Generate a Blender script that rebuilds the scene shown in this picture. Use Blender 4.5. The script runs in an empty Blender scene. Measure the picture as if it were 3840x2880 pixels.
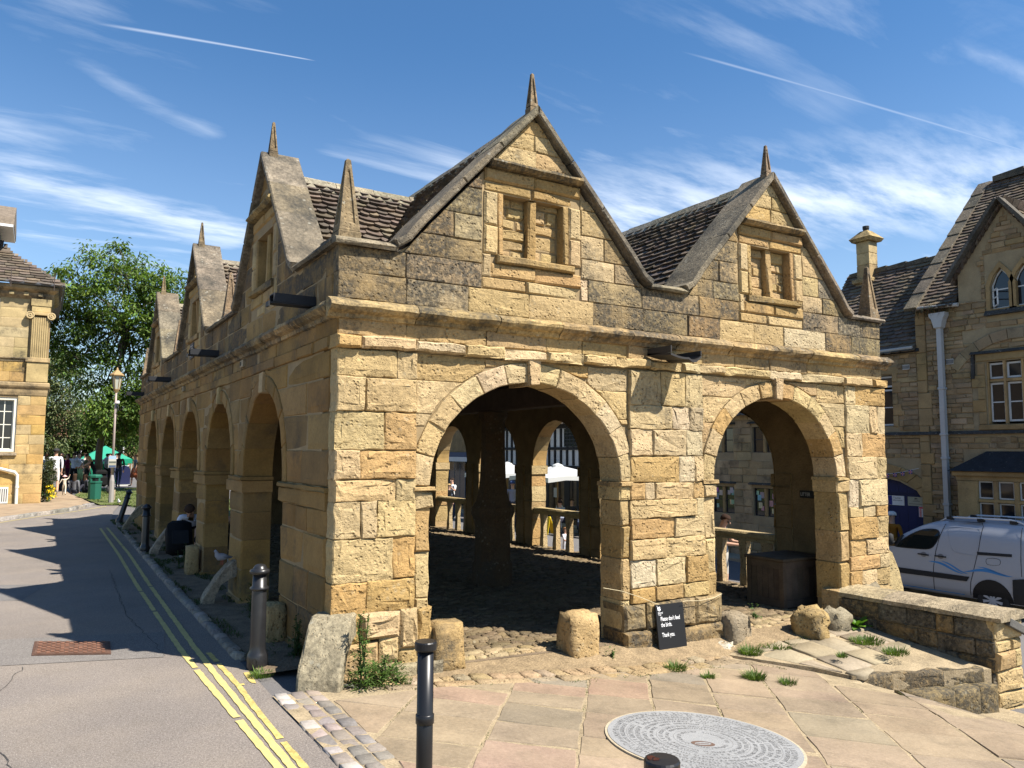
import bpy, bmesh, math, random
from mathutils import Vector, Matrix, noise
from mathutils.geometry import tessellate_polygon

scn = bpy.context.scene
COL = scn.collection
PI = math.pi
# ------------------------------------------------------------------ camera
cam = bpy.data.cameras.new('camera'); camo = bpy.data.objects.new('camera', cam); COL.objects.link(camo)
_yaw, _pit, _rol = 0.548386, 0.0876104, 0.003857
_f = Vector((math.sin(_yaw)*math.cos(_pit), math.cos(_yaw)*math.cos(_pit), math.sin(_pit)))
_r = Vector((math.cos(_yaw), -math.sin(_yaw), 0)); _u = _r.cross(_f)
_r2 = _r*math.cos(_rol)+_u*math.sin(_rol); _u2 = -_r*math.sin(_rol)+_u*math.cos(_rol)
camo.matrix_world = Matrix(((_r2.x,_u2.x,-_f.x,-2.195),(_r2.y,_u2.y,-_f.y,-6.578),(_r2.z,_u2.z,-_f.z,1.9),(0,0,0,1)))
cam.sensor_width = 36; cam.lens = 36*2885/3840; cam.clip_end = 3000; cam.clip_start = .05
scn.camera = camo
CAM = Vector((-2.195,-6.578,1.9))
# ------------------------------------------------------------------ world, sun, exposure
SUN = Vector((2.54,-3.42,5.49)).normalized()
world = bpy.data.worlds.new('World'); scn.world = world; world.use_nodes = True
W = world.node_tree; W.nodes.clear()
def wn(t, **k):
    n = W.nodes.new(t)
    for a,b in k.items(): setattr(n,a,b)
    return n
sky = wn('ShaderNodeTexSky', sky_type='NISHITA', sun_disc=False)
sky.sun_elevation = math.asin(SUN.z); sky.sun_rotation = math.atan2(SUN.x, SUN.y)
sky.altitude = 200; sky.air_density = 1.0; sky.dust_density = .35; sky.ozone_density = 2.2
tc = wn('ShaderNodeTexCoord'); sp = wn('ShaderNodeSeparateXYZ'); W.links.new(tc.outputs['Generated'], sp.inputs[0])
def wm(op, a, b=None, c=None, clamp=False):
    n = wn('ShaderNodeMath', operation=op, use_clamp=clamp)
    for i,x in enumerate((a,b,c)):
        if x is None: continue
        if isinstance(x,(int,float)): n.inputs[i].default_value = x
        else: W.links.new(x, n.inputs[i])
    return n.outputs[0]
zc = wm('ADD', wm('MAXIMUM', sp.outputs[2], 0.0), .1)
px = wm('DIVIDE', sp.outputs[0], zc); py = wm('DIVIDE', sp.outputs[1], zc)
pv_ = wn('ShaderNodeCombineXYZ'); W.links.new(px, pv_.inputs[0]); W.links.new(py, pv_.inputs[1])
def wnoise(vec, scale, detail, rough, rot=0, sc=(1,1,1), loc=(0,0,0), dist=0):
    m = wn('ShaderNodeMapping'); m.inputs['Rotation'].default_value = (0,0,rot); m.inputs['Scale'].default_value = sc; m.inputs['Location'].default_value = loc
    W.links.new(vec, m.inputs[0])
    n = wn('ShaderNodeTexNoise'); n.inputs['Scale'].default_value = scale; n.inputs['Detail'].default_value = detail; n.inputs['Roughness'].default_value = rough; n.inputs['Distortion'].default_value = dist
    W.links.new(m.outputs[0], n.inputs['Vector']); return n.outputs[0]
def wramp(x, a, b):
    n = wn('ShaderNodeMapRange', interpolation_type='SMOOTHSTEP'); n.inputs[1].default_value = a; n.inputs[2].default_value = b
    W.links.new(x, n.inputs[0]); return n.outputs[0]
big = wnoise(pv_.outputs[0], .9, 3, .5, loc=(.3,1.7,0))
fib = wnoise(pv_.outputs[0], 2.4, 8, .62, rot=.55, sc=(.4,1.5,1), dist=.5)
fib2 = wnoise(pv_.outputs[0], 4.0, 6, .6, rot=-.5, sc=(.3,1.6,1), dist=.4)
hz = wramp(sp.outputs[2], .52, .18)
cir = wm('MULTIPLY', wramp(wm('ADD', fib, wm('MULTIPLY', fib2, .35)), .58, 1.02), wramp(wm('ADD', big, wm('MULTIPLY', hz, .2)), .46, .76))
cir = wm('MULTIPLY', cir, .72)
wisp = wnoise(pv_.outputs[0], 5, 6, .62, rot=-.5, sc=(.5,1.5,1))
def contrail(a, b, w0, w1, amp, soft=.12, rough=0.0):
    """a condensation trail in the plane of the high cloud, from a to b, w0 and w1 half widths"""
    ax,ay = a; bx,by = b; L = math.hypot(bx-ax,by-ay); dx,dy = (bx-ax)/L,(by-ay)/L
    s = wm('ADD', wm('MULTIPLY', wm('SUBTRACT', px, ax), dx), wm('MULTIPLY', wm('SUBTRACT', py, ay), dy))
    t = wm('ADD', wm('MULTIPLY', wm('SUBTRACT', px, ax), -dy), wm('MULTIPLY', wm('SUBTRACT', py, ay), dx))
    if rough: t = wm('ADD', t, wm('MULTIPLY', wm('SUBTRACT', fib, .5), rough))
    wd = wm('MULTIPLY_ADD', wm('DIVIDE', s, L, clamp=True), w1-w0, w0)
    e = wm('SUBTRACT', 1.0, wm('DIVIDE', wm('ABSOLUTE', t), wd), clamp=True)
    e = wm('MULTIPLY', e, wm('MULTIPLY', wramp(s, -soft*.4, soft), wramp(s, L+soft*.05, L-soft*.3)))
    if rough: e = wm('MULTIPLY', e, wramp(wisp, .25, .7))
    return wm('MULTIPLY', e, amp)
acc = wm('MAXIMUM', cir, wm('MULTIPLY_ADD', wramp(sp.outputs[2], .5, .1), .13, .02))
for args in (((.05,1.626),(.459,1.545),.009,.003,.42), ((1.1,1.115),(2.25,.90),.006,.008,.24), ((-.05,1.70),(.36,2.02),.05,.08,.22,.25,.2),
             ((1.46,.80),(1.95,.75),.04,.05,.24,.2,.15), ((.42,1.66),(1.0,2.02),.04,.07,.14,.25,.2), ((-.3,2.36),(.62,2.72),.28,.2,.7,.3,.4),
             ((-.2,2.81),(.4,2.76),.07,.05,.5,.15,.1), ((1.15,2.3),(2.4,.95),.50,.55,.75,.5,.3), ((1.55,1.40),(2.05,1.10),.13,.16,.3,.2,.3)):
    acc = wm('MAXIMUM', acc, contrail(*args))
acc = wm('MULTIPLY', acc, wramp(sp.outputs[2], .0, .05))
mixc = wn('ShaderNodeMix', data_type='RGBA'); W.links.new(acc, mixc.inputs[0]); mixc.inputs[7].default_value = (8.0,8.5,9.2,1)
hsv = wn('ShaderNodeHueSaturation'); hsv.inputs['Saturation'].default_value = 1.30; hsv.inputs['Value'].default_value = 1.0
W.links.new(sky.outputs[0], hsv.inputs['Color'])
W.links.new(hsv.outputs[0], mixc.inputs[6])
bg = wn('ShaderNodeBackground'); bg.inputs[1].default_value = .080
W.links.new(mixc.outputs[2], bg.inputs[0])
wo = wn('ShaderNodeOutputWorld'); W.links.new(bg.outputs[0], wo.inputs[0])
sl = bpy.data.lights.new('sun','SUN'); sl.energy = 5.0; sl.angle = math.radians(.53); sl.color = (1,.945,.86)
so = bpy.data.objects.new('sun', sl); COL.objects.link(so); so.rotation_euler = (-SUN).to_track_quat('-Z','Y').to_euler(); so.location = (20,-30,50)
vs = scn.view_settings; vs.view_transform = 'Standard'; vs.look = 'None'; vs.gamma = 1; vs.use_curve_mapping = False; vs.exposure = 1.04
scn.cycles.max_bounces = 6; scn.cycles.diffuse_bounces = 1; scn.cycles.glossy_bounces = 3; scn.cycles.transparent_max_bounces = 8; scn.cycles.caustics_reflective = False; scn.cycles.caustics_refractive = False

# ------------------------------------------------------------------ helpers
rnd = random.Random(7)
U_ = rnd.uniform
def clampf(x,a,b): return max(a,min(b,x))
class MB:
    def __init__(s): s.v=[]; s.f=[]; s.c=[]; s.m=[]
    def add(s, verts, faces, col=(1,1,1,0), mi=0):
        o=len(s.v); s.v.extend(verts)
        if len(col)==3: col=(*col,0)
        for f in faces: s.f.append([i+o for i in f]); s.c.append(col); s.m.append(mi)
    def mesh(s, name, mats, smooth=False):
        me=bpy.data.meshes.new(name); me.from_pydata([tuple(p) for p in s.v],[],s.f)
        if not isinstance(mats,(list,tuple)): mats=[mats]
        for m in mats: me.materials.append(m)
        if len(mats)>1: me.polygons.foreach_set('material_index', s.m)
        at=me.attributes.new('tint','FLOAT_COLOR','FACE'); 
        at.data.foreach_set('color',[x for c in s.c for x in c])
        if smooth: me.polygons.foreach_set('use_smooth',[True]*len(s.f))
        me.update(); return me
    def obj(s, name, mats, parent=None, smooth=False, kind=None):
        o=bpy.data.objects.new(name, s.mesh(name,mats,smooth)); COL.objects.link(o)
        if parent is not None: par(o,parent)
        if kind: o['kind']=kind
        return o
def par(o,p):
    o.parent=p
    if p.get('ws'): o.matrix_parent_inverse=Matrix.Translation(-Vector(p.location))
    return o
def tag(o,label=None,cat=None,group=None,kind=None):
    for k,v in (('label',label),('category',cat),('group',group),('kind',kind)):
        if v: o[k]=v
    return o
def empty(name, loc=(0,0,0), label=None, cat=None, group=None, rz=0, ws=False):
    o=bpy.data.objects.new(name,None); COL.objects.link(o); o.location=loc; o.rotation_euler=(0,0,rz); o.empty_display_size=.2
    if ws: o['ws']=1
    return tag(o,label,cat,group)
def kids(o): return [c for c in bpy.data.objects if c.parent==o]
def copy_tree(o, parent=None):
    ch=kids(o); c=o.copy(); COL.objects.link(c)
    if parent is not None: c.parent=parent
    for k in ch: copy_tree(k,c)
    return c
# frames: (u,v,n) -> world; flip when u x v points against n
def F_front(u,v,n): return (u,-n,v)
def F_left(u,v,n): return (-n,u,v)
LEN=15.72
def F_east(u,v,n): return (8+n,u,v)
def F_north(u,v,n): return (u,LEN+n,v)
def plane_frame(O,A,B):
    O=Vector(O);A=Vector(A).normalized();B=Vector(B).normalized();N=A.cross(B)
    return lambda u,v,n:tuple(O+A*u+B*v+N*n)
def area(P): return .5*sum(P[i][0]*P[(i+1)%len(P)][1]-P[(i+1)%len(P)][0]*P[i][1] for i in range(len(P)))
def ccw(P): return list(P) if area(P)>0 else list(P)[::-1]
def inset(P,d):
    n=len(P); out=[]
    for i in range(n):
        a,b,c=P[i-1],P[i],P[(i+1)%n]
        e1=(b[0]-a[0],b[1]-a[1]); e2=(c[0]-b[0],c[1]-b[1]); l1=math.hypot(*e1) or 1e-9; l2=math.hypot(*e2) or 1e-9
        n1=(-e1[1]/l1,e1[0]/l1); n2=(-e2[1]/l2,e2[0]/l2); m=(n1[0]+n2[0],n1[1]+n2[1]); k=n1[0]*m[0]+n1[1]*m[1]
        s=d/max(k,.5); out.append((b[0]+m[0]*s,b[1]+m[1]*s))
    return out
def resample(P,step):
    out=[]
    for i in range(len(P)):
        a,b=P[i],P[(i+1)%len(P)]; L=math.hypot(b[0]-a[0],b[1]-a[1]); k=max(1,int(round(L/step)))
        for j in range(k): out.append((a[0]+(b[0]-a[0])*j/k,a[1]+(b[1]-a[1])*j/k))
    return out
def dedupe(P,e=.012):
    out=[]
    for p in P:
        if not out or math.hypot(p[0]-out[-1][0],p[1]-out[-1][1])>e: out.append(p)
    while len(out)>2 and math.hypot(out[0][0]-out[-1][0],out[0][1]-out[-1][1])<e: out.pop()
    return out
def vary(c,a=.1,h=.04):
    k=1+U_(-a,a); return (clampf(c[0]*k*(1+U_(-h,h)),0,1),clampf(c[1]*k,0,1),clampf(c[2]*k*(1+U_(-h*2,h*2)),0,1))
def stone(mb,F,flip,P,back,proud,ch=.014,rough=.004,col=(.5,.4,.25,0),gap=.004,step=.15,dish=True,ej=None):
    P=ccw(dedupe(P))
    if len(P)<3: return
    xs=[p[0] for p in P]; ys=[p[1] for p in P]; md=min(max(xs)-min(xs),max(ys)-min(ys))
    if md<.02: return
    ch=min(ch,md*.18)
    if step: P=resample(P,step)
    P=inset(P,gap)
    e_=rough if ej is None else ej
    if e_: P=[(x+U_(-e_,e_),y+U_(-e_,e_)) for x,y in P]
    r2=inset(P,ch); pj=proud+U_(-rough,rough)
    tx,ty=U_(-rough,rough)*2/max(md,.1),U_(-rough,rough)*2/max(md,.1); cx,cy=sum(xs)/len(xs),sum(ys)/len(ys)
    rings=[[(x,y,-back) for x,y in P],[(x,y,proud-ch*1.1) for x,y in P],[(x,y,pj+(x-cx)*tx+(y-cy)*ty+U_(-rough,rough)*.6) for x,y in r2]]
    if dish and md>.17 and rough:
        r3=inset(P,ch+min(.05,md*.2)); rings.append([(x,y,pj+(x-cx)*tx+(y-cy)*ty+U_(-rough,rough)*1.2+.004) for x,y in r3])
    n=len(P); V=[F(*p) for r in rings for p in r]; fs=[]
    for k in range(len(rings)-1):
        for i in range(n):
            j=(i+1)%n; q=[k*n+i,k*n+j,(k+1)*n+j,(k+1)*n+i]; fs.append(q[::-1] if flip else q)
    cap=[(len(rings)-1)*n+i for i in range(n)]; fs.append(cap[::-1] if flip else cap)
    mb.add(V,fs,col)
def prism(mb,F,flip,loops,n0,n1,col=(1,1,1,0),mi=0):
    loops=[ccw(loops[0])]+[ccw(l)[::-1] for l in loops[1:]]
    flat=[p for l in loops for p in l]; N=len(flat)
    tris=tessellate_polygon([[Vector((p[0],p[1],0)) for p in l] for l in loops])
    V=[F(p[0],p[1],n1) for p in flat]+[F(p[0],p[1],n0) for p in flat]; fs=[]
    for t in tris:
        a=area([flat[i] for i in t])
        if abs(a)<1e-10: continue
        t=list(t) if a>0 else list(t)[::-1]
        fs.append(t if not flip else t[::-1]); b=[i+N for i in t][::-1]; fs.append(b if not flip else b[::-1])
    o=0
    for l in loops:
        k=len(l)
        for i in range(k):
            j=(i+1)%k; q=[o+i,N+o+i,N+o+j,o+j]; fs.append(q if not flip else q[::-1])
        o+=k
    mb.add(V,fs,col,mi)
def box(mb,lo,hi,col=(1,1,1,0),mi=0,ch=0.0,M=None):
    x0,y0,z0=lo;x1,y1,z1=hi
    if ch:
        F=lambda u,v,n:(u,v,n)
        P=[(x0,y0),(x1,y0),(x1,y1),(x0,y1)]; r=inset(P,ch); V=[]; fs=[]
        for Q,z in ((r,z0),(P,z0+ch),(P,z1-ch),(r,z1)): V+= [(a,b,z) for a,b in Q]
        for k in range(3):
            for i in range(4): j=(i+1)%4; fs.append([k*4+i,k*4+j,k*4+4+j,k*4+4+i])
        fs.append([3,2,1,0]); fs.append([12,13,14,15])
    else:
        V=[(x0,y0,z0),(x1,y0,z0),(x1,y1,z0),(x0,y1,z0),(x0,y0,z1),(x1,y0,z1),(x1,y1,z1),(x0,y1,z1)]
        fs=[[3,2,1,0],[4,5,6,7],[0,1,5,4],[1,2,6,5],[2,3,7,6],[3,0,4,7]]
    if M is not None: V=[tuple(M@Vector(p)) for p in V]
    mb.add(V,fs,col,mi)
def lathe(mb,prof,cx=0,cy=0,seg=16,col=(1,1,1,0),mi=0,M=None,cap=True):
    V=[];fs=[]
    for r,z in prof: V+=[(cx+r*math.cos(2*PI*i/seg),cy+r*math.sin(2*PI*i/seg),z) for i in range(seg)]
    for k in range(len(prof)-1):
        for i in range(seg): j=(i+1)%seg; fs.append([k*seg+i,k*seg+j,k*seg+seg+j,k*seg+seg+i])
    if cap: fs.append(list(range(seg))[::-1]); fs.append([(len(prof)-1)*seg+i for i in range(seg)])
    if M is not None: V=[tuple(M@Vector(p)) for p in V]
    mb.add(V,fs,col,mi)
def tube(mb,pts,rad,seg=7,col=(1,1,1,0),mi=0):
    pts=[Vector(p) for p in pts]; n=len(pts)
    if not isinstance(rad,(list,tuple)): rad=[rad]*n
    V=[];fs=[];prev=None
    for i,p in enumerate(pts):
        t=(pts[min(i+1,n-1)]-pts[max(i-1,0)]).normalized()
        a=prev-t*prev.dot(t) if prev is not None else t.orthogonal()
        if a.length<1e-6: a=t.orthogonal()
        a.normalize(); b=t.cross(a); prev=a
        V+=[tuple(p+(a*math.cos(2*PI*k/seg)+b*math.sin(2*PI*k/seg))*rad[i]) for k in range(seg)]
    for i in range(n-1):
        for k in range(seg): j=(k+1)%seg; fs.append([i*seg+k,i*seg+j,i*seg+seg+j,i*seg+seg+k])
    fs.append(list(range(seg))[::-1]); fs.append([(n-1)*seg+k for k in range(seg)])
    mb.add(V,fs,col,mi)
def sweep(mb,prof,path,col=(1,1,1,0),jit=0,mi=0,caps=True):
    """prof: (out,up) points; path: list of (origin, outdir) in world; up is z"""
    V=[];fs=[];n=len(prof)
    for O,D in path:
        for a,b in prof: V.append((O[0]+D[0]*(a+U_(-jit,jit)),O[1]+D[1]*(a+U_(-jit,jit)),O[2]+b+U_(-jit,jit)))
    for k in range(len(path)-1):
        for i in range(n): j=(i+1)%n; fs.append([k*n+i,k*n+n+i,k*n+n+j,k*n+j])
    if caps: fs.append(list(range(n))); fs.append([(len(path)-1)*n+i for i in range(n)][::-1])
    mb.add(V,fs,col,mi)
def fixn(o):
    bm=bmesh.new(); bm.from_mesh(o.data); bmesh.ops.recalc_face_normals(bm,faces=bm.faces); bm.to_mesh(o.data); bm.free(); return o
def lerp(a,b,t): return a+(b-a)*t
def interp(x,K):
    if x<=K[0][0]: return K[0][1]
    for (a,p),(b,q) in zip(K,K[1:]):
        if x<=b: return p+(q-p)*(x-a)/(b-a)
    return K[-1][1]
def polyclip(P,hp):
    """keep the side a*x+b*y<=c of every half plane"""
    for a,b,c in hp:
        out=[]
        for i in range(len(P)):
            p,q=P[i],P[(i+1)%len(P)]; dp=a*p[0]+b*p[1]-c; dq=a*q[0]+b*q[1]-c
            if dp<=0: out.append(p)
            if dp*dq<0: t=dp/(dp-dq); out.append((p[0]+(q[0]-p[0])*t,p[1]+(q[1]-p[1])*t))
        P=out
        if len(P)<3: return []
    return P
# ------------------------------------------------------------------ materials
def mat(name, base=(1,1,1), rough=.85, spec=.25, metal=0, var=.18, vs_=3.0, grain=.12, gs=45, bump=.3, bs=30, bd=.01, pits=0, pitscale=26, bedding=0, soot=False, soot_shade_col=(.047,.043,.034),
        tint=True, lichen=0, lichcol=(.42,.40,.30), emit=None, coords='pos', trans=0, speck=0, stain=0):
    m=bpy.data.materials.new(name); m.use_nodes=True; T=m.node_tree; N=T.nodes; L=T.links; N.clear()
    def nd(t,**k):
        n=N.new(t)
        for a,b in k.items(): setattr(n,a,b)
        return n
    def mt(op,a,b=None,clamp=False):
        n=nd('ShaderNodeMath',operation=op,use_clamp=clamp)
        for i,x in enumerate((a,b)):
            if x is None: continue
            if isinstance(x,(int,float)): n.inputs[i].default_value=x
            else: L.new(x,n.inputs[i])
        return n.outputs[0]
    def rng(x,a,b,c=0,d=1):
        n=nd('ShaderNodeMapRange'); n.clamp=True
        for i,q in enumerate((a,b,c,d)): n.inputs[i+1].default_value=q
        L.new(x,n.inputs[0]); return n.outputs[0]
    def ns(sc,det=4,ro=.55,vec=None,scale3=None):
        n=nd('ShaderNodeTexNoise'); n.inputs['Scale'].default_value=sc; n.inputs['Detail'].default_value=det; n.inputs['Roughness'].default_value=ro
        v=vec or P
        if scale3:
            mp=nd('ShaderNodeMapping'); mp.inputs['Scale'].default_value=scale3; L.new(v,mp.inputs[0]); v=mp.outputs[0]
        L.new(v,n.inputs['Vector']); return n.outputs[0]
    def mix(f,a,b,mode='MIX'):
        n=nd('ShaderNodeMix',data_type='RGBA',blend_type=mode)
        for i,x in ((0,f),(6,a),(7,b)):
            if isinstance(x,(int,float)): n.inputs[i].default_value=x
            elif isinstance(x,tuple): n.inputs[i].default_value=(*x[:3],1)
            else: L.new(x,n.inputs[i])
        return n.outputs[2]
    bs_=nd('ShaderNodeBsdfPrincipled'); out=nd('ShaderNodeOutputMaterial'); L.new(bs_.outputs[0],out.inputs[0])
    bs_.inputs['Roughness'].default_value=rough; bs_.inputs['Specular IOR Level'].default_value=spec; bs_.inputs['Metallic'].default_value=metal
    if coords=='pos': P=nd('ShaderNodeNewGeometry').outputs['Position']
    else: P=nd('ShaderNodeTexCoord').outputs['Object']
    at=nd('ShaderNodeAttribute',attribute_name='tint')
    c=mix(1.0,at.outputs['Color'],tuple(base),'MULTIPLY') if tint else None
    if c is None:
        rgb=nd('ShaderNodeRGB'); rgb.outputs[0].default_value=(*base,1); c=rgb.outputs[0]
    if var:
        k=rng(ns(vs_,5),.25,.75,1-var,1+var); g=nd('ShaderNodeCombineXYZ')
        for i in range(3): L.new(k,g.inputs[i])
        c=mix(1.0,c,g.outputs[0],'MULTIPLY')
    if grain:
        k=rng(ns(gs,3,.7),.3,.7,1-grain,1+grain); g=nd('ShaderNodeCombineXYZ')
        for i in range(3): L.new(k,g.inputs[i])
        c=mix(1.0,c,g.outputs[0],'MULTIPLY')
    if stain:
        k=rng(ns(3.2,8,.7),.52,.7); c=mix(mt('MULTIPLY',k,stain),c,(.09,.075,.05)); k=rng(ns(1.1,3,.5),.42,.62); c=mix(mt('MULTIPLY',k,stain*.5),c,(.45,.35,.22))
    h=None
    if bump: h=mt('MULTIPLY',ns(bs,6,.65),1.0)
    if bedding:
        b=ns(9,5,.6,scale3=(.5,.5,5)); h=mt('ADD',h,mt('MULTIPLY',b,bedding)) if h is not None else mt('MULTIPLY',b,bedding)
    if pits:
        vo=nd('ShaderNodeTexVoronoi'); vo.inputs['Scale'].default_value=pitscale; L.new(P,vo.inputs['Vector'])
        pm=mt('MULTIPLY',rng(vo.outputs['Distance'],.34,.12),rng(ns(5,3),.45,.6))
        vo2=nd('ShaderNodeTexVoronoi'); vo2.inputs['Scale'].default_value=pitscale*2.6; L.new(P,vo2.inputs['Vector'])
        pm2=mt('MULTIPLY',rng(vo2.outputs['Distance'],.3,.1),rng(ns(7,3),.4,.6))
        pm=mt('MAXIMUM',pm,mt('MULTIPLY',pm2,.6))
        c=mix(mt('MULTIPLY',pm,.6*min(pits,1)),c,(.16,.10,.04))
        h=mt('SUBTRACT',h,mt('MULTIPLY',pm,pits)) if h is not None else mt('MULTIPLY',pm,-pits)
    if speck:
        k=rng(ns(160,2,.6),.6,.72); c=mix(mt('MULTIPLY',k,speck),c,(.62,.58,.52)); k=rng(ns(190,2,.6),.62,.74); c=mix(mt('MULTIPLY',k,speck),c,(.02,.02,.02))
    if soot:
        n=ns(1.5,10,.7); n=mt('MULTIPLY',mt('SUBTRACT',n,.5),3.0); s=rng(mt('ADD',n,at.outputs['Alpha']),.26,.78); s=mt('MULTIPLY',s,rng(ns(20,6,.75),.36,.54,.42,1))
        st=ns(4,6,.6,scale3=(3.2,3.2,.35)); s2=rng(mt('ADD',st,mt('MULTIPLY',at.outputs['Alpha'],.62)),.86,1.1); s=mt('MAXIMUM',s,mt('MULTIPLY',s2,.9),clamp=True)
        c=mix(mt('MULTIPLY',s,.93),c,soot_shade_col)
    if lichen:
        vo=nd('ShaderNodeTexVoronoi'); vo.inputs['Scale'].default_value=15; L.new(P,vo.inputs['Vector'])
        lm=mt('MULTIPLY',rng(vo.outputs['Distance'],.32,.2),rng(ns(4,4),.52,.62)); lm2=rng(ns(22,6,.7),.62,.7)
        c=mix(mt('MULTIPLY',mt('MAXIMUM',lm,mt('MULTIPLY',lm2,.7)),lichen),c,lichcol)
    L.new(c,bs_.inputs['Base Color'])
    if h is not None and bump:
        b=nd('ShaderNodeBump'); b.inputs['Strength'].default_value=bump; b.inputs['Distance'].default_value=bd; L.new(h,b.inputs['Height']); L.new(b.outputs[0],bs_.inputs['Normal'])
    if trans:
        tr=nd('ShaderNodeBsdfTranslucent'); L.new(mix(1.0,c,(1.0,1.15,.45),'MULTIPLY'),tr.inputs[0]); ms=nd('ShaderNodeMixShader'); ms.inputs[0].default_value=trans
        L.new(bs_.outputs[0],ms.inputs[1]); L.new(tr.outputs[0],ms.inputs[2]); L.new(ms.outputs[0],out.inputs[0])
    if emit: bs_.inputs['Emission Color'].default_value=(*emit[:3],1); bs_.inputs['Emission Strength'].default_value=emit[3]
    return m
M={}
M['stone']=mat('weathered_limestone',var=.22,vs_=3.0,grain=.2,gs=30,bump=.7,bs=16,bd=.03,pits=1.1,pitscale=22,bedding=.22,soot=True,lichen=.2)
M['ashlar']=mat('ashlar_limestone',var=.28,vs_=2.2,grain=.14,gs=34,bump=.3,bs=30,bd=.012,pits=.4,pitscale=30,bedding=.5,soot=True)
M['coping']=mat('lichened_coping_stone',var=.34,vs_=5,grain=.42,gs=26,bump=.6,bs=28,bd=.02,pits=.7,pitscale=34,soot=True,soot_shade_col=(.04,.038,.031),lichen=.5,lichcol=(.36,.34,.27))
M['mortar']=mat('lime_mortar',(.29,.21,.11),var=.2,bump=.4,bs=40,tint=False)
M['tile']=mat('stone_roof_tile',var=.3,vs_=7,grain=.3,gs=50,bump=.5,bs=50,bd=.01,lichen=.3,lichcol=(.26,.23,.175))
M['flag']=mat('sandstone_paving',var=.24,vs_=2.6,grain=.16,gs=34,bump=.45,bs=12,bd=.014,bedding=.25,speck=.22,stain=.4)
M['joint']=mat('sandy_joint',(.30,.235,.145),var=.3,vs_=6,grain=.3,gs=60,bump=.7,bs=50,bd=.012,tint=False)
M['asphalt']=mat('asphalt',(.185,.158,.136),var=.16,vs_=.5,grain=.38,gs=70,bump=.7,bs=110,bd=.008,tint=False,speck=.7,rough=.9,stain=.16)
M['asphalt2']=mat('asphalt_square',(.13,.122,.118),var=.12,vs_=.5,grain=.25,gs=100,bump=.5,bs=120,bd=.006,tint=False,speck=.3,rough=.9)
M['patch']=mat('tarmac_patch',rough=.9,var=.15,vs_=2,grain=.35,gs=80,bump=.6,bs=120,bd=.006,speck=.6)
M['paint']=mat('yellow_line_paint',(.50,.41,.16),var=.12,vs_=6,grain=.2,gs=90,bump=.5,bs=120,bd=.004,tint=False,rough=.7)
M['sand']=mat('sandy_earth',(.255,.185,.105),var=.3,vs_=7,grain=.3,gs=50,bump=.9,bs=26,bd=.03,tint=False)
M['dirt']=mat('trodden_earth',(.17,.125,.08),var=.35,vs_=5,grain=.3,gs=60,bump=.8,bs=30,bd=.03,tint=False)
M['iron']=mat('black_painted_iron',(.017,.017,.018),rough=.32,spec=.5,var=.25,vs_=9,grain=.1,bump=.08,bs=60,bd=.003,tint=True)
M['generic']=mat('painted_surface',rough=.6,spec=.3,var=.06,grain=.04,bump=.08,bs=50,bd=.003)
M['gloss']=mat('gloss_paint',rough=.34,spec=.35,var=.03,grain=0,bump=0)
M['cloth']=mat('woven_cloth',rough=.9,spec=.1,var=.14,vs_=6,grain=.08,gs=80,bump=.25,bs=40,bd=.006)
M['wood']=mat('weathered_timber',rough=.8,var=.3,vs_=6,grain=.2,gs=60,bump=.4,bs=24,bd=.008,bedding=.3)
M['leaf']=mat('foliage',rough=.55,spec=.3,var=.25,vs_=1.5,grain=0,bump=0,trans=.35)
M['bark']=mat('bark',(.10,.085,.065),var=.3,grain=.3,gs=30,bump=.7,bs=20,bd=.03,tint=False)
M['glass']=mat('window_glass',(.016,.018,.022),rough=.06,spec=.6,var=0,grain=0,bump=0)
M['carglass']=mat('van_glass',(.010,.013,.013),rough=.05,spec=.55,var=0,grain=0,bump=0)
M['carpaint']=mat('silver_white_paint',(.36,.375,.41),rough=.3,spec=.5,var=.02,grain=0,bump=0,tint=True)
M['rubber']=mat('rubber',(.022,.022,.023),rough=.75,spec=.3,var=.05,grain=.05,bump=.1,tint=True)
M['granite']=mat('engraved_granite',rough=.6,var=.12,vs_=4,grain=.3,gs=140,bump=.3,bs=120,bd=.004,speck=.5)
M['rust']=mat('rusty_iron',(.13,.075,.05),rough=.75,var=.35,vs_=14,grain=.25,gs=90,bump=.4,bs=90,bd=.004,tint=True)
M['slab']=mat('render_white',(1,1,1),rough=.8,var=.08,grain=.05,bump=.15,bs=40)
PALE=(.425,.31,.155); CREAM=(.44,.335,.19); GOLD=(.39,.25,.10); GREY=(.25,.205,.135); TAN=(.37,.258,.117); OCHRE=(.345,.225,.09)
# ================================================================== the market hall
hall=empty('market_hall',(0,0,0),'open arcaded yellow stone market hall with steep gables and obelisks','market hall')
T=.36; ZS=1.575; ZA=2.6; RISE=ZA-ZS
ARF=(2.07,5.77); AHW=1.14
ARL=[2.555+2.553*k for k in range(5)]; LHW=.915
GF=(2.09,5.74); GFH=1.42; GL=[2.75+4.9*k for k in range(3)]; GLH=1.3
ZP=3.76; ZG=5.40
def floor_z(x): return -.03-.03*clampf(x,0,8)
def arch_pts(c,hw,rise,n=20,base=-.6,grow=0):
    P=[(c+hw+grow,base)]
    for i in range(n+1):
        a=PI*i/n; P.append((c+(hw+grow)*math.cos(a),ZS+(rise+grow)*math.sin(a)))
    P.append((c-hw-grow,base)); return P
def outline(u0,u1,arches,hw,gables,gh,top=ZP):
    P=[(u1,-.6),(u1,top)]
    for g in sorted(gables,reverse=True): P+=[(g+gh+.1,top),(g+gh-.06,top+.1),(g,ZG),(g-gh+.06,top+.1),(g-gh-.1,top)]
    P+=[(u0,top),(u0,-.6)]
    for c in sorted(arches): P+=arch_pts(c,hw,RISE,grow=.02)[::-1]
    return P
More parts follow.
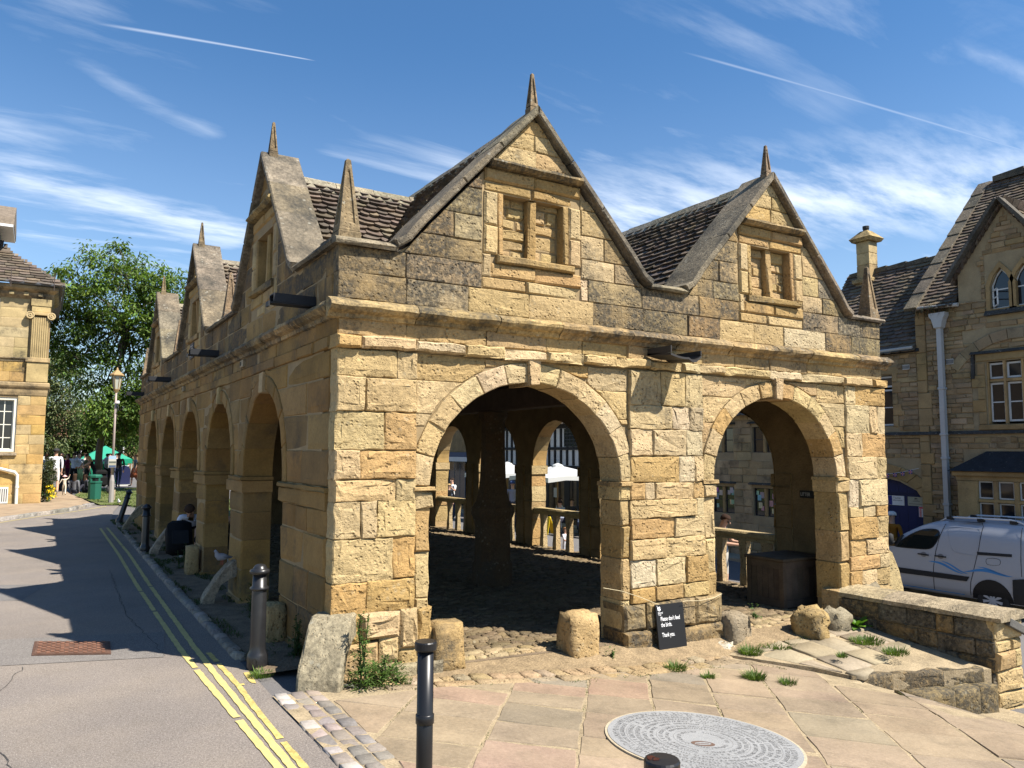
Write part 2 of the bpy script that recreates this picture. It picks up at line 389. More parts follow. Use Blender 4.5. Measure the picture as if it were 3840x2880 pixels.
def win_hole(c,w=.40,z0=3.87,z1=4.52): return [(c-w,z0),(c+w,z0),(c+w,z1),(c-w,z1)]
def wall(name,F,flip,u0,u1,arches,hw,gables,gh,holes=True,n0=-T,n1=-.02,m='mortar'):
    mb=MB(); hs=[win_hole(g) for g in gables] if holes else []
    prism(mb,F,flip,[outline(u0,u1,arches,hw,gables,gh)]+hs,n0,n1)
    for h in hs: prism(mb,F,flip,[[(h[0][0]-.02,h[0][1]-.02),(h[1][0]+.02,h[1][1]-.02),(h[2][0]+.02,h[2][1]+.02),(h[3][0]-.02,h[3][1]+.02)]],n0+.01,-.138)
    return mb.obj(name,M[m],hall)
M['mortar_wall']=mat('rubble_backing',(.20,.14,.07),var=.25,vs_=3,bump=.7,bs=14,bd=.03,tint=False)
w_front=wall('front_wall',F_front,False,.02,7.98,ARF,AHW,GF,GFH)
w_left=wall('side_wall',F_left,True,T+.002,LEN-T-.002,ARL,LHW,GL,GLH,n1=-.004)
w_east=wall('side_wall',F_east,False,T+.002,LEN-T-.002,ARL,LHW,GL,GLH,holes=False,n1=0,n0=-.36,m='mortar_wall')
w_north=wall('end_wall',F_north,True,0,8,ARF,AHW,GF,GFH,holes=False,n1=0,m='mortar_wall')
stones=[]
def put(parent,F,flip,P,proud=0,back=.15,col=PALE,soot=0,ch=.009,rough=.005,gap=.0016,name='stone',m='stone',smooth=False,v=.075,step=.15):
    mb=MB(); stone(mb,F,flip,P,back,proud,ch,rough,(*vary(col,v),soot),gap,step)
    if mb.f: 
        o=mb.obj(name,M[m],parent,smooth); stones.append(o); return o
def rc(a,b,z0,z1): return [(a,z0),(b,z0),(b,z1),(a,z1)]
def ext(z,hw,t):
    k=(z-ZS)/(RISE+t)
    return (hw+t)*math.sqrt(max(0,1-k*k)) if abs(k)<1 else 0
def row(z0,z1,a,b,L=None,R=None,n=6):
    L=L or (lambda z:a); R=R or (lambda z:b); lo=[];hi=[]
    for i in range(n+1):
        z=lerp(z0,z1,i/n); l=max(a,L(z)); r=min(b,R(z))
        if r-l>.075: lo.append((l,z)); hi.append((r,z))
    if len(lo)<2: return None
    if L(z0)<=a and L(z1)<=a: lo=[lo[0],lo[-1]]
    if R(z0)>=b and R(z1)>=b: hi=[hi[0],hi[-1]]
    P=dedupe(hi+lo[::-1]); return P if len(P)>2 and abs(area(P))>.004 else None
# ---- front piers, stone by stone
FP=[(2.563,2.815,[0,.571,.774],''),(2.253,2.563,[0,.268,.774],''),(1.906,2.253,[0,.459,.774],'.g'),(1.646,1.906,[0,.237,.774],'.g'),(1.453,1.646,[0,.582,.774],'.'),(1.129,1.453,[0,.249,.402,.774],''),
    (.753,1.129,[0,.557,.774],'.g'),(.476,.753,[0,.317,.774],'gg'),
    (2.42,2.815,[3.33,3.795,4.168,4.455],'..y'),(2.153,2.42,[3.33,3.951,4.237,4.45],'.cy'),(1.856,2.153,[3.33,3.655,4.169,4.44],'yyc'),(1.561,1.856,[3.33,4.058,4.3,4.44],'gcy'),(1.372,1.561,[3.33,3.548,3.689,4.279,4.44],'gy.g'),
    (1.168,1.372,[3.33,4.305,4.44],'.y'),(.945,1.168,[3.33,3.97,4.44],'g.'),(.718,.945,[3.33,3.849,4.44],''),(.42,.718,[3.33,3.688,4.137,4.50],'cyo'),(.26,.42,[3.33,3.67,4.088,4.50],'oot'),
    (2.553,2.815,[7.13,7.345,7.995],'yg'),(2.169,2.553,[7.13,7.651,7.829,7.995],'y.y'),(1.844,2.169,[7.13,7.457,7.995],'.g'),(1.54,1.844,[7.13,7.787,7.995],''),(1.172,1.54,[7.13,7.356,7.995],'cy'),
    (1.028,1.172,[7.13,7.447,7.707,7.995],'..g'),(.735,1.028,[7.13,7.737,7.995],'g.'),(.51,.735,[7.12,7.483,7.995],'g.'),(.322,.51,[7.1,7.751,7.995],'g.'),(.1,.322,[7.08,7.36,7.68,7.995],'o.t')]
CM={'g':GOLD,'y':CREAM,'c':(.44,.35,.215),'.':PALE,'o':OCHRE,'t':TAN}
for z0,z1,us,cc in FP:
    for i in range(len(us)-1):
        k=cc[i] if i<len(cc) else '.'
        put(w_front,F_front,False,rc(us[i],us[i+1],z0,z1),proud=.032+U_(-.006,.008),col=CM[k],soot=.16 if us[0]>3 and us[0]<5 and z0>1.5 else .02,rough=.0075,ch=.011,step=.08)
for a,b,z0,z1,k,so_ in [(0,.26,.22,.476,'o',.22),(.26,.62,.26,.476,'.',.2),(.62,.80,.14,.476,'.',.2),(.80,.95,.1,.476,'o',.1),(0,.42,-.15,.225,'t',.35),(.42,.62,.03,.265,'.',.3),(.62,.8,-.02,.145,'t',.3),(.42,.72,-.2,.03,'t',.4),(.72,.99,-.25,-.02,'t',.4),
                        (3.2,3.52,-.02,.26,'t',.72),(3.52,3.86,-.02,.26,'t',.78),(3.86,4.24,-.05,.26,'t',.72),(4.24,4.66,-.05,.26,'t',.65),(3.2,3.6,-.4,-.02,'o',.6),(3.6,4.02,-.42,-.03,'t',.78),(4.02,4.68,-.44,-.05,'t',.66)]:
    put(w_front,F_front,False,rc(a,b,z0,z1),proud=.07+U_(-.01,.02),col=CM[k],soot=so_,rough=.014,ch=.03,back=.3)
# smooth grey slabs at the foot of the near pier
for a,b in ((.52,.76),(.77,1.02)): put(w_front,F_front,False,rc(a,b,-.3,.02),proud=.16,col=GREY,soot=.15,rough=.004,ch=.02,back=.2)
# jamb stones run through the wall; impost; spandrels; voussoirs
def jamb(parent,F,flip,a,b,zs,proud=.012,cols=(PALE,PALE,TAN,OCHRE),soot=-.05,rough=.009,ch=.018,m='stone'):
    for z0,z1 in zip(zs,zs[1:]): put(parent,F,flip,rc(a,b,z0,z1),proud=proud,back=T-.004,col=rnd.choice(cols),soot=soot+(.35 if z1<.3 else 0),rough=rough,ch=ch,m=m)
JZ=[-.25,.12,.56,.97,1.372]
jamb(w_front,F_front,False,.774,.93,JZ); jamb(w_front,F_front,False,3.21,3.33,[-.3,.3,.75,1.1,1.372]); jamb(w_front,F_front,False,4.44,4.63,[-.3,.1,.5,.9,1.372]); jamb(w_front,F_front,False,6.91,7.13,[-.05,.45,.86,1.372],cols=(OCHRE,TAN))
for a,b in ((.76,.955),(3.185,3.345),(4.43,4.655),(6.885,7.14)):
    put(w_front,F_front,False,rc(a,b,1.372,ZS-.045),proud=.03,back=T,col=PALE,rough=.012,ch=.02); put(w_front,F_front,False,rc(a-.012,b+.012,ZS-.045,ZS),proud=.05,back=T+.01,col=TAN,rough=.006,ch=.014,soot=.2)
def arch(parent,F,flip,c,hw,t,n,proud,m='stone',cols=(PALE,CREAM,PALE,GOLD),soot=.02,rough=.006,key=.075,keyproud=.05,a0=0.0):
    for k in range(n):
        A=[PI*(k+q)/n for q in (0,.34,.67,1)]
        inn=[(c+hw*math.cos(a),ZS+RISE*math.sin(a)) for a in A]; oo=[(c+(hw+t)*math.cos(a),ZS+(RISE+t)*math.sin(a)) for a in A]
        put(parent,F,flip,inn[::-1]+oo,proud=proud+U_(-.006,.006),back=T-.004,col=rnd.choice(cols),soot=soot,rough=rough,ch=.009,m=m,step=.13)
    if key: put(parent,F,flip,[(c-key*.85,ZA-.03),(c+key*.85,ZA-.03),(c+key*1.1,ZA+t+.04),(c-key*1.1,ZA+t+.04)],proud=keyproud,back=T,col=PALE,soot=.15,m=m,rough=.006)
for c in ARF: arch(w_front,F_front,False,c,AHW,.2,12,.012)
SZ=[ZS,1.906,2.253,2.563,2.815]
for c,(eL,eR) in zip(ARF,((.774,3.33),(4.44,7.13))):
    for z0,z1 in zip(SZ,SZ[1:]):
        P=row(z0,z1,eL,c,R=lambda z:c-ext(z,AHW,.205)); 
        if P:
            w=max(p[0] for p in P)-eL
            if w>.75: mid=eL+w*U_(.4,.6); PP=[row(z0,z1,eL,mid,R=lambda z:c-ext(z,AHW,.205)),row(z0,z1,mid,c,R=lambda z:c-ext(z,AHW,.205))]
            else: PP=[P]
            for q in PP:
                if q: put(w_front,F_front,False,q,proud=-.004,col=rnd.choice((PALE,PALE,TAN)),soot=.04,rough=.006)
        P=row(z0,z1,c,eR,L=lambda z:c+ext(z,AHW,.205))
        if P:
            w=eR-min(p[0] for p in P); mid=eR-w*U_(.4,.55)
            for q in ([row(z0,z1,mid,eR,L=lambda z:c+ext(z,AHW,.205)),row(z0,z1,c,mid,L=lambda z:c+ext(z,AHW,.205))] if w>.75 else [P]):
                if q: put(w_front,F_front,False,q,proud=-.004,col=rnd.choice((PALE,PALE,TAN,GOLD)),soot=.06,rough=.006)
# string course, frieze, cornice of the front
SX=[-.02,.213,.751,1.261,1.719,2.207,2.677,3.136,3.611,4.1,4.389,4.789,5.575,6.203,7.039,7.705,8.05]
SC='g.y.y....y..cy.g'
for i in range(16): put(w_front,F_front,False,rc(SX[i],SX[i+1],2.822+U_(-.008,.008),2.935+U_(-.012,.006)),proud=.075+U_(-.02,.01),col=CM[SC[i]],soot=.1,rough=.009,ch=.02,name='string_course_stone',step=.1)
us=[0.01]
while us[-1]<7.5: us.append(us[-1]+U_(.45,.85))
us[-1]=7.99
for a,b in zip(us,us[1:]): put(w_front,F_front,False,rc(a,b,2.935,3.10),proud=.0,col=TAN,soot=.42,rough=.003)
CP=[(0,3.075),(.03,3.085),(.045,3.12),(.095,3.14),(.125,3.175),(.12,3.205),(.085,3.235),(.02,3.262),(-.02,3.262),(-.02,3.075)]
def cornice(parent,F,u0,u1,dirn,name='cornice_stone',soot=.58,jit=.006):
    u=u0
    while u<u1-.05:
        e=u+U_(.55,1.0); 
        if u1-e<.4: e=u1
        k=max(3,int((e-u)/.12)); path=[]
        for i in range(k+1):
            uu=lerp(u+.004,e-.004,i/k); O=F(uu,0,0); path.append((O,dirn))
        mb=MB(); dz=U_(-.004,.004); sweep(mb,[(a+U_(-.005,.005),b+dz) for a,b in CP],path,(*vary(TAN,.15),soot+U_(-.1,.1)),jit)
        fixn(mb.obj(name,M['coping'],parent,False)); u=e
cornice(w_front,F_front,-.1,8.12,(0,-1)); cornice(w_left,F_left,.03,LEN+.1,(-1,0),soot=.62)
# parapet and gables of the front
def gable_edge(c,h,off=.02):
    return (lambda z:c-(h-.06)*(ZG-z)/(ZG-ZP-.1)-.04+off, lambda z:c+(h-.06)*(ZG-z)/(ZG-ZP-.1)+.04-off)
def gables(parent,F,flip,u0,u1,cs,h,m,soot0,cols,rough,proud=.0,lo=3.262):
    for z0,z1 in ((lo,3.515),(3.515,ZP)):
        u=u0; 
        while u<u1-.02:
            e=u+U_(.42,.95)
            if u1-e<.25: e=u1
            seg=[(u,e)]
            if z0>3.5:
                for c in cs:
                    ns_=[]
                    for a,b in seg:
                        if b<=c-.62 or a>=c+.6: ns_.append((a,b))
                        else:
                            if a<c-.7: ns_.append((a,c-.62))
                            if b>c+.68: ns_.append((c+.6,b))
                    seg=ns_
            for a,b in seg:
                dark=min([abs((a+b)/2-c) for c in cs]); so_=soot0+(.50 if dark>1.1 or (a+b)/2<1.3 else (.32 if dark>.7 else -.15))
                put(parent,F,flip,rc(a,b,z0,z1),proud=proud,col=rnd.choice(cols),soot=clampf(so_,0,.8),rough=rough,m=m)
            u=e
    for c in cs:
        Lf,Rf=gable_edge(c,h)
        for z0,z1 in ((ZP,3.98),(3.98,4.24),(4.24,4.52),(4.52,4.85)):
            for s in (-1,1):
                if s<0: P=row(z0,z1,c-h-.1,c-.62,L=Lf)
                else: P=row(z0,z1,c+.6,c+h+.1,R=Rf)
                if not P: continue
                w=max(p[0] for p in P)-min(p[0] for p in P); parts=[P]
                if w>.62:
                    mid=(c-.62-w*U_(.4,.55)) if s<0 else (c+.6+w*U_(.4,.55))
                    parts=[row(z0,z1,c-h-.1,mid,L=Lf),row(z0,z1,mid,c-.62,L=Lf)] if s<0 else [row(z0,z1,c+.6,mid,R=Rf),row(z0,z1,mid,c+h+.1,R=Rf)]
                for i,q in enumerate(parts):
                    if q: 
                        far=abs(sum(p[0] for p in q)/len(q)-c)
                        put(parent,F,flip,q,proud=proud,col=rnd.choice(cols),soot=clampf(soot0+(.46 if far>.85 else (.34 if far>.55 and sum(p[0] for p in q)/len(q)<c else .08)),0,.8),rough=rough,m=m)
        for z0,z1,sp in ((4.85,5.04,2),(5.04,5.22,2),(5.22,5.44,1)):
            lo_,hi_=Lf(z0),Rf(z0)
            if sp==2:
                mid=c+U_(-.08,.08)
                for a,b,L_,R_ in ((lo_,mid,Lf,None),(mid,hi_,None,Rf)):
                    q=row(z0,z1,a,b,L=L_,R=R_)
                    if q: put(parent,F,flip,q,proud=proud,col=rnd.choice(cols),soot=soot0,rough=rough,m=m)
            else:
                q=row(z0,z1,lo_,hi_,L=Lf,R=Rf)
                if q: put(parent,F,flip,q,proud=proud,col=rnd.choice(cols),soot=soot0,rough=rough,m=m)
        # blind two light window
        G=lambda P,pr,bk=.15,col=GOLD,so_=.1,ch=.02,nm='window_stone':put(parent,F,flip,P,proud=pr,back=bk,col=col,soot=so_,ch=ch,rough=min(rough,.004),name=nm,m=m)
        for a,b in ((c-.62,c-.1),(c-.1,c+.6)): G(rc(a,b,3.515,3.645),.0,col=TAN if a<c-.2 else PALE)
        for a,b in ((c-.52,c+.02),(c+.02,c+.6)): G(rc(a,b,3.645,3.79),.01)
        G(rc(c-.46,c+.5,3.79,3.875),.045,.18,OCHRE,.45,.02,'window_sill')
        for s in (-1,1):
            for z0,z1 in ((3.875,4.17),(4.17,4.52)):
                G(rc(c+s*.44-(.16 if s<0 else 0),c+s*.44+(.16 if s>0 else 0),z0,z1),.012,col=PALE)
            G(rc(c+(-.44 if s<0 else .37),c+(-.37 if s<0 else .44),3.875,4.52),.0,.165,OCHRE,.05,.02,'window_jamb')
        G(rc(c-.62,c-.52,3.645,3.875),.01,col=PALE)
        G(rc(c-.05,c+.05,3.875,4.52),-.035,.14,OCHRE,.1,.03,'mullion')
        G(rc(c-.6,c-.03,4.52,4.63),-.005,.17,OCHRE,.05,.03,'lintel'); G(rc(c-.03,c+.6,4.52,4.63),-.005,.17,OCHRE,.05,.03,'lintel')
        for a,b in ((c-.6,c),(c,c+.6)): G(rc(a,b,4.63,4.765),.018,.1,OCHRE,.08,.02,'lintel')
        mb=MB(); pth=[(F(lerp(c-.56,c+.56,i/6),4.765+U_(-.004,.004),0),(F(0,0,1)[0]-F(0,0,0)[0],F(0,0,1)[1]-F(0,0,0)[1])) for i in range(7)]
        sweep(mb,[(-.02,0),(.07,.0),(.115,.035),(.11,.06),(-.02,.10)],pth,(*vary(TAN),.55),.006); fixn(mb.obj('hood_mould',M['coping'],parent))
        for a,b in ((c-.37,c-.05),(c+.05,c+.37)):
            z=3.86
            while z<4.5:
                e=min(z+U_(.10,.17),4.53)
                if rnd.random()<.45: put(parent,F,flip,rc(a,b,z,e),proud=-.122+U_(-.006,.006),back=.135,col=TAN,soot=.1,rough=.008,ch=.02,name='infill_stone',m=m)
                else:
                    mdl=lerp(a,b,U_(.3,.7))
                    for p,q in ((a,mdl),(mdl,b)): put(parent,F,flip,rc(p,q,z,e),proud=-.122+U_(-.006,.006),back=.135,col=TAN,soot=.1,rough=.008,ch=.02,name='infill_stone',m=m)
                z=e
gables(w_front,F_front,False,.005,7.995,GF,GFH,'stone',.21,(PALE,CREAM,PALE,TAN,TAN,GOLD),.004)
# ---- left flank: smoother ashlar, stone tints darkened to deepen its shade
def flank():
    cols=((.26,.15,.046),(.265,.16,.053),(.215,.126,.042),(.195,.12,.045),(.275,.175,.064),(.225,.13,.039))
    ed=[.16]+[x for c in ARL for x in (c-LHW,c+LHW)]+[LEN-.02]
    for i in range(0,len(ed),2):
        a,b=ed[i],ed[i+1]
        for z0,z1 in zip([-.4,.05,.42,.78,1.13,1.372],[.05,.42,.78,1.13,1.372]):
            nn=1 if b-a<.9 else rnd.choice((2,3)); us=[a]+[lerp(a,b,(k+U_(-.12,.12))/nn) for k in range(1,nn)]+[b]
            for k in range(nn):
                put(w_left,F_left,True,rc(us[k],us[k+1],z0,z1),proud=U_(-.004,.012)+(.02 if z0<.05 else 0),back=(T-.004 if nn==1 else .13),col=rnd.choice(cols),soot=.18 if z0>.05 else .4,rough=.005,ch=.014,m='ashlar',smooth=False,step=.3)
            if nn>1:
                for e,s in ((a,1),(b,-1)):
                    if .2<e<LEN-.3: put(w_left,F_left,True,rc(min(e,e+s*.05),max(e,e+s*.05),z0,z1),proud=-.006,back=T-.004,col=rnd.choice(cols),rough=.003,m='ashlar',smooth=False,step=.3)
        aa=a-.03 if i else a; bb=b+.03 if i+1<len(ed)-1 else b
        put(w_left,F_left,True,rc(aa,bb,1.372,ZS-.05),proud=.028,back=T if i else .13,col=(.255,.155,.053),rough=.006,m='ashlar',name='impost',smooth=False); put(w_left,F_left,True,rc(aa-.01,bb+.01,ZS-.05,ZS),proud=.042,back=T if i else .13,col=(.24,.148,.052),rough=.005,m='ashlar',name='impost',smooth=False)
    for c in ARL: arch(w_left,F_left,True,c,LHW,.17,9,.012,'ashlar',cols,.12,.003,.075,.05)
    mids=[.16]+[(ARL[k]+ARL[k+1])/2 for k in range(4)]+[LEN-.02]
    for k,c in enumerate(ARL):
        for z0,z1 in zip(SZ,SZ[1:]):
            for P,e in ((row(z0,z1,mids[k],c,R=lambda z:c-ext(z,LHW,.175)),mids[k]),(row(z0,z1,c,mids[k+1],L=lambda z:c+ext(z,LHW,.175)),mids[k+1])):
                if not P: continue
                a,b=min(p[0] for p in P),max(p[0] for p in P)
                if b-a>1.0:
                    md=lerp(a,b,U_(.35,.6)); f=(lambda z:c-ext(z,LHW,.175)) if e<c else None; g=None if e<c else (lambda z:c+ext(z,LHW,.175))
                    PP=[row(z0,z1,a,md,L=g,R=f),row(z0,z1,md,b,L=g,R=f)]
                else: PP=[P]
                for q in PP:
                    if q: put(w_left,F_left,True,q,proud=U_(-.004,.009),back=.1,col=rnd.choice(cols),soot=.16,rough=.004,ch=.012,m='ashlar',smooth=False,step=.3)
    u=.12
    while u<LEN-.05:
        e=min(u+U_(.5,1.1),LEN)
        put(w_left,F_left,True,rc(u,e,2.822,2.935),proud=.028,back=.1,col=rnd.choice(cols),soot=.2,rough=.004,m='ashlar',name='string_course_stone',smooth=False,step=.3); u=e
    u=.0
    while u<LEN-.05:
        e=min(u+U_(.4,.9),LEN)
        put(w_left,F_left,True,rc(u,e,2.935,3.10),proud=.004,back=.1,col=rnd.choice(cols),soot=.35,rough=.003,m='ashlar',smooth=False,step=.3); u=e
    gables(w_left,F_left,True,.16,LEN-.02,GL,GLH,'ashlar',.2,cols,.003)
flank()
# east and north faces: plain coursed backing with the lit reveals of the arches as stones
for c in ARL:
    arch(w_east,F_east,False,c,LHW,.17,9,.02,'ashlar',(PALE,TAN,GOLD),.05,.004,0)
    for s in (-1,1):
        for z0,z1 in zip([-.6,-.1,.35,.75,1.1,1.372],[-.1,.35,.75,1.1,1.372]):
            a=c+s*LHW; put(w_east,F_east,False,rc(min(a,a+s*.34),max(a,a+s*.34),z0,z1),proud=.02,back=T+.02,col=rnd.choice((PALE,TAN,GOLD)),rough=.01,ch=.02)
        a=c+s*(LHW-.03); put(w_east,F_east,False,rc(min(a,a+s*.37),max(a,a+s*.37),1.372,ZS),proud=.05,back=T+.04,col=PALE,name='impost')
# parapet copings, gable copings, obelisks
def cop_run(parent,F,a,b,flip,z=ZP,soot=.45):
    u=a
    while u<b-.02:
        e=u+U_(.6,1.1)
        if b-e<.4: e=b
        d=(F(0,0,1)[0]-F(0,0,0)[0],F(0,0,1)[1]-F(0,0,0)[1])
        mb=MB(); k=max(2,int((e-u)/.2)); sweep(mb,[(-T-.03,0),(.03,0),(.05,-.012),(.07,.015),(.055,.04),(.02,.06),(-T-.03,.07)],[(F(lerp(u+.003,e-.003,i/k),z+.002,0),d) for i in range(k+1)],(*vary((.22,.18,.12),.15),soot),.005)
        fixn(mb.obj('coping_stone',M['coping'],parent)); u=e
def gcop(parent,F,flip,c,h,z0=ZP,soot=.4,back=-T-.1,nseg=3):
    for s in (-1,1):
        pl=[(c+s*(h+.13),z0+.015),(c+s*(h-.0),z0+.10),(c+s*(h-.16),z0+.30)]
        pl+=[(c+s*(h-.16)*(1-t),lerp(z0+.30,ZG+.02,t)) for t in (.34,.67,1)]
        # offset line outwards by coping thickness
        th=.075; out=[]
        for i,p in enumerate(pl):
            q=pl[min(i+1,len(pl)-1)]; r=pl[max(i-1,0)]; dx,dz=q[0]-r[0],q[1]-r[1]; l=math.hypot(dx,dz); nx,nz=(dz/l,-dx/l) if s>0 else (-dz/l,dx/l)
            if nz<0: nx,nz=-nx,-nz
            out.append((p[0]+nx*th,p[1]+nz*th))
        out[-1]=(c,ZG+.02+th*1.45); pl[-1]=(c,ZG+.02)
        out[0]=(out[0][0],z0+.09)
        for i0,i1 in ((0,3),(3,4),(4,5)):
            inn=pl[i0:i1+1]; oo=out[i0:i1+1]; mb=MB(); P=ccw(inn+oo[::-1]); P=inset(P,.0015)
            N=len(P); V=[]; R2=inset(P,.014)
            for Q,n in ((P,back),(P,.07),(R2,.085)): V+=[F(a+U_(-.002,.002),b+U_(-.003,.003),n) for a,b in Q]
            fs=[[k*N+i,k*N+(i+1)%N,(k+1)*N+(i+1)%N,(k+1)*N+i] for k in range(2) for i in range(N)]+[[2*N+i for i in range(N)],[i for i in range(N)][::-1]]
            mb.add(V,fs,(*vary((.19,.155,.105),.12),soot*1.1)); fixn(mb.obj('coping_stone',M['coping'],parent))
def between(cs,h,a,b):
    e=[a]+[x for c in cs for x in (c-h-.12,c+h+.12)]+[b]; return [(e[i],e[i+1]) for i in range(0,len(e),2)]
for a,b in between(GF,GFH,-.05,8.05): cop_run(w_front,F_front,a,b,False)
for a,b in between(GL,GLH,.06,LEN): cop_run(w_left,F_left,a,b,True,soot=.5)
for a,b in between(GL,GLH,.0,LEN): cop_run(w_east,F_east,a,b,False)
for a,b in between(GF,GFH,0,8): cop_run(w_north,F_north,a,b,True)
for c in GF: gcop(w_front,F_front,False,c,GFH)
for c in GL: gcop(w_left,F_left,True,c,GLH,back=-.375)
for c in GL: gcop(w_east,F_east,False,c,GLH)
for c in GF: gcop(w_north,F_north,True,c,GFH)
def obelisk(x,y,z,b,h,t=.06,name='obelisk'):
    mb=MB(); B=b/2; Tt=t/2; col=(*vary((.20,.145,.085),.1),.3)
    box(mb,(x-B*1.08,y-B*1.08,z-.06),(x+B*1.08,y+B*1.08,z+.03),col,ch=.012)
    z0=z+.031; z1=z+h
    R=lambda k,i:[(x+sx*lerp(B,Tt,k)*i,y+sy*lerp(B,Tt,k)*i,lerp(z0,z1,k)) for sx,sy in ((-1,-1),(1,-1),(1,1),(-1,1))]
    # each face carries a sunk panel
    for f in range(4):
        g=(f+1)%4
        def pt(s,k,d=0.0):
            a=R(k,1)[f];b_=R(k,1)[g]; p=[lerp(a[i],b_[i],s) for i in range(3)]
            if d: 
                m=[p[0]-x,p[1]-y]; nx,ny=((0,-1),(1,0),(0,1),(-1,0))[f]; p[0]-=nx*d; p[1]-=ny*d
            return tuple(p)
        o=[pt(0,0),pt(1,0),pt(1,1),pt(0,1)]; i_=[pt(.2,.1),pt(.8,.1),pt(.68,.86),pt(.32,.86)]; d=[pt(.24,.12,.016),pt(.76,.12,.016),pt(.62,.83,.013),pt(.38,.83,.013)]
        mb.add(o+i_+d,[[0,1,5,4],[1,2,6,5],[2,3,7,6],[3,0,4,7],[4,5,9,8],[5,6,10,9],[6,7,11,10],[7,4,8,11],[8,9,10,11]],col)
    tp=R(1,1); mb.add(tp+[(x,y,z1+t*.45)],[[0,1,4],[1,2,4],[2,3,4],[3,0,4]],col)
    return mb.obj(name,M['coping'],hall)
for x,y in ((.1,.1),(7.9,.1),(.1,LEN-.1),(7.9,LEN-.1)): obelisk(x,y,3.86,.195,.71,.045)
for y in (5.2,10.1): obelisk(.1,y,3.86,.18,.66,.045)
for c in GF: obelisk(c,.05,ZG+.11,.098,.40,.03,'finial'); obelisk(c,LEN-.1,ZG+.11,.098,.40,.03,'finial')
for c in GL: obelisk(.06,c,ZG+.11,.098,.40,.03,'finial'); obelisk(7.94,c,ZG+.11,.098,.40,.03,'finial')
# ---- roofs
ZE=3.52; ZR=5.24; ZM=5.40; RH=1.42; SH=1.30
roofs=[]
def roof_body(name,ridge_a,ridge_b,half,axis):
    mb=MB(); 
    if axis=='y': x=ridge_a[0]; prism(mb,lambda u,v,n:(u,n,v),True,[[(x-half,ZE-.02),(x+half,ZE-.02),(x,ZM-.05)]],ridge_a[1],ridge_b[1],(.05,.04,.03,0))
    else: y=ridge_a[1]; prism(mb,F_east,False,[[(y-half,ZE-.02),(y+half,ZE-.02),(y,ZR-.06)]],ridge_a[0]-8,ridge_b[0]-8,(.05,.04,.03,0))
    o=mb.obj(name,M['wood'],hall); roofs.append(o); return o
r1=roof_body('roof',(GF[0],.2),(GF[0],LEN-.2),RH,'y'); r2=roof_body('roof',(GF[1],.2),(GF[1],LEN-.2),RH,'y')
rs=[roof_body('roof',(.2,c),(GF[0],c),SH,'x') for c in GL]; [roof_body('roof',(GF[1],c),(7.8,c),SH,'x') for c in GL]
mb=MB(); box(mb,(.3,.3,ZE-.12),(7.7,LEN-.3,ZE-.04),(.05,.042,.035,0)); mb.obj('roof_deck',M['wood'],hall)
tiles=[]
def slope(parent,O,A,S,alen,slen,amin,amax,skip=None,row_h=.10,w=(.13,.29)):
    O=Vector(O);A=Vector(A).normalized();S=Vector(S).normalized();N=A.cross(S); s=-.02; r=0
    while s<slen-.05:
        rh=row_h*lerp(1.25,.8,s/slen); a=amin(s)-U_(0,.2)
        while a<amax(s):
            ww=U_(*w)*lerp(1.2,.8,s/slen); p=O+A*(a+ww/2)+S*(s+rh/2)
            if not (skip and skip(p)) and a+ww>amin(s)+.04:
                tiles.append(((p-CAM).length/ww,parent,p.copy(),O,A,S,N,max(a,amin(s)-.01),min(a+ww,amax(s)+.12),s+U_(-.012,.012),rh))
            a+=ww
        s+=rh; r+=1
ssl=math.hypot(SH,ZR-ZE); msl=math.hypot(RH,ZM-ZE)
for k,c in enumerate(GL):
    slope(rs[k],(0,c-SH,ZE),(1,0,0),(0,SH,ZR-ZE),2.5,ssl,lambda s:.3,lambda s:GF[0]-RH*(1-s/ssl)+.05)
def inside_side(p):
    for c in GL:
        if abs(p.y-c)<SH*(1-(p.z-ZE)/(ZR-ZE))-.12: return True
    return False
slope(r1,(GF[0]-RH,LEN,ZE),(0,-1,0),(RH,0,ZM-ZE),LEN,msl,lambda s:LEN-11,lambda s:LEN-.36,inside_side)
slope(r2,(GF[1]-RH,LEN,ZE),(0,-1,0),(RH,0,ZM-ZE),LEN,msl,lambda s:.3,lambda s:LEN-.36)
def tile_mesh(mb,t):
    _,_,p,O,A,S,N,a0,a1,s0,rh=t
    if a1-a0<.05: return
    L=rh*1.75; w=a1-a0; k=U_(.026,.046); base=(.115,.088,.064) if rnd.random()<.55 else ((.09,.070,.053) if rnd.random()<.6 else (.155,.12,.083)); c=(*vary(base,.28,.06),0)
    P=[(a0+.006,s0+U_(.015,.045)),(a0+w*.3,s0+U_(-.02,.004)),(a0+w*.7,s0+U_(-.02,.004)),(a1-.006,s0+U_(.015,.045)),(a1-.006,s0+L),(a0+.006,s0+L)]
    lift=lambda s:.062*(1-(s-s0)/L)+.004
    tw=U_(-.008,.008)
    V=[tuple(O+A*a+S*s+N*(lift(s)+(a-a0-w/2)*tw/w)) for a,s in P]+[tuple(O+A*a+S*s+N*(lift(s)-(k if i<4 else .02)+(a-a0-w/2)*tw/w)) for i,(a,s) in enumerate(P)]
    n=6; mb.add(V,[list(range(n))]+[[i,n+i,n+(i+1)%n,(i+1)%n] for i in range(n)],c)
tiles=[t for t in tiles if t[6].dot(CAM-t[2])>-.4]
tiles.sort(key=lambda t:t[0])
for t in tiles[:300]:
    mb=MB(); tile_mesh(mb,t)
    if mb.f: mb.obj('tile',M['tile'],t[1])
mb=MB()
for t in tiles[300:]: tile_mesh(mb,t)
mb.obj('roof_tiles',M['tile'],hall,kind='stuff')
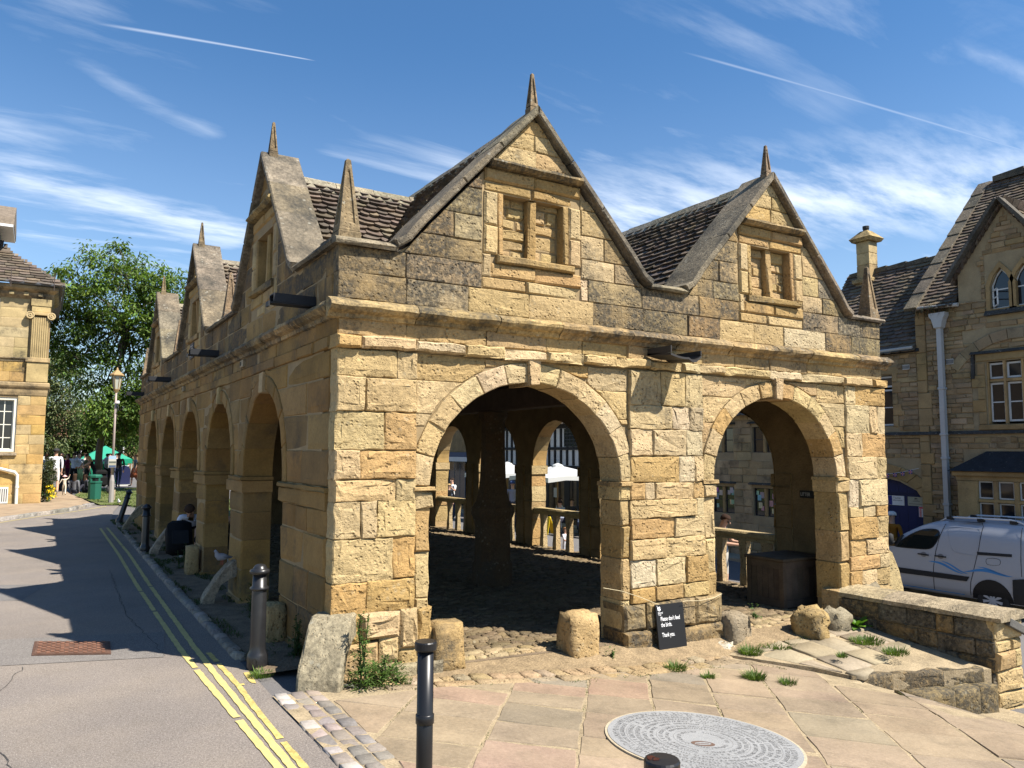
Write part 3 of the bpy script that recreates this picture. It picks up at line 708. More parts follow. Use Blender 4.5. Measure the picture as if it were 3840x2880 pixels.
def ridge(parent,a,b):
    a=Vector(a);b=Vector(b);d=(b-a).normalized();L=(b-a).length;s=Vector((d.y,-d.x,0)); u=0
    while u<L-.05:
        e=min(u+U_(.4,.6),L); V=[]
        for q in (u+.004,e-.004):
            o=a+d*q
            V+=[tuple(o+s*x+Vector((0,0,z+U_(-.006,.006)))) for x,z in ((-.14,-.13),(-.03,.045),(.03,.045),(.14,-.13),(.1,-.16),(-.1,-.16))]
        mb=MB(); mb.add(V,[[i,6+i,6+(i+1)%6,(i+1)%6] for i in range(6)]+[list(range(6)),[11,10,9,8,7,6]],(*vary((.24,.205,.145),.15),.2)); fixn(mb.obj('ridge_stone',M['coping'],parent)); u=e
ridge(r1,(GF[0],.36,ZM+.02),(GF[0],LEN-.36,ZM+.02)); ridge(r2,(GF[1],.36,ZM+.02),(GF[1],LEN-.36,ZM+.02))
for k,c in enumerate(GL): ridge(rs[k],(.3,c,ZR+.01),(GF[0]+.1,c,ZR+.01))
# ---- spouts, light, plaque, vents
for i,y in enumerate((.72,5.4,10.35,15.1)):
    mb=MB(); F=plane_frame((0,y,3.30),(-1,0,0),(0,1,0))
    prism(mb,lambda u,v,n:(-u,y+v,3.28+n),False,[[(-.05,-.075),(.36,-.075),(.42,-.05),(.42,.05),(.36,.075),(-.05,.075)]],0,.012,(.02,.021,.024,0))
    for s in (-1,1): box(mb,(-.40,y+s*.075-.006,3.292),(.05,y+s*.075+.006,3.375),(.02,.021,.024,0))
    box(mb,(-.40,y-.069,3.362),(.05,y+.069,3.374),(.02,.021,.024,0)); box(mb,(-.44,y-.05,3.25),(-.425,y+.05,3.30),(.02,.021,.024,0))
    mb.obj('rain_spout',M['generic'],hall)
mb=MB(); V=[]
for i in range(13):   # curved metal spout on the front, tilted to one side
    x=3.60+.46*i/12; dz=-.035*math.sin(i/12*PI*1.05)-(.045*math.sin((i-7)/5*PI) if i>7 else 0)
    for y in (-.02,-.40): V.append((x,y,2.985+dz+(.0 if y>-.1 else -.03)))
V2=[(x,y,z+.022) for x,y,z in V]
n=len(V); fs=[]
for i in range(12): fs+=[[2*i,2*i+1,2*i+3,2*i+2],[n+2*i,n+2*i+2,n+2*i+3,n+2*i+1],[2*i,2*i+2,n+2*i+2,n+2*i],[2*i+1,n+2*i+1,n+2*i+3,2*i+3]]
fs+=[[0,n,n+1,1],[n-2,n-1,2*n-1,2*n-2]]; mb.add(V+V2,fs,(.035,.032,.03,0)); box(mb,(3.60,-.40,2.985),(3.614,-.02,3.06),(.035,.032,.03,0)); box(mb,(4.046,-.40,2.985),(4.06,-.02,3.03),(.035,.032,.03,0))
mb.obj('metal_rain_spout',M['generic'],hall)
mb=MB(); box(mb,(-.03,7.50,3.49),(.0,7.86,3.76),(.05,.05,.055,0),ch=.006); pl=mb.obj('plaque',M['generic'],hall)
mb=MB()
for i in range(5): box(mb,(-.033,7.56,3.53+.042*i),(-.0302,7.80-.05*(i%2),3.545+.042*i),(.35,.34,.32,0))
mb.obj('plaque_lettering',M['generic'],pl)
for y in (3.6,8.4):
    mb=MB(); box(mb,(-.045,y-.09,2.965),(0,y+.09,3.055),(.30,.24,.15,0),ch=.006); box(mb,(-.05,y+.02,2.985),(-.046,y+.07,3.035),(.01,.01,.01,0)); mb.obj('vent_block',M['generic'],hall)
# ---- inside: pillars with bulging pedestals, timbers, balustrade of the east arcade
for y in (3.98,7.9,11.8):
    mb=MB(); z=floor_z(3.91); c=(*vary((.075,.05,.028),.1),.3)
    def octa(r,z): return [(3.91+r*math.cos(PI/8+PI/4*i)*1.08,y+r*math.sin(PI/8+PI/4*i)*1.08,z) for i in range(8)]
    def sq(r,z): return [(3.91+r*sx,y+r*sy,z) for sx,sy in ((1,.414),(.414,1),(-.414,1),(-1,.414),(-1,-.414),(-.414,-1),(.414,-1),(1,-.414))]
    R=[sq(0.290,z-.05),sq(0.290,z+.32),octa(0.262,z+.36),octa(0.255,z+.88),octa(0.276,.84),octa(0.314,.93),octa(0.310,1.03),octa(0.248,1.12),octa(0.214,1.25),octa(0.190,1.5),octa(0.176,1.9),octa(0.172,2.36),octa(0.207,2.44),octa(0.221,2.52)]
    V=[p for r in R for p in r]; fs=[[k*8+i,k*8+(i+1)%8,k*8+8+(i+1)%8,k*8+8+i] for k in range(len(R)-1) for i in range(8)]+[[8*len(R)-8+i for i in range(8)]]
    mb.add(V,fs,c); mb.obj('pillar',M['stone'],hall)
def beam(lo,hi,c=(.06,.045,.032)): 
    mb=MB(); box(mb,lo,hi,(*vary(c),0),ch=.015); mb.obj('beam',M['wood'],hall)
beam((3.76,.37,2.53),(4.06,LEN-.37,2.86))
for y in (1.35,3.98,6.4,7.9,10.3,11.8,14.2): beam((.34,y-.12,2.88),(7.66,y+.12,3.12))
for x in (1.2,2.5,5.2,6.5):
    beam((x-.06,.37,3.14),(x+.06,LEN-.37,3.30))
for k in range(5):
    c=ARL[k]; z=floor_z(7.8)
    bal=empty('balustrade',(7.75,c,z),['low stone balustrade in the east arch beside the litter box','low stone balustrade in the second east arch from the front','low stone balustrade in the middle east arch in front of the parasols','low stone balustrade in the fourth east arch from the front','low stone balustrade in the farthest east arch in front of the shop'][k],'balustrade','stone balustrades of the east arcade',ws=True)
    mb=MB(); sweep(mb,[(-.08,.0),(.08,.0),(.08,.04),(.11,.06),(.11,.11),(.09,.14),(-.09,.14),(-.11,.11),(-.11,.06),(-.08,.04)],[((7.75,lerp(c-LHW+.01,c+LHW-.01,i/4),.475),(1,0)) for i in range(5)],(*vary(PALE),.05),.004); fixn(mb.obj('rail',M['stone'],bal))
    for off in ((.31,-.2,-.66),(.5,0,-.5),(.62,.11,-.39),(.5,0,-.5),(.27,-.23,-.72))[k]:
        y=c+off; mb=MB(); w=.072
        R=[[(7.75+sx*a,y+sy*b,zz) for sx,sy in ((-1,-1),(1,-1),(1,1),(-1,1))] for a,b,zz in ((.058,w*1.05,z-.15),(.056,w,z+.12),(.046,w*.82,z+.35),(.05,w*.95,z+.6),(.06,w*1.15,.476))]
        V=[(a+U_(-.006,.006),b+U_(-.006,.006),c_) for r in R for a,b,c_ in r]; mb.add(V,[[q*4+i,q*4+(i+1)%4,q*4+4+(i+1)%4,q*4+4+i] for q in range(4) for i in range(4)],(*vary((.42,.31,.17)),.15)); mb.obj('baluster',M['stone'],bal)
# buttress on the right corner and rounded base stones of the right pier
mb=MB(); prism(mb,F_front,False,[[(8.0,-1.2),(8.42,-1.2),(8.36,.0),(8.28,.24),(8.13,.5),(8.0,.58)]],-.5,-.02,(*vary(PALE),.1)); mb.obj('buttress',M['stone'],hall)
for a,b,z0,z1,pr,col in ((6.80,7.34,-.2,.10,.1,TAN),(7.0,7.42,-.55,-.16,.16,GREY),(7.36,7.62,-.4,.14,.1,GREY),(7.62,8.02,-.4,.1,.06,TAN)): put(w_front,F_front,False,rc(a,b,z0,z1),proud=pr,back=.2,col=col,soot=.35,rough=.02,ch=.08)
# ================================================================== ground
KX=[(-.5,0),(.0,-.03),(3.5,-.295),(4.6,-.375),(5.2,-.46),(6.3,-.85),(8,-.97),(14.6,-1.42),(17.3,-1.56)]
KN=[(1.0,0.03),(3.0,.03),(8,-.97),(14.6,-1.42),(17.3,-1.56)]
def H(x,y):
    a=interp(x,KX); b=interp(x,KN)
    return lerp(a,b,clampf((y-LEN)/3,0,1))+(.30*clampf((y-8)/11,0,1)*clampf((x-8)/2,0,1))
def zplat(x,y): return lerp(H(x,y)+.03,-.245+.115*y,clampf((x-4.4)/.7,0,1))
def sheet(name,xs,ys,dz,m,inside=None,kind='structure',col=(1,1,1,0),parent=None,zf=None):
    mb=MB(); V=[(x,y,(zf or H)(x,y)+dz) for y in ys for x in xs]; n=len(xs); fs=[]
    for j in range(len(ys)-1):
        for i in range(n-1):
            if inside is None or inside((xs[i]+xs[i+1])/2,(ys[j]+ys[j+1])/2): fs.append([j*n+i,j*n+i+1,(j+1)*n+i+1,(j+1)*n+i])
    mb.add(V,fs,col); return mb.obj(name,M[m],parent,kind=kind)
def rngs(a,b,k): return [a+(b-a)*i/k for i in range(k+1)]
gx=[-900,-300,-100,-40,-20,-10]+rngs(-8,-1,7)+[-.5,0]+rngs(.5,17.5,34)+[20,26,40,100,300,900]
gy=[-300,-100,-40,-20]+rngs(-12,44,56)+[60,100,300,900,1500]
ys_road=rngs(-14,27,82)
sheet('ground',gx,gy,-.03,'asphalt2')
def poly_sheet(name,P,m,zf,kind='structure',dz=0,col=(1,1,1,0),th=0,parent=None,grid=.5):
    xs=[p[0] for p in P]; ys=[p[1] for p in P]; bm=bmesh.new()
    f=bm.faces.new([bm.verts.new((x,y,0)) for x,y in ccw(P)])
    for ax,lo,hi in ((0,min(xs),max(xs)),(1,min(ys),max(ys))):
        k=lo+grid
        while k<hi:
            co=(k,0,0) if ax==0 else (0,k,0); no=(1,0,0) if ax==0 else (0,1,0)
            bmesh.ops.bisect_plane(bm,geom=bm.verts[:]+bm.edges[:]+bm.faces[:],plane_co=co,plane_no=no); k+=grid
    if th:
        r=bmesh.ops.extrude_face_region(bm,geom=bm.faces[:]); 
        for v in [g for g in r['geom'] if isinstance(g,bmesh.types.BMVert)]: v.co.z=-th
    for v in bm.verts: v.co.z+=zf(v.co.x,v.co.y)+dz
    bmesh.ops.recalc_face_normals(bm,faces=bm.faces)
    me=bpy.data.meshes.new(name); bm.to_mesh(me); 
    if not th and me.polygons and me.polygons[0].normal.z<0: me.flip_normals()
    bm.free(); me.materials.append(M[m]); at=me.attributes.new('tint','FLOAT_COLOR','FACE'); at.data.foreach_set('color',list(col)*len(me.polygons))
    o=bpy.data.objects.new(name,me); COL.objects.link(o); 
    if kind: o['kind']=kind
    if parent: par(o,parent)
    return o
poly_sheet('road',[(-9,-14),(-.56,-14),(-.55,0),(-.52,10),(-.45,17),(-.2,20),(.2,23),(-.5,23.35),(-1.3,21.05),(-3.0,18.0),(-5,15.5),(-9,12)],'asphalt',H,dz=-.012)
# earth verge along the arcade, and the green beyond
poly_sheet('verge',[(-.5,.25),(.3,.25),(.3,17),(-.30,17),(-.44,12),(-.5,5)],'dirt',lambda x,y:.0,dz=.012)
M['lawn']=mat('lawn_ground',(.115,.13,.04),var=.45,vs_=2,grain=.35,gs=40,bump=.8,bs=40,bd=.03,tint=False)
poly_sheet('lawn',[(-.35,23.2),(.3,23.0),(2.5,17.5),(7.5,17.5),(7.5,36),(-.2,36),(-.9,30)],'lawn',H,dz=.02)
# flagstone pavement of the corner
def hpv(x,y): return H(x,y)
pave=poly_sheet('pavement',[(-.56,-.35),(.3,-.35),(1.2,-.02),(3.0,-.0),(4.5,0.0),(5.1,-1.1),(5.2,-1.45),(7.0,-1.75),(7.2,-12),(-.2,-12),(-.5,-6)],'joint',hpv,dz=.001)
dS=Vector((.63,.777)).normalized(); dP=Vector((dS.y,-dS.x))
edgeP=[(.2,-.52),(1.03,-.56),(2.12,-.73),(3.07,-.75),(4.3,-.62),(4.80,-1.12)]
def topline(x): return interp(x,edgeP)
fc=0
def flag_color():
    q=rnd.random()
    return (.228,.172,.114) if q<.65 else ((.24,.188,.128) if q<.84 else ((.232,.158,.110) if q<.95 else (.205,.168,.118)))
PB=[-1.1,-.45,.2,.83,1.54,2.18,2.73,3.28,3.85,4.53,5.2,5.9,6.6,7.4,8.2]
for i in range(len(PB)-1):
    p0,p1=PB[i],PB[i+1]; s=-7.5+U_(0,.4)
    while s<4.5:
        e=s+U_(.32,.72); sk=U_(-.04,.06)
        P=[(s,p0),(e,p0),(e+sk,p1),(s+sk,p1)]; s=e
        Q=[tuple(dS*a+dP*b) for a,b in P]
        Q=polyclip(ccw(Q),[(-1,.03,.16),(1,0,6.9),(0,1,-.54),(-.10,1,-.625),(.0,1,-.56),(.8,.6,3.30),(-.0,1,-.56)]) if Q[0][1]>-20 else Q
        if len(Q)<3 or abs(area(Q))<.012: continue
        cx,cy=sum(q[0] for q in Q)/len(Q),sum(q[1] for q in Q)/len(Q)
        if cy<-6.9 or cx>6.8 or (cx>5.0 and cy>-2.05): continue
        mb=MB(); stone(mb,lambda u,v,n:(u,v,H(u,v)+n),False,Q,.03,.006+U_(-.0025,.003),.006,.0025,(*vary(flag_color(),.13,.03),0),.010,.14,False,.009)
        if mb.f: mb.obj('flagstone',M['flag'],pave,False); fc+=1
# pitched stone edging between the pavement and the hall
el=[(.38,-.29),(1.15,-.29),(2.1,-.35),(3.08,-.43),(3.6,-.36),(4.25,-.2)]
for r in range(2):
    x=.33
    while x<4.35:
        e=x+(U_(.10,.22) if r==0 else U_(.25,.6)); ym=lambda q:interp(q,el)
        b0,b1=(ym,lambda q:.5*(ym(q)+topline(q))) if r==0 else (lambda q:.5*(ym(q)+topline(q)),topline)
        P=[(x,b1(x)),(e,b1(e)),(e+U_(-.02,.02),b0(e)),(x+U_(-.02,.02),b0(x))]
        mb=MB(); stone(mb,lambda u,v,n:(u,v,H(u,v)+n+(.022 if r==0 else .010)),False,P,.08,U_(-.004,.006),.008,.005,(*vary((.32,.23,.125) if rnd.random()<.7 else (.28,.215,.14),.14),.05),.006,.12)
        if mb.f: mb.obj('edging_stone',M['stone'],pave,True)
        x=e
# granite setts along the kerb
for r in range(4):
    y=-.30+U_(-.05,.0)
    while y>-3.4:
        w=U_(.13,.19); x0=-.56+.125*r+(.02*(-y) if r==3 else 0); x1=x0+(.125 if r<3 else .10)
        lim=interp(-y,[(.3,-.10),(.7,-.10),(2.0,-.22),(3.4,-.30)])
        if x1<lim+.02:
            col=(.38,.345,.30) if r==0 and rnd.random()<.75 else ((.20,.175,.155) if rnd.random()<.6 else (.24,.195,.17))
            mb=MB(); stone(mb,lambda u,v,n:(u,v,H(u,v)+n),False,rc(x0,x1,y-w,y),.05,.008+U_(-.005,.005),.009,.006,(*vary(col,.12),0),.009,.12)
            if mb.f and not (r==0 and -.95<y<-.72): mb.obj('sett',M['flag'],pave,True)
        y-=w
# kerb of small dark stones along the verge
y=.9
verge=[o for o in bpy.data.objects if o.name=='verge'][0]
while y<15.8:
    w=U_(.16,.26); x=lerp(-.53,-.40,clampf((y-5)/11,0,1)); mb=MB(); stone(mb,lambda u,v,n:(u,v,n),False,rc(x-.06,x+.07,y,y+w),.08,.035+U_(-.01,.01),.02,.006,(*vary((.27,.23,.185),.2),.2),.008,.15)
    mb.obj('kerb_stone',M['stone'],verge,True); y+=w
# raised platform before the right arch, two steps
PL=[(4.42,-.35),(4.6,-.66),(4.95,-1.06),(5.12,-1.40),(6.36,-1.74),(6.86,-1.90),(6.86,-.2),(4.5,-.2)]
plat=poly_sheet('platform',PL,'joint',zplat,th=.7,dz=-.004)
for i in range(7):
    for j in range(5):
        a0,a1=4.36+.44*i,4.36+.44*(i+1); b0,b1=-.12-.40*(j+1),-.12-.40*j
        o1=U_(-.06,.06)
        Q=polyclip([(a0+o1-.04*j,b0),(a1+o1-.04*j,b0),(a1+o1-.04*j,b1),(a0+o1-.04*j,b1)],[(-.8,-.55,-3.165),(-.88,-.47,-3.86),(.27,-1,2.93-.02),(1,0,6.84),(0,1,-.30)])
        # front edge strip gets its own kerb stones
        if len(Q)<3 or abs(area(Q))<.02: continue
        mb=MB(); stone(mb,lambda u,v,n:(u,v,zplat(u,v)+n),False,Q,.03,.010+U_(-.003,.004),.008,.003,(*vary((.25,.205,.138),.13),.05),.012,.14,False,.010)
        if mb.f: mb.obj('flagstone',M['flag'],plat,True)
F_step=plane_frame((5.12,-1.40,0),(1.24,-.34,0),(0,0,1))
for a,b in ((-.02,.52),(.52,1.18),(1.18,1.72)): 
    mb=MB(); stone(mb,F_step,False,[(a,-.62),(b,-.62),(b,-.402-.03*b),(a,-.402-.03*a)],.34,.012,.010,.006,(*vary(TAN,.1),.80),.002,.12); mb.obj('step_stone',M['stone'],plat,True)
st=poly_sheet('step',[(5.2,-1.40),(5.60,-1.74),(6.82,-1.93),(6.88,-1.6)],'flag',lambda x,y:lerp(-.50,-.60,clampf((x-5.2)/.5,0,1)),th=.5,dz=-.01,col=(.27,.215,.14,0))
F_s2=plane_frame((5.66,-1.80,0),(1.12,-.2,0),(0,0,1))
for a,b in ((0,.5),(.5,.86),(.86,1.15)):
    mb=MB(); stone(mb,F_s2,False,rc(a,b,-1.0,-.595),.36,.012,.014,.008,(*vary(TAN,.12),.72),.002,.12); mb.obj('step_stone',M['stone'],st,True)
# rough cobbled floor of the hall
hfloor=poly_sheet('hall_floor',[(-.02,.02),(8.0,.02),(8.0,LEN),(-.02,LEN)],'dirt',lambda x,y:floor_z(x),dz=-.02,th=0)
poly_sheet('threshold',[(.2,.03),(.3,-.36),(1.15,-.38),(2.1,-.44),(3.1,-.5),(3.7,-.44),(4.7,-.40),(6.9,-.42),(7.0,.03)],'sand',lambda x,y:lerp(floor_z(x)-.022,(H(x,y) if x<4.7 else max(H(x,y),zplat(x,y)))+.01,clampf((.0-y)/.40,0,1)),grid=.15)
cob=[]; y=-.02
while y<LEN-.1:
    h=U_(.07,.115); x=-.0
    while x<7.95:
        w=U_(.11,.24); 
        if x+w>7.98: break
        cx,cy=x+w/2,y+h/2
        ok=(y>.36 or any(abs(cx-c)<AHW-.1 for c in ARF)) and (y>.12 or (1.35<cx<2.35 and y>-.02) or (4.75<cx<6.3))
        if ok: cob.append(((Vector((cx,cy,0))-CAM).length,x,y,w,h))
        x+=w
    y+=h
cob.sort()
def cobble(mb,x,y,w,h):
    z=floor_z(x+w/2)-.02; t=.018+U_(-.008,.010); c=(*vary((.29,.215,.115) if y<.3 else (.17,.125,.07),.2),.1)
    if y<0: z-=.05*(-y/.12)
    P=[(x+.01,y+.006),(x+w-.01,y+.006+U_(-.01,.01)),(x+w-.008,y+h-.006),(x+.01,y+h-.006+U_(-.01,.01))]
    r=inset(P,.011); tl=U_(-.015,.015); V=[(a,b,z-.02) for a,b in P]+[(a,b,z+t*.5) for a,b in P]+[(a,b,z+t+(tl if k in (1,2) else -tl)) for k,(a,b) in enumerate(r)]
    mb.add(V,[[k*4+i,k*4+(i+1)%4,k*4+4+(i+1)%4,k*4+4+i] for k in range(2) for i in range(4)]+[[8,9,10,11]],c)
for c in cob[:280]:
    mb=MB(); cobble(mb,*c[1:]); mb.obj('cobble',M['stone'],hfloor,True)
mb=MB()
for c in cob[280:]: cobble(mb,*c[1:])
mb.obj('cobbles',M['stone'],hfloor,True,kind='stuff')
# painted lines
def line_strip(name,pts,w,zoff=.0,m='paint'):
    mb=MB(); P=[]; 
    for i in range(len(pts)-1):
        n=max(2,int(math.dist(pts[i],pts[i+1])/.07))
        for k in range(n): P.append((lerp(pts[i][0],pts[i+1][0],k/n),lerp(pts[i][1],pts[i+1][1],k/n)))
    P.append(pts[-1]); V=[];fs=[]
    for i,p in enumerate(P):
        q=P[min(i+1,len(P)-1)];r=P[max(i-1,0)]; d=Vector((q[0]-r[0],q[1]-r[1])).normalized(); a,b=w/2+U_(-.006,.003),w/2+U_(-.006,.003)
        V+=[(p[0]-d.y*a,p[1]+d.x*a,H(p[0],p[1])+zoff),(p[0]+d.y*b,p[1]-d.x*b,H(p[0],p[1])+zoff)]
    for i in range(len(P)-1):
        if rnd.random()>.03: fs.append([2*i,2*i+1,2*i+3,2*i+2])
    mb.add(V,fs); o=mb.obj(name,M[m],None,kind='structure'); return o
line_strip('yellow_line',[(-.88,-4),(-.87,-1.75),(-.93,.6),(-.95,1.6),(-.93,5.7),(-.87,9.4),(-.84,15.0)],.055,-.006)
line_strip('yellow_line',[(-.80,-4),(-.80,-1.8),(-.82,.6),(-.82,1.6),(-.77,5.7),(-.70,9.4),(-.69,15.0)],.055,-.006)
M['oldpaint']=mat('worn_yellow_paint',(.46,.36,.12),var=.3,vs_=9,grain=.35,gs=70,bump=.5,bs=120,bd=.004,tint=False)
line_strip('worn_yellow_line',[(-.735,-1.9),(-.735,-.6),(-.72,.2),(-.74,1.3)],.05,-.007,'oldpaint'); line_strip('worn_yellow_line',[(-.74,.12),(-.60,.10),(-.58,.45)],.05,-.0068,'oldpaint')
line_strip('edge_line',[(-9,11.6),(-5,15.1),(-3.0,17.6),(-1.25,20.6),(-.2,22.7)],.06,-.006)
for P,c_ in (([(-6.5,-3.2),(-3.1,-3.9),(-2.9,-2.6),(-6.4,-1.9)],(.17,.155,.14,0)),([(-4.6,6.2),(-2.3,5.2),(-2.0,6.4),(-4.4,7.5)],(.15,.14,.13,0))): poly_sheet('tarmac_patch',P,'patch',H,dz=-.0095,col=c_)
def crack(pts,w,seed):
    rr=random.Random(seed); mb=MB(); V=[]; n=0; Q=[]
    for a,b in zip(pts,pts[1:]):
        k=max(2,int(math.dist(a,b)/.09))
        for i in range(k): Q.append((lerp(a[0],b[0],i/k)+rr.uniform(-.02,.02),lerp(a[1],b[1],i/k)+rr.uniform(-.02,.02)))
    for i,(x,y) in enumerate(Q): ww=w*rr.uniform(.3,1); V+=[(x-ww,y,-.0075),(x+ww,y+ww*.5,-.0075)]
    mb.add(V,[[2*i,2*i+1,2*i+3,2*i+2] for i in range(len(Q)-1)],(.05,.046,.042,0)); mb.obj('tarmac_crack',M['patch'],None,kind='structure')
crack([(-2.7,2.9),(-4.2,4.1),(-5.6,4.0)],.006,1); crack([(-2.9,-2.6),(-2.2,-1.2),(-2.5,.4),(-2.2,1.7)],.005,2); crack([(-1.1,1.4),(-1.25,3.6),(-1.15,7.5)],.005,3)
# manhole cover in its patch
poly_sheet('concrete_patch',[(-2.75,1.88),(-1.12,1.35),(-.98,2.42),(-2.7,2.98)],'patch',H,dz=-.008,col=(.165,.148,.132,0))
mh=empty('manhole_cover',(-1.84,2.13,0),'rusty rectangular iron manhole cover with raised grid in the road','manhole cover',ws=True)
A_=Vector((.62,-.345,0)).normalized()*.345; 
c0=[(-2.169,2.008),(-1.533,1.69),(-1.504,2.226),(-2.146,2.605)]
mb=MB(); Pm=ccw(c0); prism(mb,lambda u,v,n:(u,v,n),False,[Pm],-.03,.0,(.75,.7,.7,0)); mb.obj('frame',M['rust'],mh)
bil=lambda s,t:tuple(lerp(lerp(c0[0][k],c0[1][k],s),lerp(c0[3][k],c0[2][k],s),t) for k in (0,1))
mb=MB(); prism(mb,lambda u,v,n:(u,v,n),False,[[bil(.03,.04),bil(.97,.04),bil(.97,.96),bil(.03,.96)]],-.02,.004,(.9,.85,.85,0))
for i in range(15):
    for j in range(9):
        if (i+j)%2==0 and not (4<i<10 and 3<j<6) or (4<i<10 and 3<j<6 and rnd.random()<.5):
            s,t=.06+.88*i/15,.08+.86*j/9; prism(mb,lambda u,v,n:(u,v,n),False,[[bil(s,t),bil(s+.046,t),bil(s+.046,t+.075),bil(s,t+.075)]],.004,.011,(1.5,1.25,1.15,0))
mb.obj('cover_plate',M['rust'],mh)
# ================================================================== guard stones and blocks
def guard(loc,d,width,out,high,label,back=0.12,name='guard_stone',group='quarter round guard stones along the arcade'):
    d=Vector((*d,0)).normalized(); s=Vector((-d.y,d.x,0)); mb=MB(); prof=[]
    n=9
    for i in range(n+1):
        a=PI/2*i/n; tq=i/n; prof.append((out*tq,high*(1-tq**1.5) if i<n else -.12))
    prof=[(-back,high*1.0)]+prof+[(out-.16,-.12),(out-.17,.06),(out*.42,high*.42),(0.02,high*.62),(-back,high*.66)]
    V=[];k=len(prof); ws=(-.5,-.44,-.15,.15,.44,.5)
    for w in ws:
        sh=.02 if abs(w)==.5 else 0
        cx=sum(p[0] for p in prof)/k; cz=sum(p[1] for p in prof)/k
        for x,z in prof:
            l=math.hypot(x-cx,z-cz); x2=x-(x-cx)/l*sh; z2=z-(z-cz)/l*sh
            p=Vector(loc)+d*(x2+U_(-.006,.006))+s*(w*width+U_(-.004,.004)); V.append((p.x,p.y,loc[2]+z2+U_(-.005,.005)))
    fs=[[q*k+i,q*k+(i+1)%k,(q+1)*k+(i+1)%k,(q+1)*k+i] for q in range(len(ws)-1) for i in range(k)]+[list(range(k)),[(len(ws)-1)*k+i for i in range(k)][::-1]]
    mb.add(V,fs,(*vary((.265,.22,.15),.08),.2)); o=fixn(mb.obj(name,M['coping'])); tag(o,label,'guard stone',group); return o
guard((.02,-.02,-.02),(-.50,-.74),.36,.44,.52,'broad quarter round guard stone leaning on the near corner of the hall')
guard((-.02,3.72,0),(-1,.0),.17,.42,.52,'narrow curved guard stone with a pigeon on it in the shaded arcade')
guard((-.02,8.95,0),(-1,.05),.2,.42,.55,'curved guard stone behind the middle iron bollard')
guard((-.02,14.0,0),(-1,.05),.25,.46,.6,'farthest curved guard stone beside the leaning iron bollard')
def block(name,c,sx,sy,sz,label,cat,rz=0,seed=1,rough=.02,sub=3,soot=.15,col=TAN,group=None,sq=.7,m='stone',taper=.9,lean=(0,0)):
    bm=bmesh.new(); bmesh.ops.create_cube(bm,size=2); bmesh.ops.subdivide_edges(bm,edges=bm.edges[:],cuts=sub,use_grid_fill=True)
    for v in bm.verts:
        p=v.co.copy(); q=p.normalized()*1.25; r=p.lerp(q,1-sq); k=lerp(1,taper,(p.z+1)/2)
        nz=noise.noise_vector(p*1.7+Vector((seed*7.3,seed*3.1,0)))*rough*6+noise.noise_vector(p*4+Vector((seed,0,0)))*rough*3
        v.co=Vector((r.x*sx/2*k+nz.x*.5+lean[0]*(p.z+1),r.y*sy/2*k+nz.y*.5+lean[1]*(p.z+1),(r.z+1)*sz/2*.98-.03+nz.z*.4))
    bmesh.ops.rotate(bm,verts=bm.verts,cent=(0,0,0),matrix=Matrix.Rotation(rz,3,'Z'))
    me=bpy.data.meshes.new(name); bm.to_mesh(me); bm.free(); me.materials.append(M[m]); at=me.attributes.new('tint','FLOAT_COLOR','FACE'); at.data.foreach_set('color',[*vary(col,.08),soot]*len(me.polygons)); me.polygons.foreach_set('use_smooth',[True]*len(me.polygons))
    o=bpy.data.objects.new(name,me); COL.objects.link(o); o.location=c; return tag(o,label,cat,group)
block('stone_block',(1.085,.02,-.11),.32,.30,.47,'squared weathered stone block at the left foot of the large front arch','stone block',.05,2,.008,3,.2,TAN,sq=.88,lean=(.01,0))
block('stone_block',(2.63,.0,-.24),.36,.32,.53,'notched stone block with orange lichen at the right foot of the large front arch','stone block',-.08,5,.014,4,.22,TAN,sq=.86)
block('stone_block',(4.83,-.04,-.31),.36,.34,.37,'low stone block at the left foot of the right front arch','stone block',.1,8,.014,3,.35,GREY,sq=.8)
block('boulder',(5.84,-.36,-.31),.40,.36,.38,'rounded knobbly boulder in front of the right arch','boulder',.4,11,.026,4,.32,TAN,sq=.45)
block('boulder',(6.38,-.30,-.31),.34,.3,.30,'small low boulder between the knobbly boulder and the boundary wall','boulder',.2,14,.022,3,.35,GREY,sq=.55)
block('loose_rock',(4.60,-.17,-.355),.30,.17,.12,'pale loose rock lying beside the sign board','rock',.25,17,.02,3,0,(.46,.42,.34),sq=.4)
block('stone_block',(-.12,6.25,0),.18,.22,.48,'small round topped stone post against a shaded arcade pier','stone block',0,21,.008,3,.2,TAN,sq=.75)
block('stone_block',(-.10,1.45,0),.2,.3,.40,'low stone block in shade behind the near iron bollard','stone block',0,24,.012,3,.2,TAN,sq=.8)
# ================================================================== iron bollards
def iron_bollard():
    t=empty('iron_bollard',(0,0,0),'x','bollard','cast iron bollards along the verge')
    mb=MB(); lathe(mb,[(.092,-.12),(.092,.09),(.084,.115),(.072,.14),(.068,.2),(.064,.66),(.063,.665)],seg=16); mb.obj('shaft',M['iron'],t,True)
    mb=MB(); lathe(mb,[(.062,.66),(.082,.672),(.084,.688),(.064,.702),(.060,.80)],seg=16); mb.obj('collar',M['iron'],t,True)
    mb=MB(); lathe(mb,[(.060,.80),(.086,.812),(.090,.832),(.084,.846),(.062,.852),(.060,.862),(.045,.882),(.02,.892),(.001,.894)],seg=16); mb.obj('cap',M['iron'],t,True)
    mb=MB(); lathe(mb,[(.03,0),(.03,.006),(.024,.006),(.024,.002)],seg=12,M=Matrix.Translation((0,-.086,.06))@Matrix.Rotation(PI/2,4,'X')); mb.obj('foundry_mark',M['iron'],t)
    return t
ib=iron_bollard(); ib.location=(-.467,.552,0); ib.rotation_euler=(0,0,-.5); ib['label']='sunlit black iron bollard with domed cap beside the near corner'
c=copy_tree(ib); c.location=(-.43,9.45,.0); c['label']='upright dark iron bollard in the middle of the shaded verge'
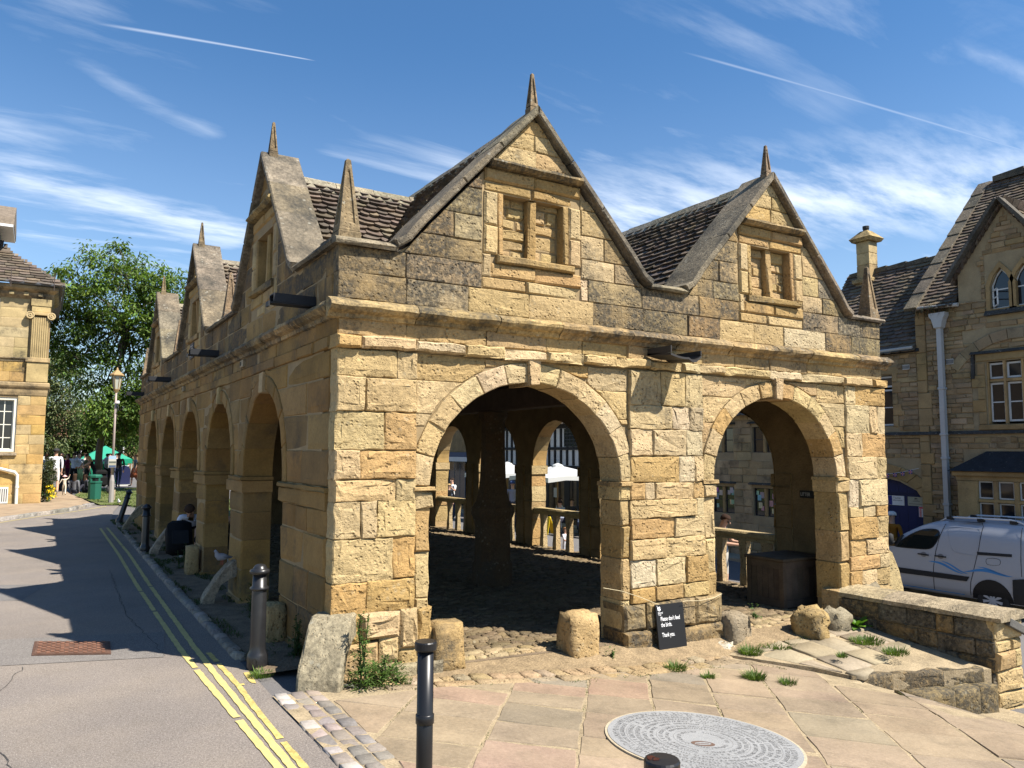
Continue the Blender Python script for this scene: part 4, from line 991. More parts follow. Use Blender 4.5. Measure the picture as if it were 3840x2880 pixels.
c=copy_tree(ib); c.location=(-.36,16.0,0); c.rotation_euler=(0,math.radians(15),0); c['label']='dark iron bollard tilted sideways at the far end of the verge'
def steel_bollard():
    t=empty('steel_bollard',(0,0,0),'x','bollard','black steel bollards at the pavement edge')
    mb=MB(); lathe(mb,[(.041,-.1),(.041,.915)],seg=20); mb.obj('post',M['gloss'],t,True)
    mb=MB(); lathe(mb,[(.041,.55),(.0465,.555),(.0465,.595),(.041,.60)],seg=20); mb.obj('collar',M['gloss'],t,True)
    mb=MB(); lathe(mb,[(.042,.905),(.053,.908),(.056,.915),(.056,.945),(.052,.951),(.001,.952)],seg=24); cp=mb.obj('cap',M['gloss'],t,False)
    for mm in t.children: mm.data.attributes['tint'].data.foreach_set('color',[.012,.012,.013,0]*len(mm.data.polygons))
    return t,cp
sb,scap=steel_bollard(); sb.location=(-.495,-2.975,0); sb['label']='tall black steel bollard with flat cap in front of the large arch'
c=copy_tree(sb); c.location=(-.5,-4.705,0); c['label']='black steel bollard with copper brown chips on its cap at the picture bottom'
capn=[k for k in kids(c) if k.name.startswith('cap')][0]
def chip(parent,cx,cy,r,z,seed,n=9):
    rr=random.Random(seed); mb=MB(); P=[(cx+r*rr.uniform(.55,1.1)*math.cos(2*PI*i/n),cy+r*rr.uniform(.4,.9)*math.sin(2*PI*i/n)) for i in range(n)]
    prism(mb,lambda u,v,n_:(u,v,n_),False,[P],z-.002,z+.0012,(.30,.13,.075,0)); return mb.obj('bare_metal_chip',M['rust'],parent)
chip(capn,-.022,.027,.017,.952,3); chip(capn,-.018,.004,.014,.952,5); chip(capn,-.035,.016,.009,.952,6)
pst=[k for k in kids(sb) if k.name.startswith('post')][0]
rr=random.Random(4); mb=MB(); P=[]
for i in range(14): P.append((.041*(-.35+.0)+U_(-.004,.004)+.006,.66+.012*i))
V=[];fs=[]
for i in range(12):
    z=.655+.013*i; a0=-.55+rr.uniform(-.1,.08); a1=a0+rr.uniform(.1,.35)
    V+=[(.0416*math.cos(a0),.0416*math.sin(a0),z),(.0416*math.cos(a1),.0416*math.sin(a1),z)]
for i in range(11): fs.append([2*i,2*i+1,2*i+3,2*i+2])
mb.add(V,fs,(.42,.17,.10,0)); mb.obj('bare_metal_chip',M['rust'],pst)
# ================================================================== sign board with twine
def text(body,size,O,A,B,m,parent=None,name='lettering',align='LEFT',depth=.0008,sx=1.0):
    cu=bpy.data.curves.new(name,'FONT'); cu.body=body; cu.size=size; cu.align_x=align; cu.extrude=depth
    ob=bpy.data.objects.new('tmp',cu); COL.objects.link(ob); dg=bpy.context.evaluated_depsgraph_get(); me=bpy.data.meshes.new_from_object(ob.evaluated_get(dg)); bpy.data.objects.remove(ob)
    A=Vector(A).normalized();B=Vector(B).normalized();N=A.cross(B); O=Vector(O)
    for v in me.vertices: v.co=O+A*v.co.x*sx+B*v.co.y+N*v.co.z
    me.materials.clear(); me.materials.append(m); at=me.attributes.new('tint','FLOAT_COLOR','FACE'); at.data.foreach_set('color',[1,1,1,0]*len(me.polygons)); me.name=name
    o=bpy.data.objects.new(name,me); COL.objects.link(o)
    if parent: par(o,parent)
    return o
M['white']=mat('white_print',(.8,.8,.8),tint=False,var=0,grain=0,bump=0,rough=.5)
M['black']=mat('black_panel',(.012,.012,.013),tint=False,var=.05,grain=0,bump=0,rough=.45)
sg=empty('sign_board',(3.79,-.16,-.32),'black sign board asking not to feed the birds leaning on the middle pier','sign board',ws=True)
O=Vector((3.584,-.192,-.315)); A=Vector((.428,.024,-.012)).normalized(); B=Vector((.0,.085,.555)); B=(B-A*B.dot(A)).normalized(); N=A.cross(B)
FB=lambda u,v,n:tuple(O+A*u+B*v+N*n)
mb=MB(); prism(mb,FB,False,[[(0,0),(.425,0),(.425,.565),(0,.565)]],-.018,0); mb.obj('panel',M['black'],sg)
P3=lambda u,v:O+A*u+B*v+N*.0012
text('Please don\'t feed',.064,P3(.058,.392),A,B,M['white'],sg,sx=.68); text('the birds.',.064,P3(.058,.330),A,B,M['white'],sg,sx=.68); text('Thank you.',.064,P3(.058,.225),A,B,M['white'],sg,sx=.68)
text('National',.026,P3(.028,.470),A,B,M['white'],sg,sx=.8); text('Trust',.026,P3(.028,.450),A,B,M['white'],sg,sx=.8)
mb=MB()   # oak leaf emblem: stalk, lobes
FL=lambda u,v,n:tuple(O+A*u+B*v+N*(n+.001))
prism(mb,FL,False,[[(.018,.555),(.022,.556),(.034,.534),(.030,.532)]],0,.0008)
for cx,cy,r,r2 in ((.036,.528,.011,.009),(.058,.532,.010,.012),(.034,.512,.009,.007),(.045,.514,.013,.010),(.062,.512,.011,.009),(.049,.502,.010,.006),(.046,.528,.008,.012)):
    prism(mb,FL,False,[[(cx+r*math.cos(2*PI*i/10),cy+r2*math.sin(2*PI*i/10)) for i in range(10)]],0,.0008+U_(0,.0003))
mb.obj('oak_leaf_emblem',M['white'],sg)
mb=MB()
tube(mb,[(2.95,-.02,.47),(3.18,-.05,.42),(3.4,-.115,.34),(3.586,-.135,.262),(3.62,-.14,.255)],.0035,5,(.55,.47,.3,0)); tube(mb,[(3.98,-.128,.248),(4.02,-.125,.25),(4.25,-.12,.23),(4.5,-.105,.24),(4.66,-.06,.26)],.0035,5,(.55,.47,.3,0))
tag(mb.obj('twine',M['cloth']),'thin pale twine stretched across the middle pier behind the sign board','twine')
# ================================================================== litter box and its sign
lb=empty('litter_box',(7.0,.92,-.25),'dark wooden panelled litter box inside the right arch','litter box',ws=True)
X0,X1,Y0,Y1,Z0,Z1=6.56,7.42,.62,1.26,-.24,.40; wc=(.085,.062,.042)
mb=MB(); box(mb,(X0+.02,Y0+.02,Z0),(X1-.02,Y1-.02,Z1-.01),(.03,.022,.016,0)); mb.obj('carcass',M['wood'],lb)
for lo,hi in (((X0,Y0,Z0),(X0+.07,Y0+.07,Z1)),((X1-.07,Y0,Z0),(X1,Y0+.07,Z1)),((X0,Y1-.07,Z0),(X0+.07,Y1,Z1)),((X1-.07,Y1-.07,Z0),(X1,Y1,Z1))):
    mb=MB(); box(mb,lo,hi,(*vary(wc),0),ch=.006); mb.obj('corner_post',M['wood'],lb)
for z0,z1 in ((Z0+.02,Z0+.12),(Z1-.10,Z1-.005)):
    mb=MB(); box(mb,(X0+.072,Y0+.004,z0),(X1-.072,Y0+.03,z1),(*vary(wc),0)); mb.obj('rail',M['wood'],lb); mb=MB(); box(mb,(X0+.004,Y0+.072,z0),(X0+.03,Y1-.072,z1),(*vary(wc),0)); mb.obj('rail',M['wood'],lb)
for i in range(6):
    a,b=lerp(X0+.075,X1-.075,i/6)+.003,lerp(X0+.075,X1-.075,(i+1)/6)-.003; mb=MB(); box(mb,(a,Y0+.012,Z0+.122),(b,Y0+.024,Z1-.102),(*vary(wc,.2),0)); mb.obj('plank',M['wood'],lb)
for i in range(5):
    a,b=lerp(Y0+.075,Y1-.075,i/5)+.003,lerp(Y0+.075,Y1-.075,(i+1)/5)-.003; mb=MB(); box(mb,(X0+.012,a,Z0+.122),(X0+.024,b,Z1-.102),(*vary(wc,.2),0)); mb.obj('plank',M['wood'],lb)
mb=MB(); box(mb,(X0-.025,Y0-.025,Z1+.001),(X1+.02,Y1+.02,Z1+.045),(*vary(wc),0),ch=.01); mb.obj('lid',M['wood'],lb)
ls=empty('litter_sign',(7.63,1.03,1.28),'small black sign reading litter on the inner wall above the box','sign',ws=True)
mb=MB(); box(mb,(7.622,.90,1.225),(7.64,1.15,1.335)); mb.obj('plate',M['black'],ls)
M['greyprint']=mat('dull_white_print',(.5,.5,.48),tint=False,var=0,grain=0,bump=0)
text('LITTER',.072,(7.6205,1.135,1.255),(0,-1,0),(0,0,1),M['greyprint'],ls,sx=.78)
# ================================================================== boundary wall with coping, handrail
bw=empty('boundary_wall',(7.15,-1,-.6),'low stone boundary wall with rounded coping running from the right pier','wall',ws=True)
mb=MB(); prism(mb,lambda u,v,n:(u,v,n),False,[[(6.86,-.02),(6.97,-1.9),(7.46,-1.9),(7.46,-.02)]],-1.3,.03); core=mb.obj('core',M['mortar'],bw)
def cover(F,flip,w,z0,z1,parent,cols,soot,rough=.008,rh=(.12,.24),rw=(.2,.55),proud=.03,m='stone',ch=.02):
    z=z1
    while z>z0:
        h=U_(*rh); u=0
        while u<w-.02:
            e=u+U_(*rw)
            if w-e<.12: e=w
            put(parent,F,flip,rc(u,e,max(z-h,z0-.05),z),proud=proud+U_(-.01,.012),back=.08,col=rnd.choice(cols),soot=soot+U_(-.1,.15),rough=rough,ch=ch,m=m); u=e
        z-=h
cover(plane_frame((6.855,-.03,0),(.11,-1.89,0),(0,0,1)),False,1.88,-1.0,.03,core,(TAN,OCHRE,GREY),.6)  # west face: shade painted in with darker stones and a strong soot mask
cover(plane_frame((6.95,-1.905,0),(1,0,0),(0,0,1)),False,.52,-1.25,.03,core,(PALE,TAN,PALE),.08)
def arcprof(w,h): return [(-w/2,0),(-w/2,.045),(-w*.36,.085),(-w*.15,.112),(w*.15,.112),(w*.36,.085),(w/2,.045),(w/2,0)]
y=.0
while y>-1.97:
    e=max(y-U_(.5,.75),-1.99)
    if e+1.99<.3: e=-1.99
    mb=MB(); k=5; sweep(mb,arcprof(.66,.11),[((lerp(7.14,7.235,-q/1.95),q,.035),(1,.05)) for q in [lerp(y-.004,e+.004,i/k) for i in range(k+1)]],(*vary((.29,.24,.15),.1),.25),.006); fixn(mb.obj('coping_stone',M['coping'],bw,False)); y=e
hr=empty('handrail',(7.6,-2.1,-.9),'dark grey handrail sloping down from the end of the boundary wall','handrail',ws=True)
mb=MB(); box(mb,(0,-.025,-.06),(1.6,.025,.03),(.10,.095,.085,0),ch=.008,M=Matrix.Translation((7.13,-1.97,.045))@Matrix.Rotation(math.radians(22),4,'Y')); mb.obj('rail',M['wood'],hr)
mb=MB(); lathe(mb,[(.03,-1.2),(.03,-.42)],8.3,-1.97,8,(.3,.3,.3,0)); mb.obj('post',M['generic'],hr)
# ================================================================== engraved disc
dc=empty('engraved_disc',(1.97,-2.41,H(1.97,-2.41)),'large round grey stone disc with rings of engraved lettering in the pavement','engraved disc',ws=True)
zz=lambda u,v,n:(u,v,H(u,v)+n+.007)
def ringpts(r,n,cx=1.97,cy=-2.41,ax=1,rot=0): return [(cx+r*math.cos(2*PI*i/n)*math.cos(rot)-r*ax*math.sin(2*PI*i/n)*math.sin(rot),cy+r*math.cos(2*PI*i/n)*math.sin(rot)+r*ax*math.sin(2*PI*i/n)*math.cos(rot)) for i in range(n)]
mb=MB(); prism(mb,zz,False,[ringpts(.70,64)],-.03,.012,(.38,.32,.22,0)); mb.obj('mortar_ring',M['flag'],dc)
mb=MB(); prism(mb,zz,False,[ringpts(.68,64)],.0,.0155,(.25,.252,.25,0)); dk=mb.obj('slab',M['granite'],dc)
mb=MB(); rr=random.Random(5)
for r in (.655,.545,.33,.21):
    a,b=ringpts(r,64),ringpts(r-.003,64)
    if r<.6: prism(mb,zz,False,[a,b],.0150,.0162,(.17,.17,.17,0))
for r,h_ in ((.62,.05),(.575,.035),(.515,.04),(.465,.04),(.415,.035),(.365,.03),(.30,.035),(.255,.03),(.17,.03)):
    n=int(2*PI*r/(h_*.62)); 
    for i in range(n):
        if rr.random()<.14: continue
        a=2*PI*i/n; ca,sa=math.cos(a),math.sin(a); C=(1.97+r*ca,-2.41+r*sa); ux,uy=-sa,ca
        def stroke(x0,y0,x1,y1,w=.0036):
            p=(C[0]+ux*x0+ca*y0,C[1]+uy*x0+sa*y0); q=(C[0]+ux*x1+ca*y1,C[1]+uy*x1+sa*y1); d=Vector((q[0]-p[0],q[1]-p[1])); 
            if d.length<1e-5: return
            d.normalize(); nx,ny=-d.y*w/2,d.x*w/2
            mb.add([zz(p[0]+nx,p[1]+ny,.0166),zz(p[0]-nx,p[1]-ny,.0166),zz(q[0]-nx,q[1]-ny,.0166),zz(q[0]+nx,q[1]+ny,.0166)],[[3,2,1,0]],(.13,.13,.13,0))
        w=h_*.22; H2=h_*.42; stroke(rr.choice((-w,0,w)),-H2,rr.choice((-w,0,w)),H2)
        for q in range(rr.choice((1,1,2))): stroke(-w,rr.choice((-H2,0,H2)),w,rr.choice((-H2,0,H2)))
mb.obj('engraving',M['granite'],dk,kind='stuff')
mb=MB(); o1=ringpts(.085,28,1.905,-2.475,.62,-.55); i1=ringpts(.062,28,1.908,-2.473,.52,-.35); prism(mb,zz,False,[o1,i1],.0150,.0172,(.12,.075,.055,0)); prism(mb,zz,False,[[(1.86,-2.455),(1.865,-2.448),(1.948,-2.49),(1.942,-2.497)]],.0150,.0170,(.12,.075,.055,0)); mb.obj('bronze_letter',M['generic'],dk)
# ================================================================== plants near the camera
def blade(mb,p,d,l,w,col,droop=.5,n=3):
    p=Vector(p); d=Vector(d).normalized(); s=d.cross(Vector((0,0,1))); s=s.normalized() if s.length>.01 else Vector((1,0,0)); V=[];fs=[]
    for i in range(n+1):
        t=i/n; q=p+d*l*t+Vector((0,0,-droop*l*t*t)); ww=w*(1-t)**.7*.5
        V+=[tuple(q+s*ww),tuple(q-s*ww)]
    for i in range(n): fs.append([2*i,2*i+1,2*i+3,2*i+2])
    mb.add(V,fs,col)
def tuft(loc,r,h,n,label,seed,col=(.085,.135,.025),name='grass_tuft',cat='grass tuft'):
    rr=random.Random(seed); mb=MB(); z=loc[2]
    for i in range(n):
        a=rr.uniform(0,2*PI); q=r*math.sqrt(rr.random()); k=rr.uniform(.6,1.3)
        blade(mb,(loc[0]+q*math.cos(a),loc[1]+q*math.sin(a),z-.005),(math.cos(a)*rr.uniform(.1,.9),math.sin(a)*rr.uniform(.1,.9),1),h*k*rr.uniform(.5,1.1),.0075*rr.uniform(.7,1.5),(col[0]*k,col[1]*k,col[2]*k,0),rr.uniform(.1,.6))
    o=mb.obj(name,M['leaf']); return tag(o,label,cat,'grass tufts between the paving stones')
for i,(x,y,z,r,h,n,lb_) in enumerate([(3.36,-.66,-.28,.085,.12,110,'spiky grass tuft in front of the sign board'),(3.47,-.99,-.29,.06,.06,90,'low strip of weeds in the paving joint before the sign board'),(3.93,-1.16,-.325,.095,.105,170,'dense green grass clump in the middle of the flagstones'),
    (4.10,-1.42,-.34,.07,.085,90,'small spiky grass clump right of the dense one'),(5.33,-1.14,-.30,.05,.06,60,'tiny grass tuft at the edge of the platform step'),(6.0,-1.32,-.31,.13,.075,170,'grass patch near the platform corner in the wall shadow'),(6.2,-.85,-.31,.17,.08,220,'broad grass patch at the foot of the boundary wall'),
    (5.65,-.34,-.31,.12,.07,120,'grass fringe in front of the knobbly boulder'),(5.15,-.40,-.31,.2,.07,240,'grass fringe along the right arch threshold'),(4.68,-.45,-.33,.11,.11,160,'taller grass beside the pale loose rock'),(-.50,.26,0,.09,.06,90,'sparse grass at the foot of the sunlit iron bollard'),(.55,-.36,-.06,.06,.05,50,'small tuft at the foot of the grey plinth slabs')]):
    tuft((x,y,z),r*1.1,h*1.15,int(n*2.6),lb_,i+3)
def weed(loc,h,n,label,seed,spread=.2,stems=3,name='weed_plant',col=(.075,.13,.03),leafl=.11,leafw=.022,low=.6):
    rr=random.Random(seed); t=empty(name,loc,label,'weed'); mb=MB(); lm=MB()
    for s in range(stems):
        a=rr.uniform(0,2*PI); hh=h*rr.uniform(.6,1) if s else h; b=Vector((rr.uniform(-.5,.5)*spread,rr.uniform(-.5,.5)*spread,-.02)); tp=b+Vector((math.cos(a)*.12*hh,math.sin(a)*.12*hh,hh))
        tube(mb,[b,b.lerp(tp,.5)+Vector((rr.uniform(-.02,.02),0,0)),tp],[.008,.006,.003],5,(.07,.10,.03,0))
        for i in range(int(n/stems)):
            k=rr.random()**1.2; p=b.lerp(tp,k); a2=rr.uniform(0,2*PI); L=leafl*rr.uniform(.6,1.3)*(1.15-.7*k)
            g=rr.uniform(.7,1.35); c=(col[0]*g,col[1]*g,col[2]*g,0); d=Vector((math.cos(a2),math.sin(a2),rr.uniform(.2,1.0)))
            blade(lm,p,d,L,leafw,c,.5)
            for q in range(2):   # toothed side lobes
                f=rr.uniform(.3,.7); s2=Vector((-d.y,d.x,.2))*(1 if q else -1); blade(lm,p+d.normalized()*L*f,s2+d*.6,L*.42,leafw*.7,c,.2,2)
    for i in range(int(n*low)):
        a=rr.uniform(0,2*PI); q=spread*math.sqrt(rr.random()); g=rr.uniform(.6,1.3); blade(lm,(q*math.cos(a),q*math.sin(a),rr.uniform(-.02,.14)),(math.cos(a)*.7,math.sin(a)*.7,rr.uniform(.3,1)),leafl*.7,leafw*.8,(col[0]*g,col[1]*g,col[2]*g,0),.5)
    mb.obj('stem',M['leaf'],t); lm.obj('foliage',M['leaf'],t); return t
weed((.20,-.36,-.045),.62,130,'tall spiny thistle growing beside the near guard stone',31,.17,3,leafl=.13,low=1.1)
weed((.40,-.30,-.06),.26,110,'bushy weeds against the grey plinth slabs right of the thistle',32,.17,4,low=1.6)
weed((7.2,.35,-.27),.42,40,'thin thistle in shadow in front of the litter box',33,.1,2,col=(.05,.085,.025))
weed((.05,2.95,0),.34,90,'leafy weeds beside the second shaded pier',34,.22,4,col=(.05,.09,.02)); weed((-.12,6.9,0),.42,100,'tall dark weeds near the bending person in the arcade',35,.25,5,col=(.045,.08,.02)); weed((-.12,.75,0),.36,90,'dark weeds behind the sunlit iron bollard',36,.2,4,col=(.05,.09,.02))
rr=random.Random(8); dk_=empty('dock_plant',(6.66,-.42,-.31),'broad leaved bright green dock plant at the foot of the boundary wall','plant')
for i in range(15):
    mb=MB(); a=2*PI*i/15+rr.uniform(-.2,.2); L=rr.uniform(.14,.27); g=rr.uniform(.8,1.35); el=rr.uniform(.25,1.6); d=Vector((math.cos(a),math.sin(a),el)).normalized(); s=Vector((-math.sin(a),math.cos(a),0)); V=[];fs=[]
    for k in range(6):
        t=k/5; p=d*L*t+Vector((0,0,-.3*L*t*t+.02)); w=.034*math.sin(PI*min(t*.9+.08,1))**.7*(1.1 if k<5 else .2); V+=[tuple(p+s*w+Vector((0,0,.012))),tuple(p),tuple(p-s*w+Vector((0,0,.012)))]
    for k in range(5): fs+=[[3*k,3*k+1,3*k+4,3*k+3],[3*k+1,3*k+2,3*k+5,3*k+4]]
    mb.add(V,fs,(.10*g,.20*g,.03*g,0)); mb.obj('leaf',M['leaf'],dk_,True)
weed((6.25,-.22,-.31),.14,50,'low ivy between the two boulders',37,.12,3,col=(.035,.075,.03),leafl=.05,leafw=.04); weed((5.02,-.22,-.0),.05,26,'small fern on top of the low stone block',38,.05,2,leafl=.06,leafw=.03); weed((2.92,-.2,-.22),.12,26,'small weeds at the right foot of the notched block',39,.07,3,leafl=.05,leafw=.03)
def jf(rr):
    while True:
        p=rr.choice(PB[3:11]); q=dS*rr.uniform(-2.6,3)+dP*(p+rr.gauss(0,.008))
        if q.y<topline(q.x) and q.y>-2.4 and q.x>-.1 and noise.noise(Vector((q.x*2.5,q.y*2.5,9)))>.12: return q.x,q.y,H(q.x,q.y)-.005
def jf2(rr):
    while True:
        x=rr.uniform(.3,5); y=topline(x)+rr.gauss(.02,.05)
        if noise.noise(Vector((x*3,4,9)))>.0: return x,y,H(x,y)
# rough grass of the verge and of the green
def grass(name,n,fx,parent,seed,h=.07,col=(.06,.085,.02)):
    rr=random.Random(seed); mb=MB()
    for i in range(n):
        x,y,z=fx(rr); a=rr.uniform(0,2*PI); g=rr.uniform(.6,1.4)
        blade(mb,(x,y,z),(math.cos(a)*.5,math.sin(a)*.5,1),h*rr.uniform(.5,1.3),.008+.0004*max(0,y),(col[0]*g,col[1]*g,col[2]*g,0),.4,2)
    o=mb.obj(name,M['leaf'],parent); o['kind']='stuff'; return o
def vf(rr):
    while True:
        x,y=rr.uniform(-.5,.08),rr.uniform(.55,17)
        if noise.noise(Vector((x*2.2,y*1.1,3)))>-.02+(.25 if -.35<x<-.1 else 0): return x,y,.012
grass('joint_weeds',700,jf,pave,15,.022,(.09,.11,.03)); grass('joint_weeds',500,jf2,pave,16,.03,(.09,.11,.03))
grass('grass',4200,vf,verge,5,.07,(.05,.075,.018))
lawn=[o for o in bpy.data.objects if o.name=='lawn'][0]
def lf(rr):
    while True:
        x,y=rr.uniform(-.8,6.5),rr.uniform(17.6,35)
        if x>-.35+max(0,(y-24))*-.09 and (x>.4 or y>22.6) and noise.noise(Vector((x*.9,y*.6,1)))>-.15: return x,y,H(x,y)+.02
grass('grass',9000,lf,lawn,6,.10,(.09,.14,.025))
# ================================================================== frontage across the lower street (faces -X, plane x=17.3)
XF=17.3
def F_R(y,z,n): return (XF-n,y,z)
def bmo(name,lo,hi,m,parent,col=(1,1,1,0),ch=0): 
    mb=MB(); box(mb,lo,hi,(*col[:3],col[3] if len(col)>3 else 0),ch=ch); return mb.obj(name,M[m],parent)
def rub(name,F,flip,y0,y1,z0,z1,holes,parent,cols,rh=(.09,.16),rw=(.15,.5),m='ashlar',proud=.0,rough=.008,clip=None,soot=.15,ch=.014):
    """coursed rubble: many small stones, one joined part"""
    mb=MB(); z=z0
    while z<z1-.02:
        h=min(U_(*rh),z1-z); segs=[(y0,y1)]
        for a,b,c,d in holes:
            if z+h>c+.01 and z<d-.01: segs=[s for p,q in segs for s in ((p,min(q,a)),(max(p,b),q)) if s[1]-s[0]>.03]
        if clip: 
            l,r=clip(z+h/2); segs=[(max(p,l),min(q,r)) for p,q in segs if min(q,r)-max(p,l)>.04]
        for p,q in segs:
            u=p
            while u<q-.01:
                e=u+U_(*rw); e=q if q-e<.1 else e
                stone(mb,F,flip,rc(u,e,z,z+h),.04,proud+U_(-.008,.014),ch,rough,(*vary(rnd.choice(cols),.16),soot),.005,None,False); u=e
        z+=h
    return mb.obj(name,M[m],parent,False,'stuff')
M['rubwall']=mat('rubble_mortar',(.30,.235,.14),var=.2,bump=.4,tint=False)
RC=((.30,.21,.11),(.27,.185,.095),(.325,.235,.13),(.245,.175,.098),(.30,.22,.13))
DRS=(.30,.205,.095)
pol=empty('stone_house',(XF+2,3,-1.5),'tall rubble stone house with pointed gable, blue arched door and white downpipe across the street','house',ws=True)
HM=[(1.55,3.27+.1,2.55,4.2),(1.95,3.12,5.36,6.55),(1.2,3.86,-1.6,1.55),(5.0,8.2,-1.6,1.36),(5.58,6.25,2.55,4.05)]
mb=MB()   # backing with openings
prism(mb,F_R,True,[[(-2,-1.6),(8.3,-1.6),(8.3,4.62),(4.97,4.62),(4.97,5.68),(3.85,5.68),(3.85,6.35),(2.71,7.85),(1.57,6.35),(1.57,5.68),(-2,5.68)],
   [(1.6,2.6),(3.27,2.6),(3.27,4.11),(1.6,4.11)],[(2.6,5.38),(3.08,5.38),(3.08,5.95),(2.84,6.45),(2.6,5.95)],[(2.08,5.38),(2.56,5.38),(2.56,5.95),(2.32,6.45),(2.08,5.95)],
   [(5.7,2.62),(6.2,2.62),(6.2,4.0),(5.7,4.0)],[(5.0,-1.55),(8.0,-1.55),(8.0,.85),(7.4,1.15),(6.5,1.33),(5.6,1.15),(5.0,.85)]],-.4,-.02)
wl=mb.obj('wall',M['rubwall'],pol)
rub('rubble_stones',F_R,True,-2,8.3,-1.6,4.62,[(1.15,3.62,2.42,4.35),(1.2,3.9,-1.6,1.95),(4.72,8.3,-1.6,1.7),(5.55,6.35,2.45,4.15),(4.72,4.99,-1.6,5.6),(-3,9,2.36,2.46)],pol,RC)
rub('rubble_stones',F_R,True,-2,4.98,4.62,5.66,[(1.9,3.2,5.18,6.6),(4.72,4.99,-1.6,5.6),(2.0,3.8,4.35,4.85)],pol,RC)
rub('rubble_stones',F_R,True,1.5,3.9,5.66,7.75,[(1.95,3.2,5.3,6.7),(1.4,2.05,5.6,6.4),(3.3,4.0,5.6,6.4)],pol,RC,clip=lambda z:(2.71-1.1*(7.7-z)/1.9,2.71+1.1*(7.7-z)/1.9))
def rst(poly,proud=.02,col=DRS,name='dressed_stone',back=.12,soot=.12,parent=None,m='ashlar',F=F_R): 
    mb=MB(); stone(mb,F,True,poly,back,proud,.012,.003,(*vary(col,.08),soot),.004,.4,False); return mb.obj(name,M[m],parent or pol)
z=-1.5
while z<5.5:
    h=U_(.28,.45); rst(rc(4.72 if rnd.random()<.5 else 4.62,4.985,z,min(z+h,5.6)),.03); z+=h
for i in range(5): rst(rc(1.2 if i%2 else 1.35,1.6,2.6+.3*i,2.9+.3*i),.02); rst(rc(3.30,3.62 if i%2 else 3.48,2.6+.3*i,2.9+.3*i),.02)
rst(rc(1.4,3.5,4.13,4.32),.02); rst(rc(1.4,3.5,2.46,2.6),.03)
for i in range(5): rst(rc(6.2,6.45,2.6+.3*i,2.9+.3*i),.02); rst(rc(5.45 if i%2 else 5.55,5.7,2.6+.3*i,2.9+.3*i),.02)
rst(rc(5.5,6.4,4.02,4.22),.02)
# dark string, label moulds, sills
for a,b,z0,z1,pr in ((-2,8.3,2.37,2.45,.07),(1.15,3.6,4.31,4.38,.09),(3.53,3.6,3.72,4.31,.07),(1.9,3.2,5.22,5.34,.12),(4.9,8.3,2.30,2.37,.035)):
    mb=MB(); sweep(mb,[(-.02,0),(pr,0),(pr,.02),(pr*.4,z1-z0),(-.02,z1-z0)],[((XF,lerp(a,b,i/8),z0),(-1,0)) for i in range(9)],(.055,.052,.048,.3) if z1-z0>.06 and a<4.5 else (*DRS,.1),.004); fixn(mb.obj('string_moulding',M['coping'],pol))
for i in range(9):   # relieving arch
    t0,t1=[PI*(.21+.58*k/9) for k in (i,i+1)]; R0,R1,cy,cz=1.75,2.02,2.55,2.86
    rst([(cy+R0*math.cos(t0),cz+R0*math.sin(t0)),(cy+R1*math.cos(t0),cz+R1*math.sin(t0)),(cy+R1*math.cos(t1),cz+R1*math.sin(t1)),(cy+R0*math.cos(t1),cz+R0*math.sin(t1))],.03,(.27,.205,.12))
for i in range(10):  # dressed arch over the door
    f=lambda t,o:(6.5+(1.5+o)*math.cos(t),.62+(.74+o*.8)*math.sin(t)); t0,t1=[PI*(.06+.88*k/10) for k in (i,i+1)]
    rst([f(t0,0),f(t0,.4),f(t1,.4),f(t1,0)],.015,DRS)
def window(y0,y1,z0,z1,parent,panes=(1,2),frame='generic',fcol=(.62,.62,.60),xd=.12,F=F_R,flip=True,glass='glass',t=.045,open_=None,name='window'):
    w=None; mb=MB(); o=[(y0,z0),(y1,z0),(y1,z1),(y0,z1)]; i_=[(y0+t,z0+t),(y1-t,z0+t),(y1-t,z1-t),(y0+t,z1-t)]
    prism(mb,F,flip,[o,i_],-xd-.03,-xd,(*fcol,0))
    for k in range(1,panes[0]): u=lerp(y0,y1,k/panes[0]); prism(mb,F,flip,[rc(u-.014,u+.014,z0+t,z1-t)],-xd-.025,-xd-.002,(*fcol,0))
    for k in range(1,panes[1]): v=lerp(z0,z1,k/panes[1]); prism(mb,F,flip,[rc(y0+t,y1-t,v-.014,v+.014)],-xd-.025,-xd-.003,(*fcol,0))
    w=mb.obj(name,M[frame],parent); mb=MB(); prism(mb,F,flip,[i_],-xd-.02,-xd-.012); mb.obj('pane',M[glass],w); return w
def dark(y0,y1,z0,z1,parent,d=.4,F=F_R,col=(.02,.018,.016)):
    mb=MB(); prism(mb,F,True,[rc(y0-.1,y1+.1,z0-.1,z1+.1)],-d-.05,-d,(*col,0)); return mb.obj('dark_interior',M['generic'],parent)
WST=(.36,.245,.11)
for a,b in ((2.9,3.25),(2.5,2.85),(2.1,2.45),(1.7,2.05)):
    window(a,b,2.66,3.60,pol,(1,2)); w=window(a,b,3.70,4.08,pol,(1,1))
    bmo('blind',(XF+.15,a+.04,3.42),(XF+.16,b-.04,4.04),'slab',pol,(.42,.42,.40))
for c in (3.265,2.875,2.475,2.075,1.675): rst(rc(c-.03,c+.03,2.6,4.13),-.03,WST,'mullion',.12)
rst(rc(1.64,3.3,3.61,3.69),-.032,WST,'transom',.12); dark(1.6,3.3,2.6,4.1,pol)
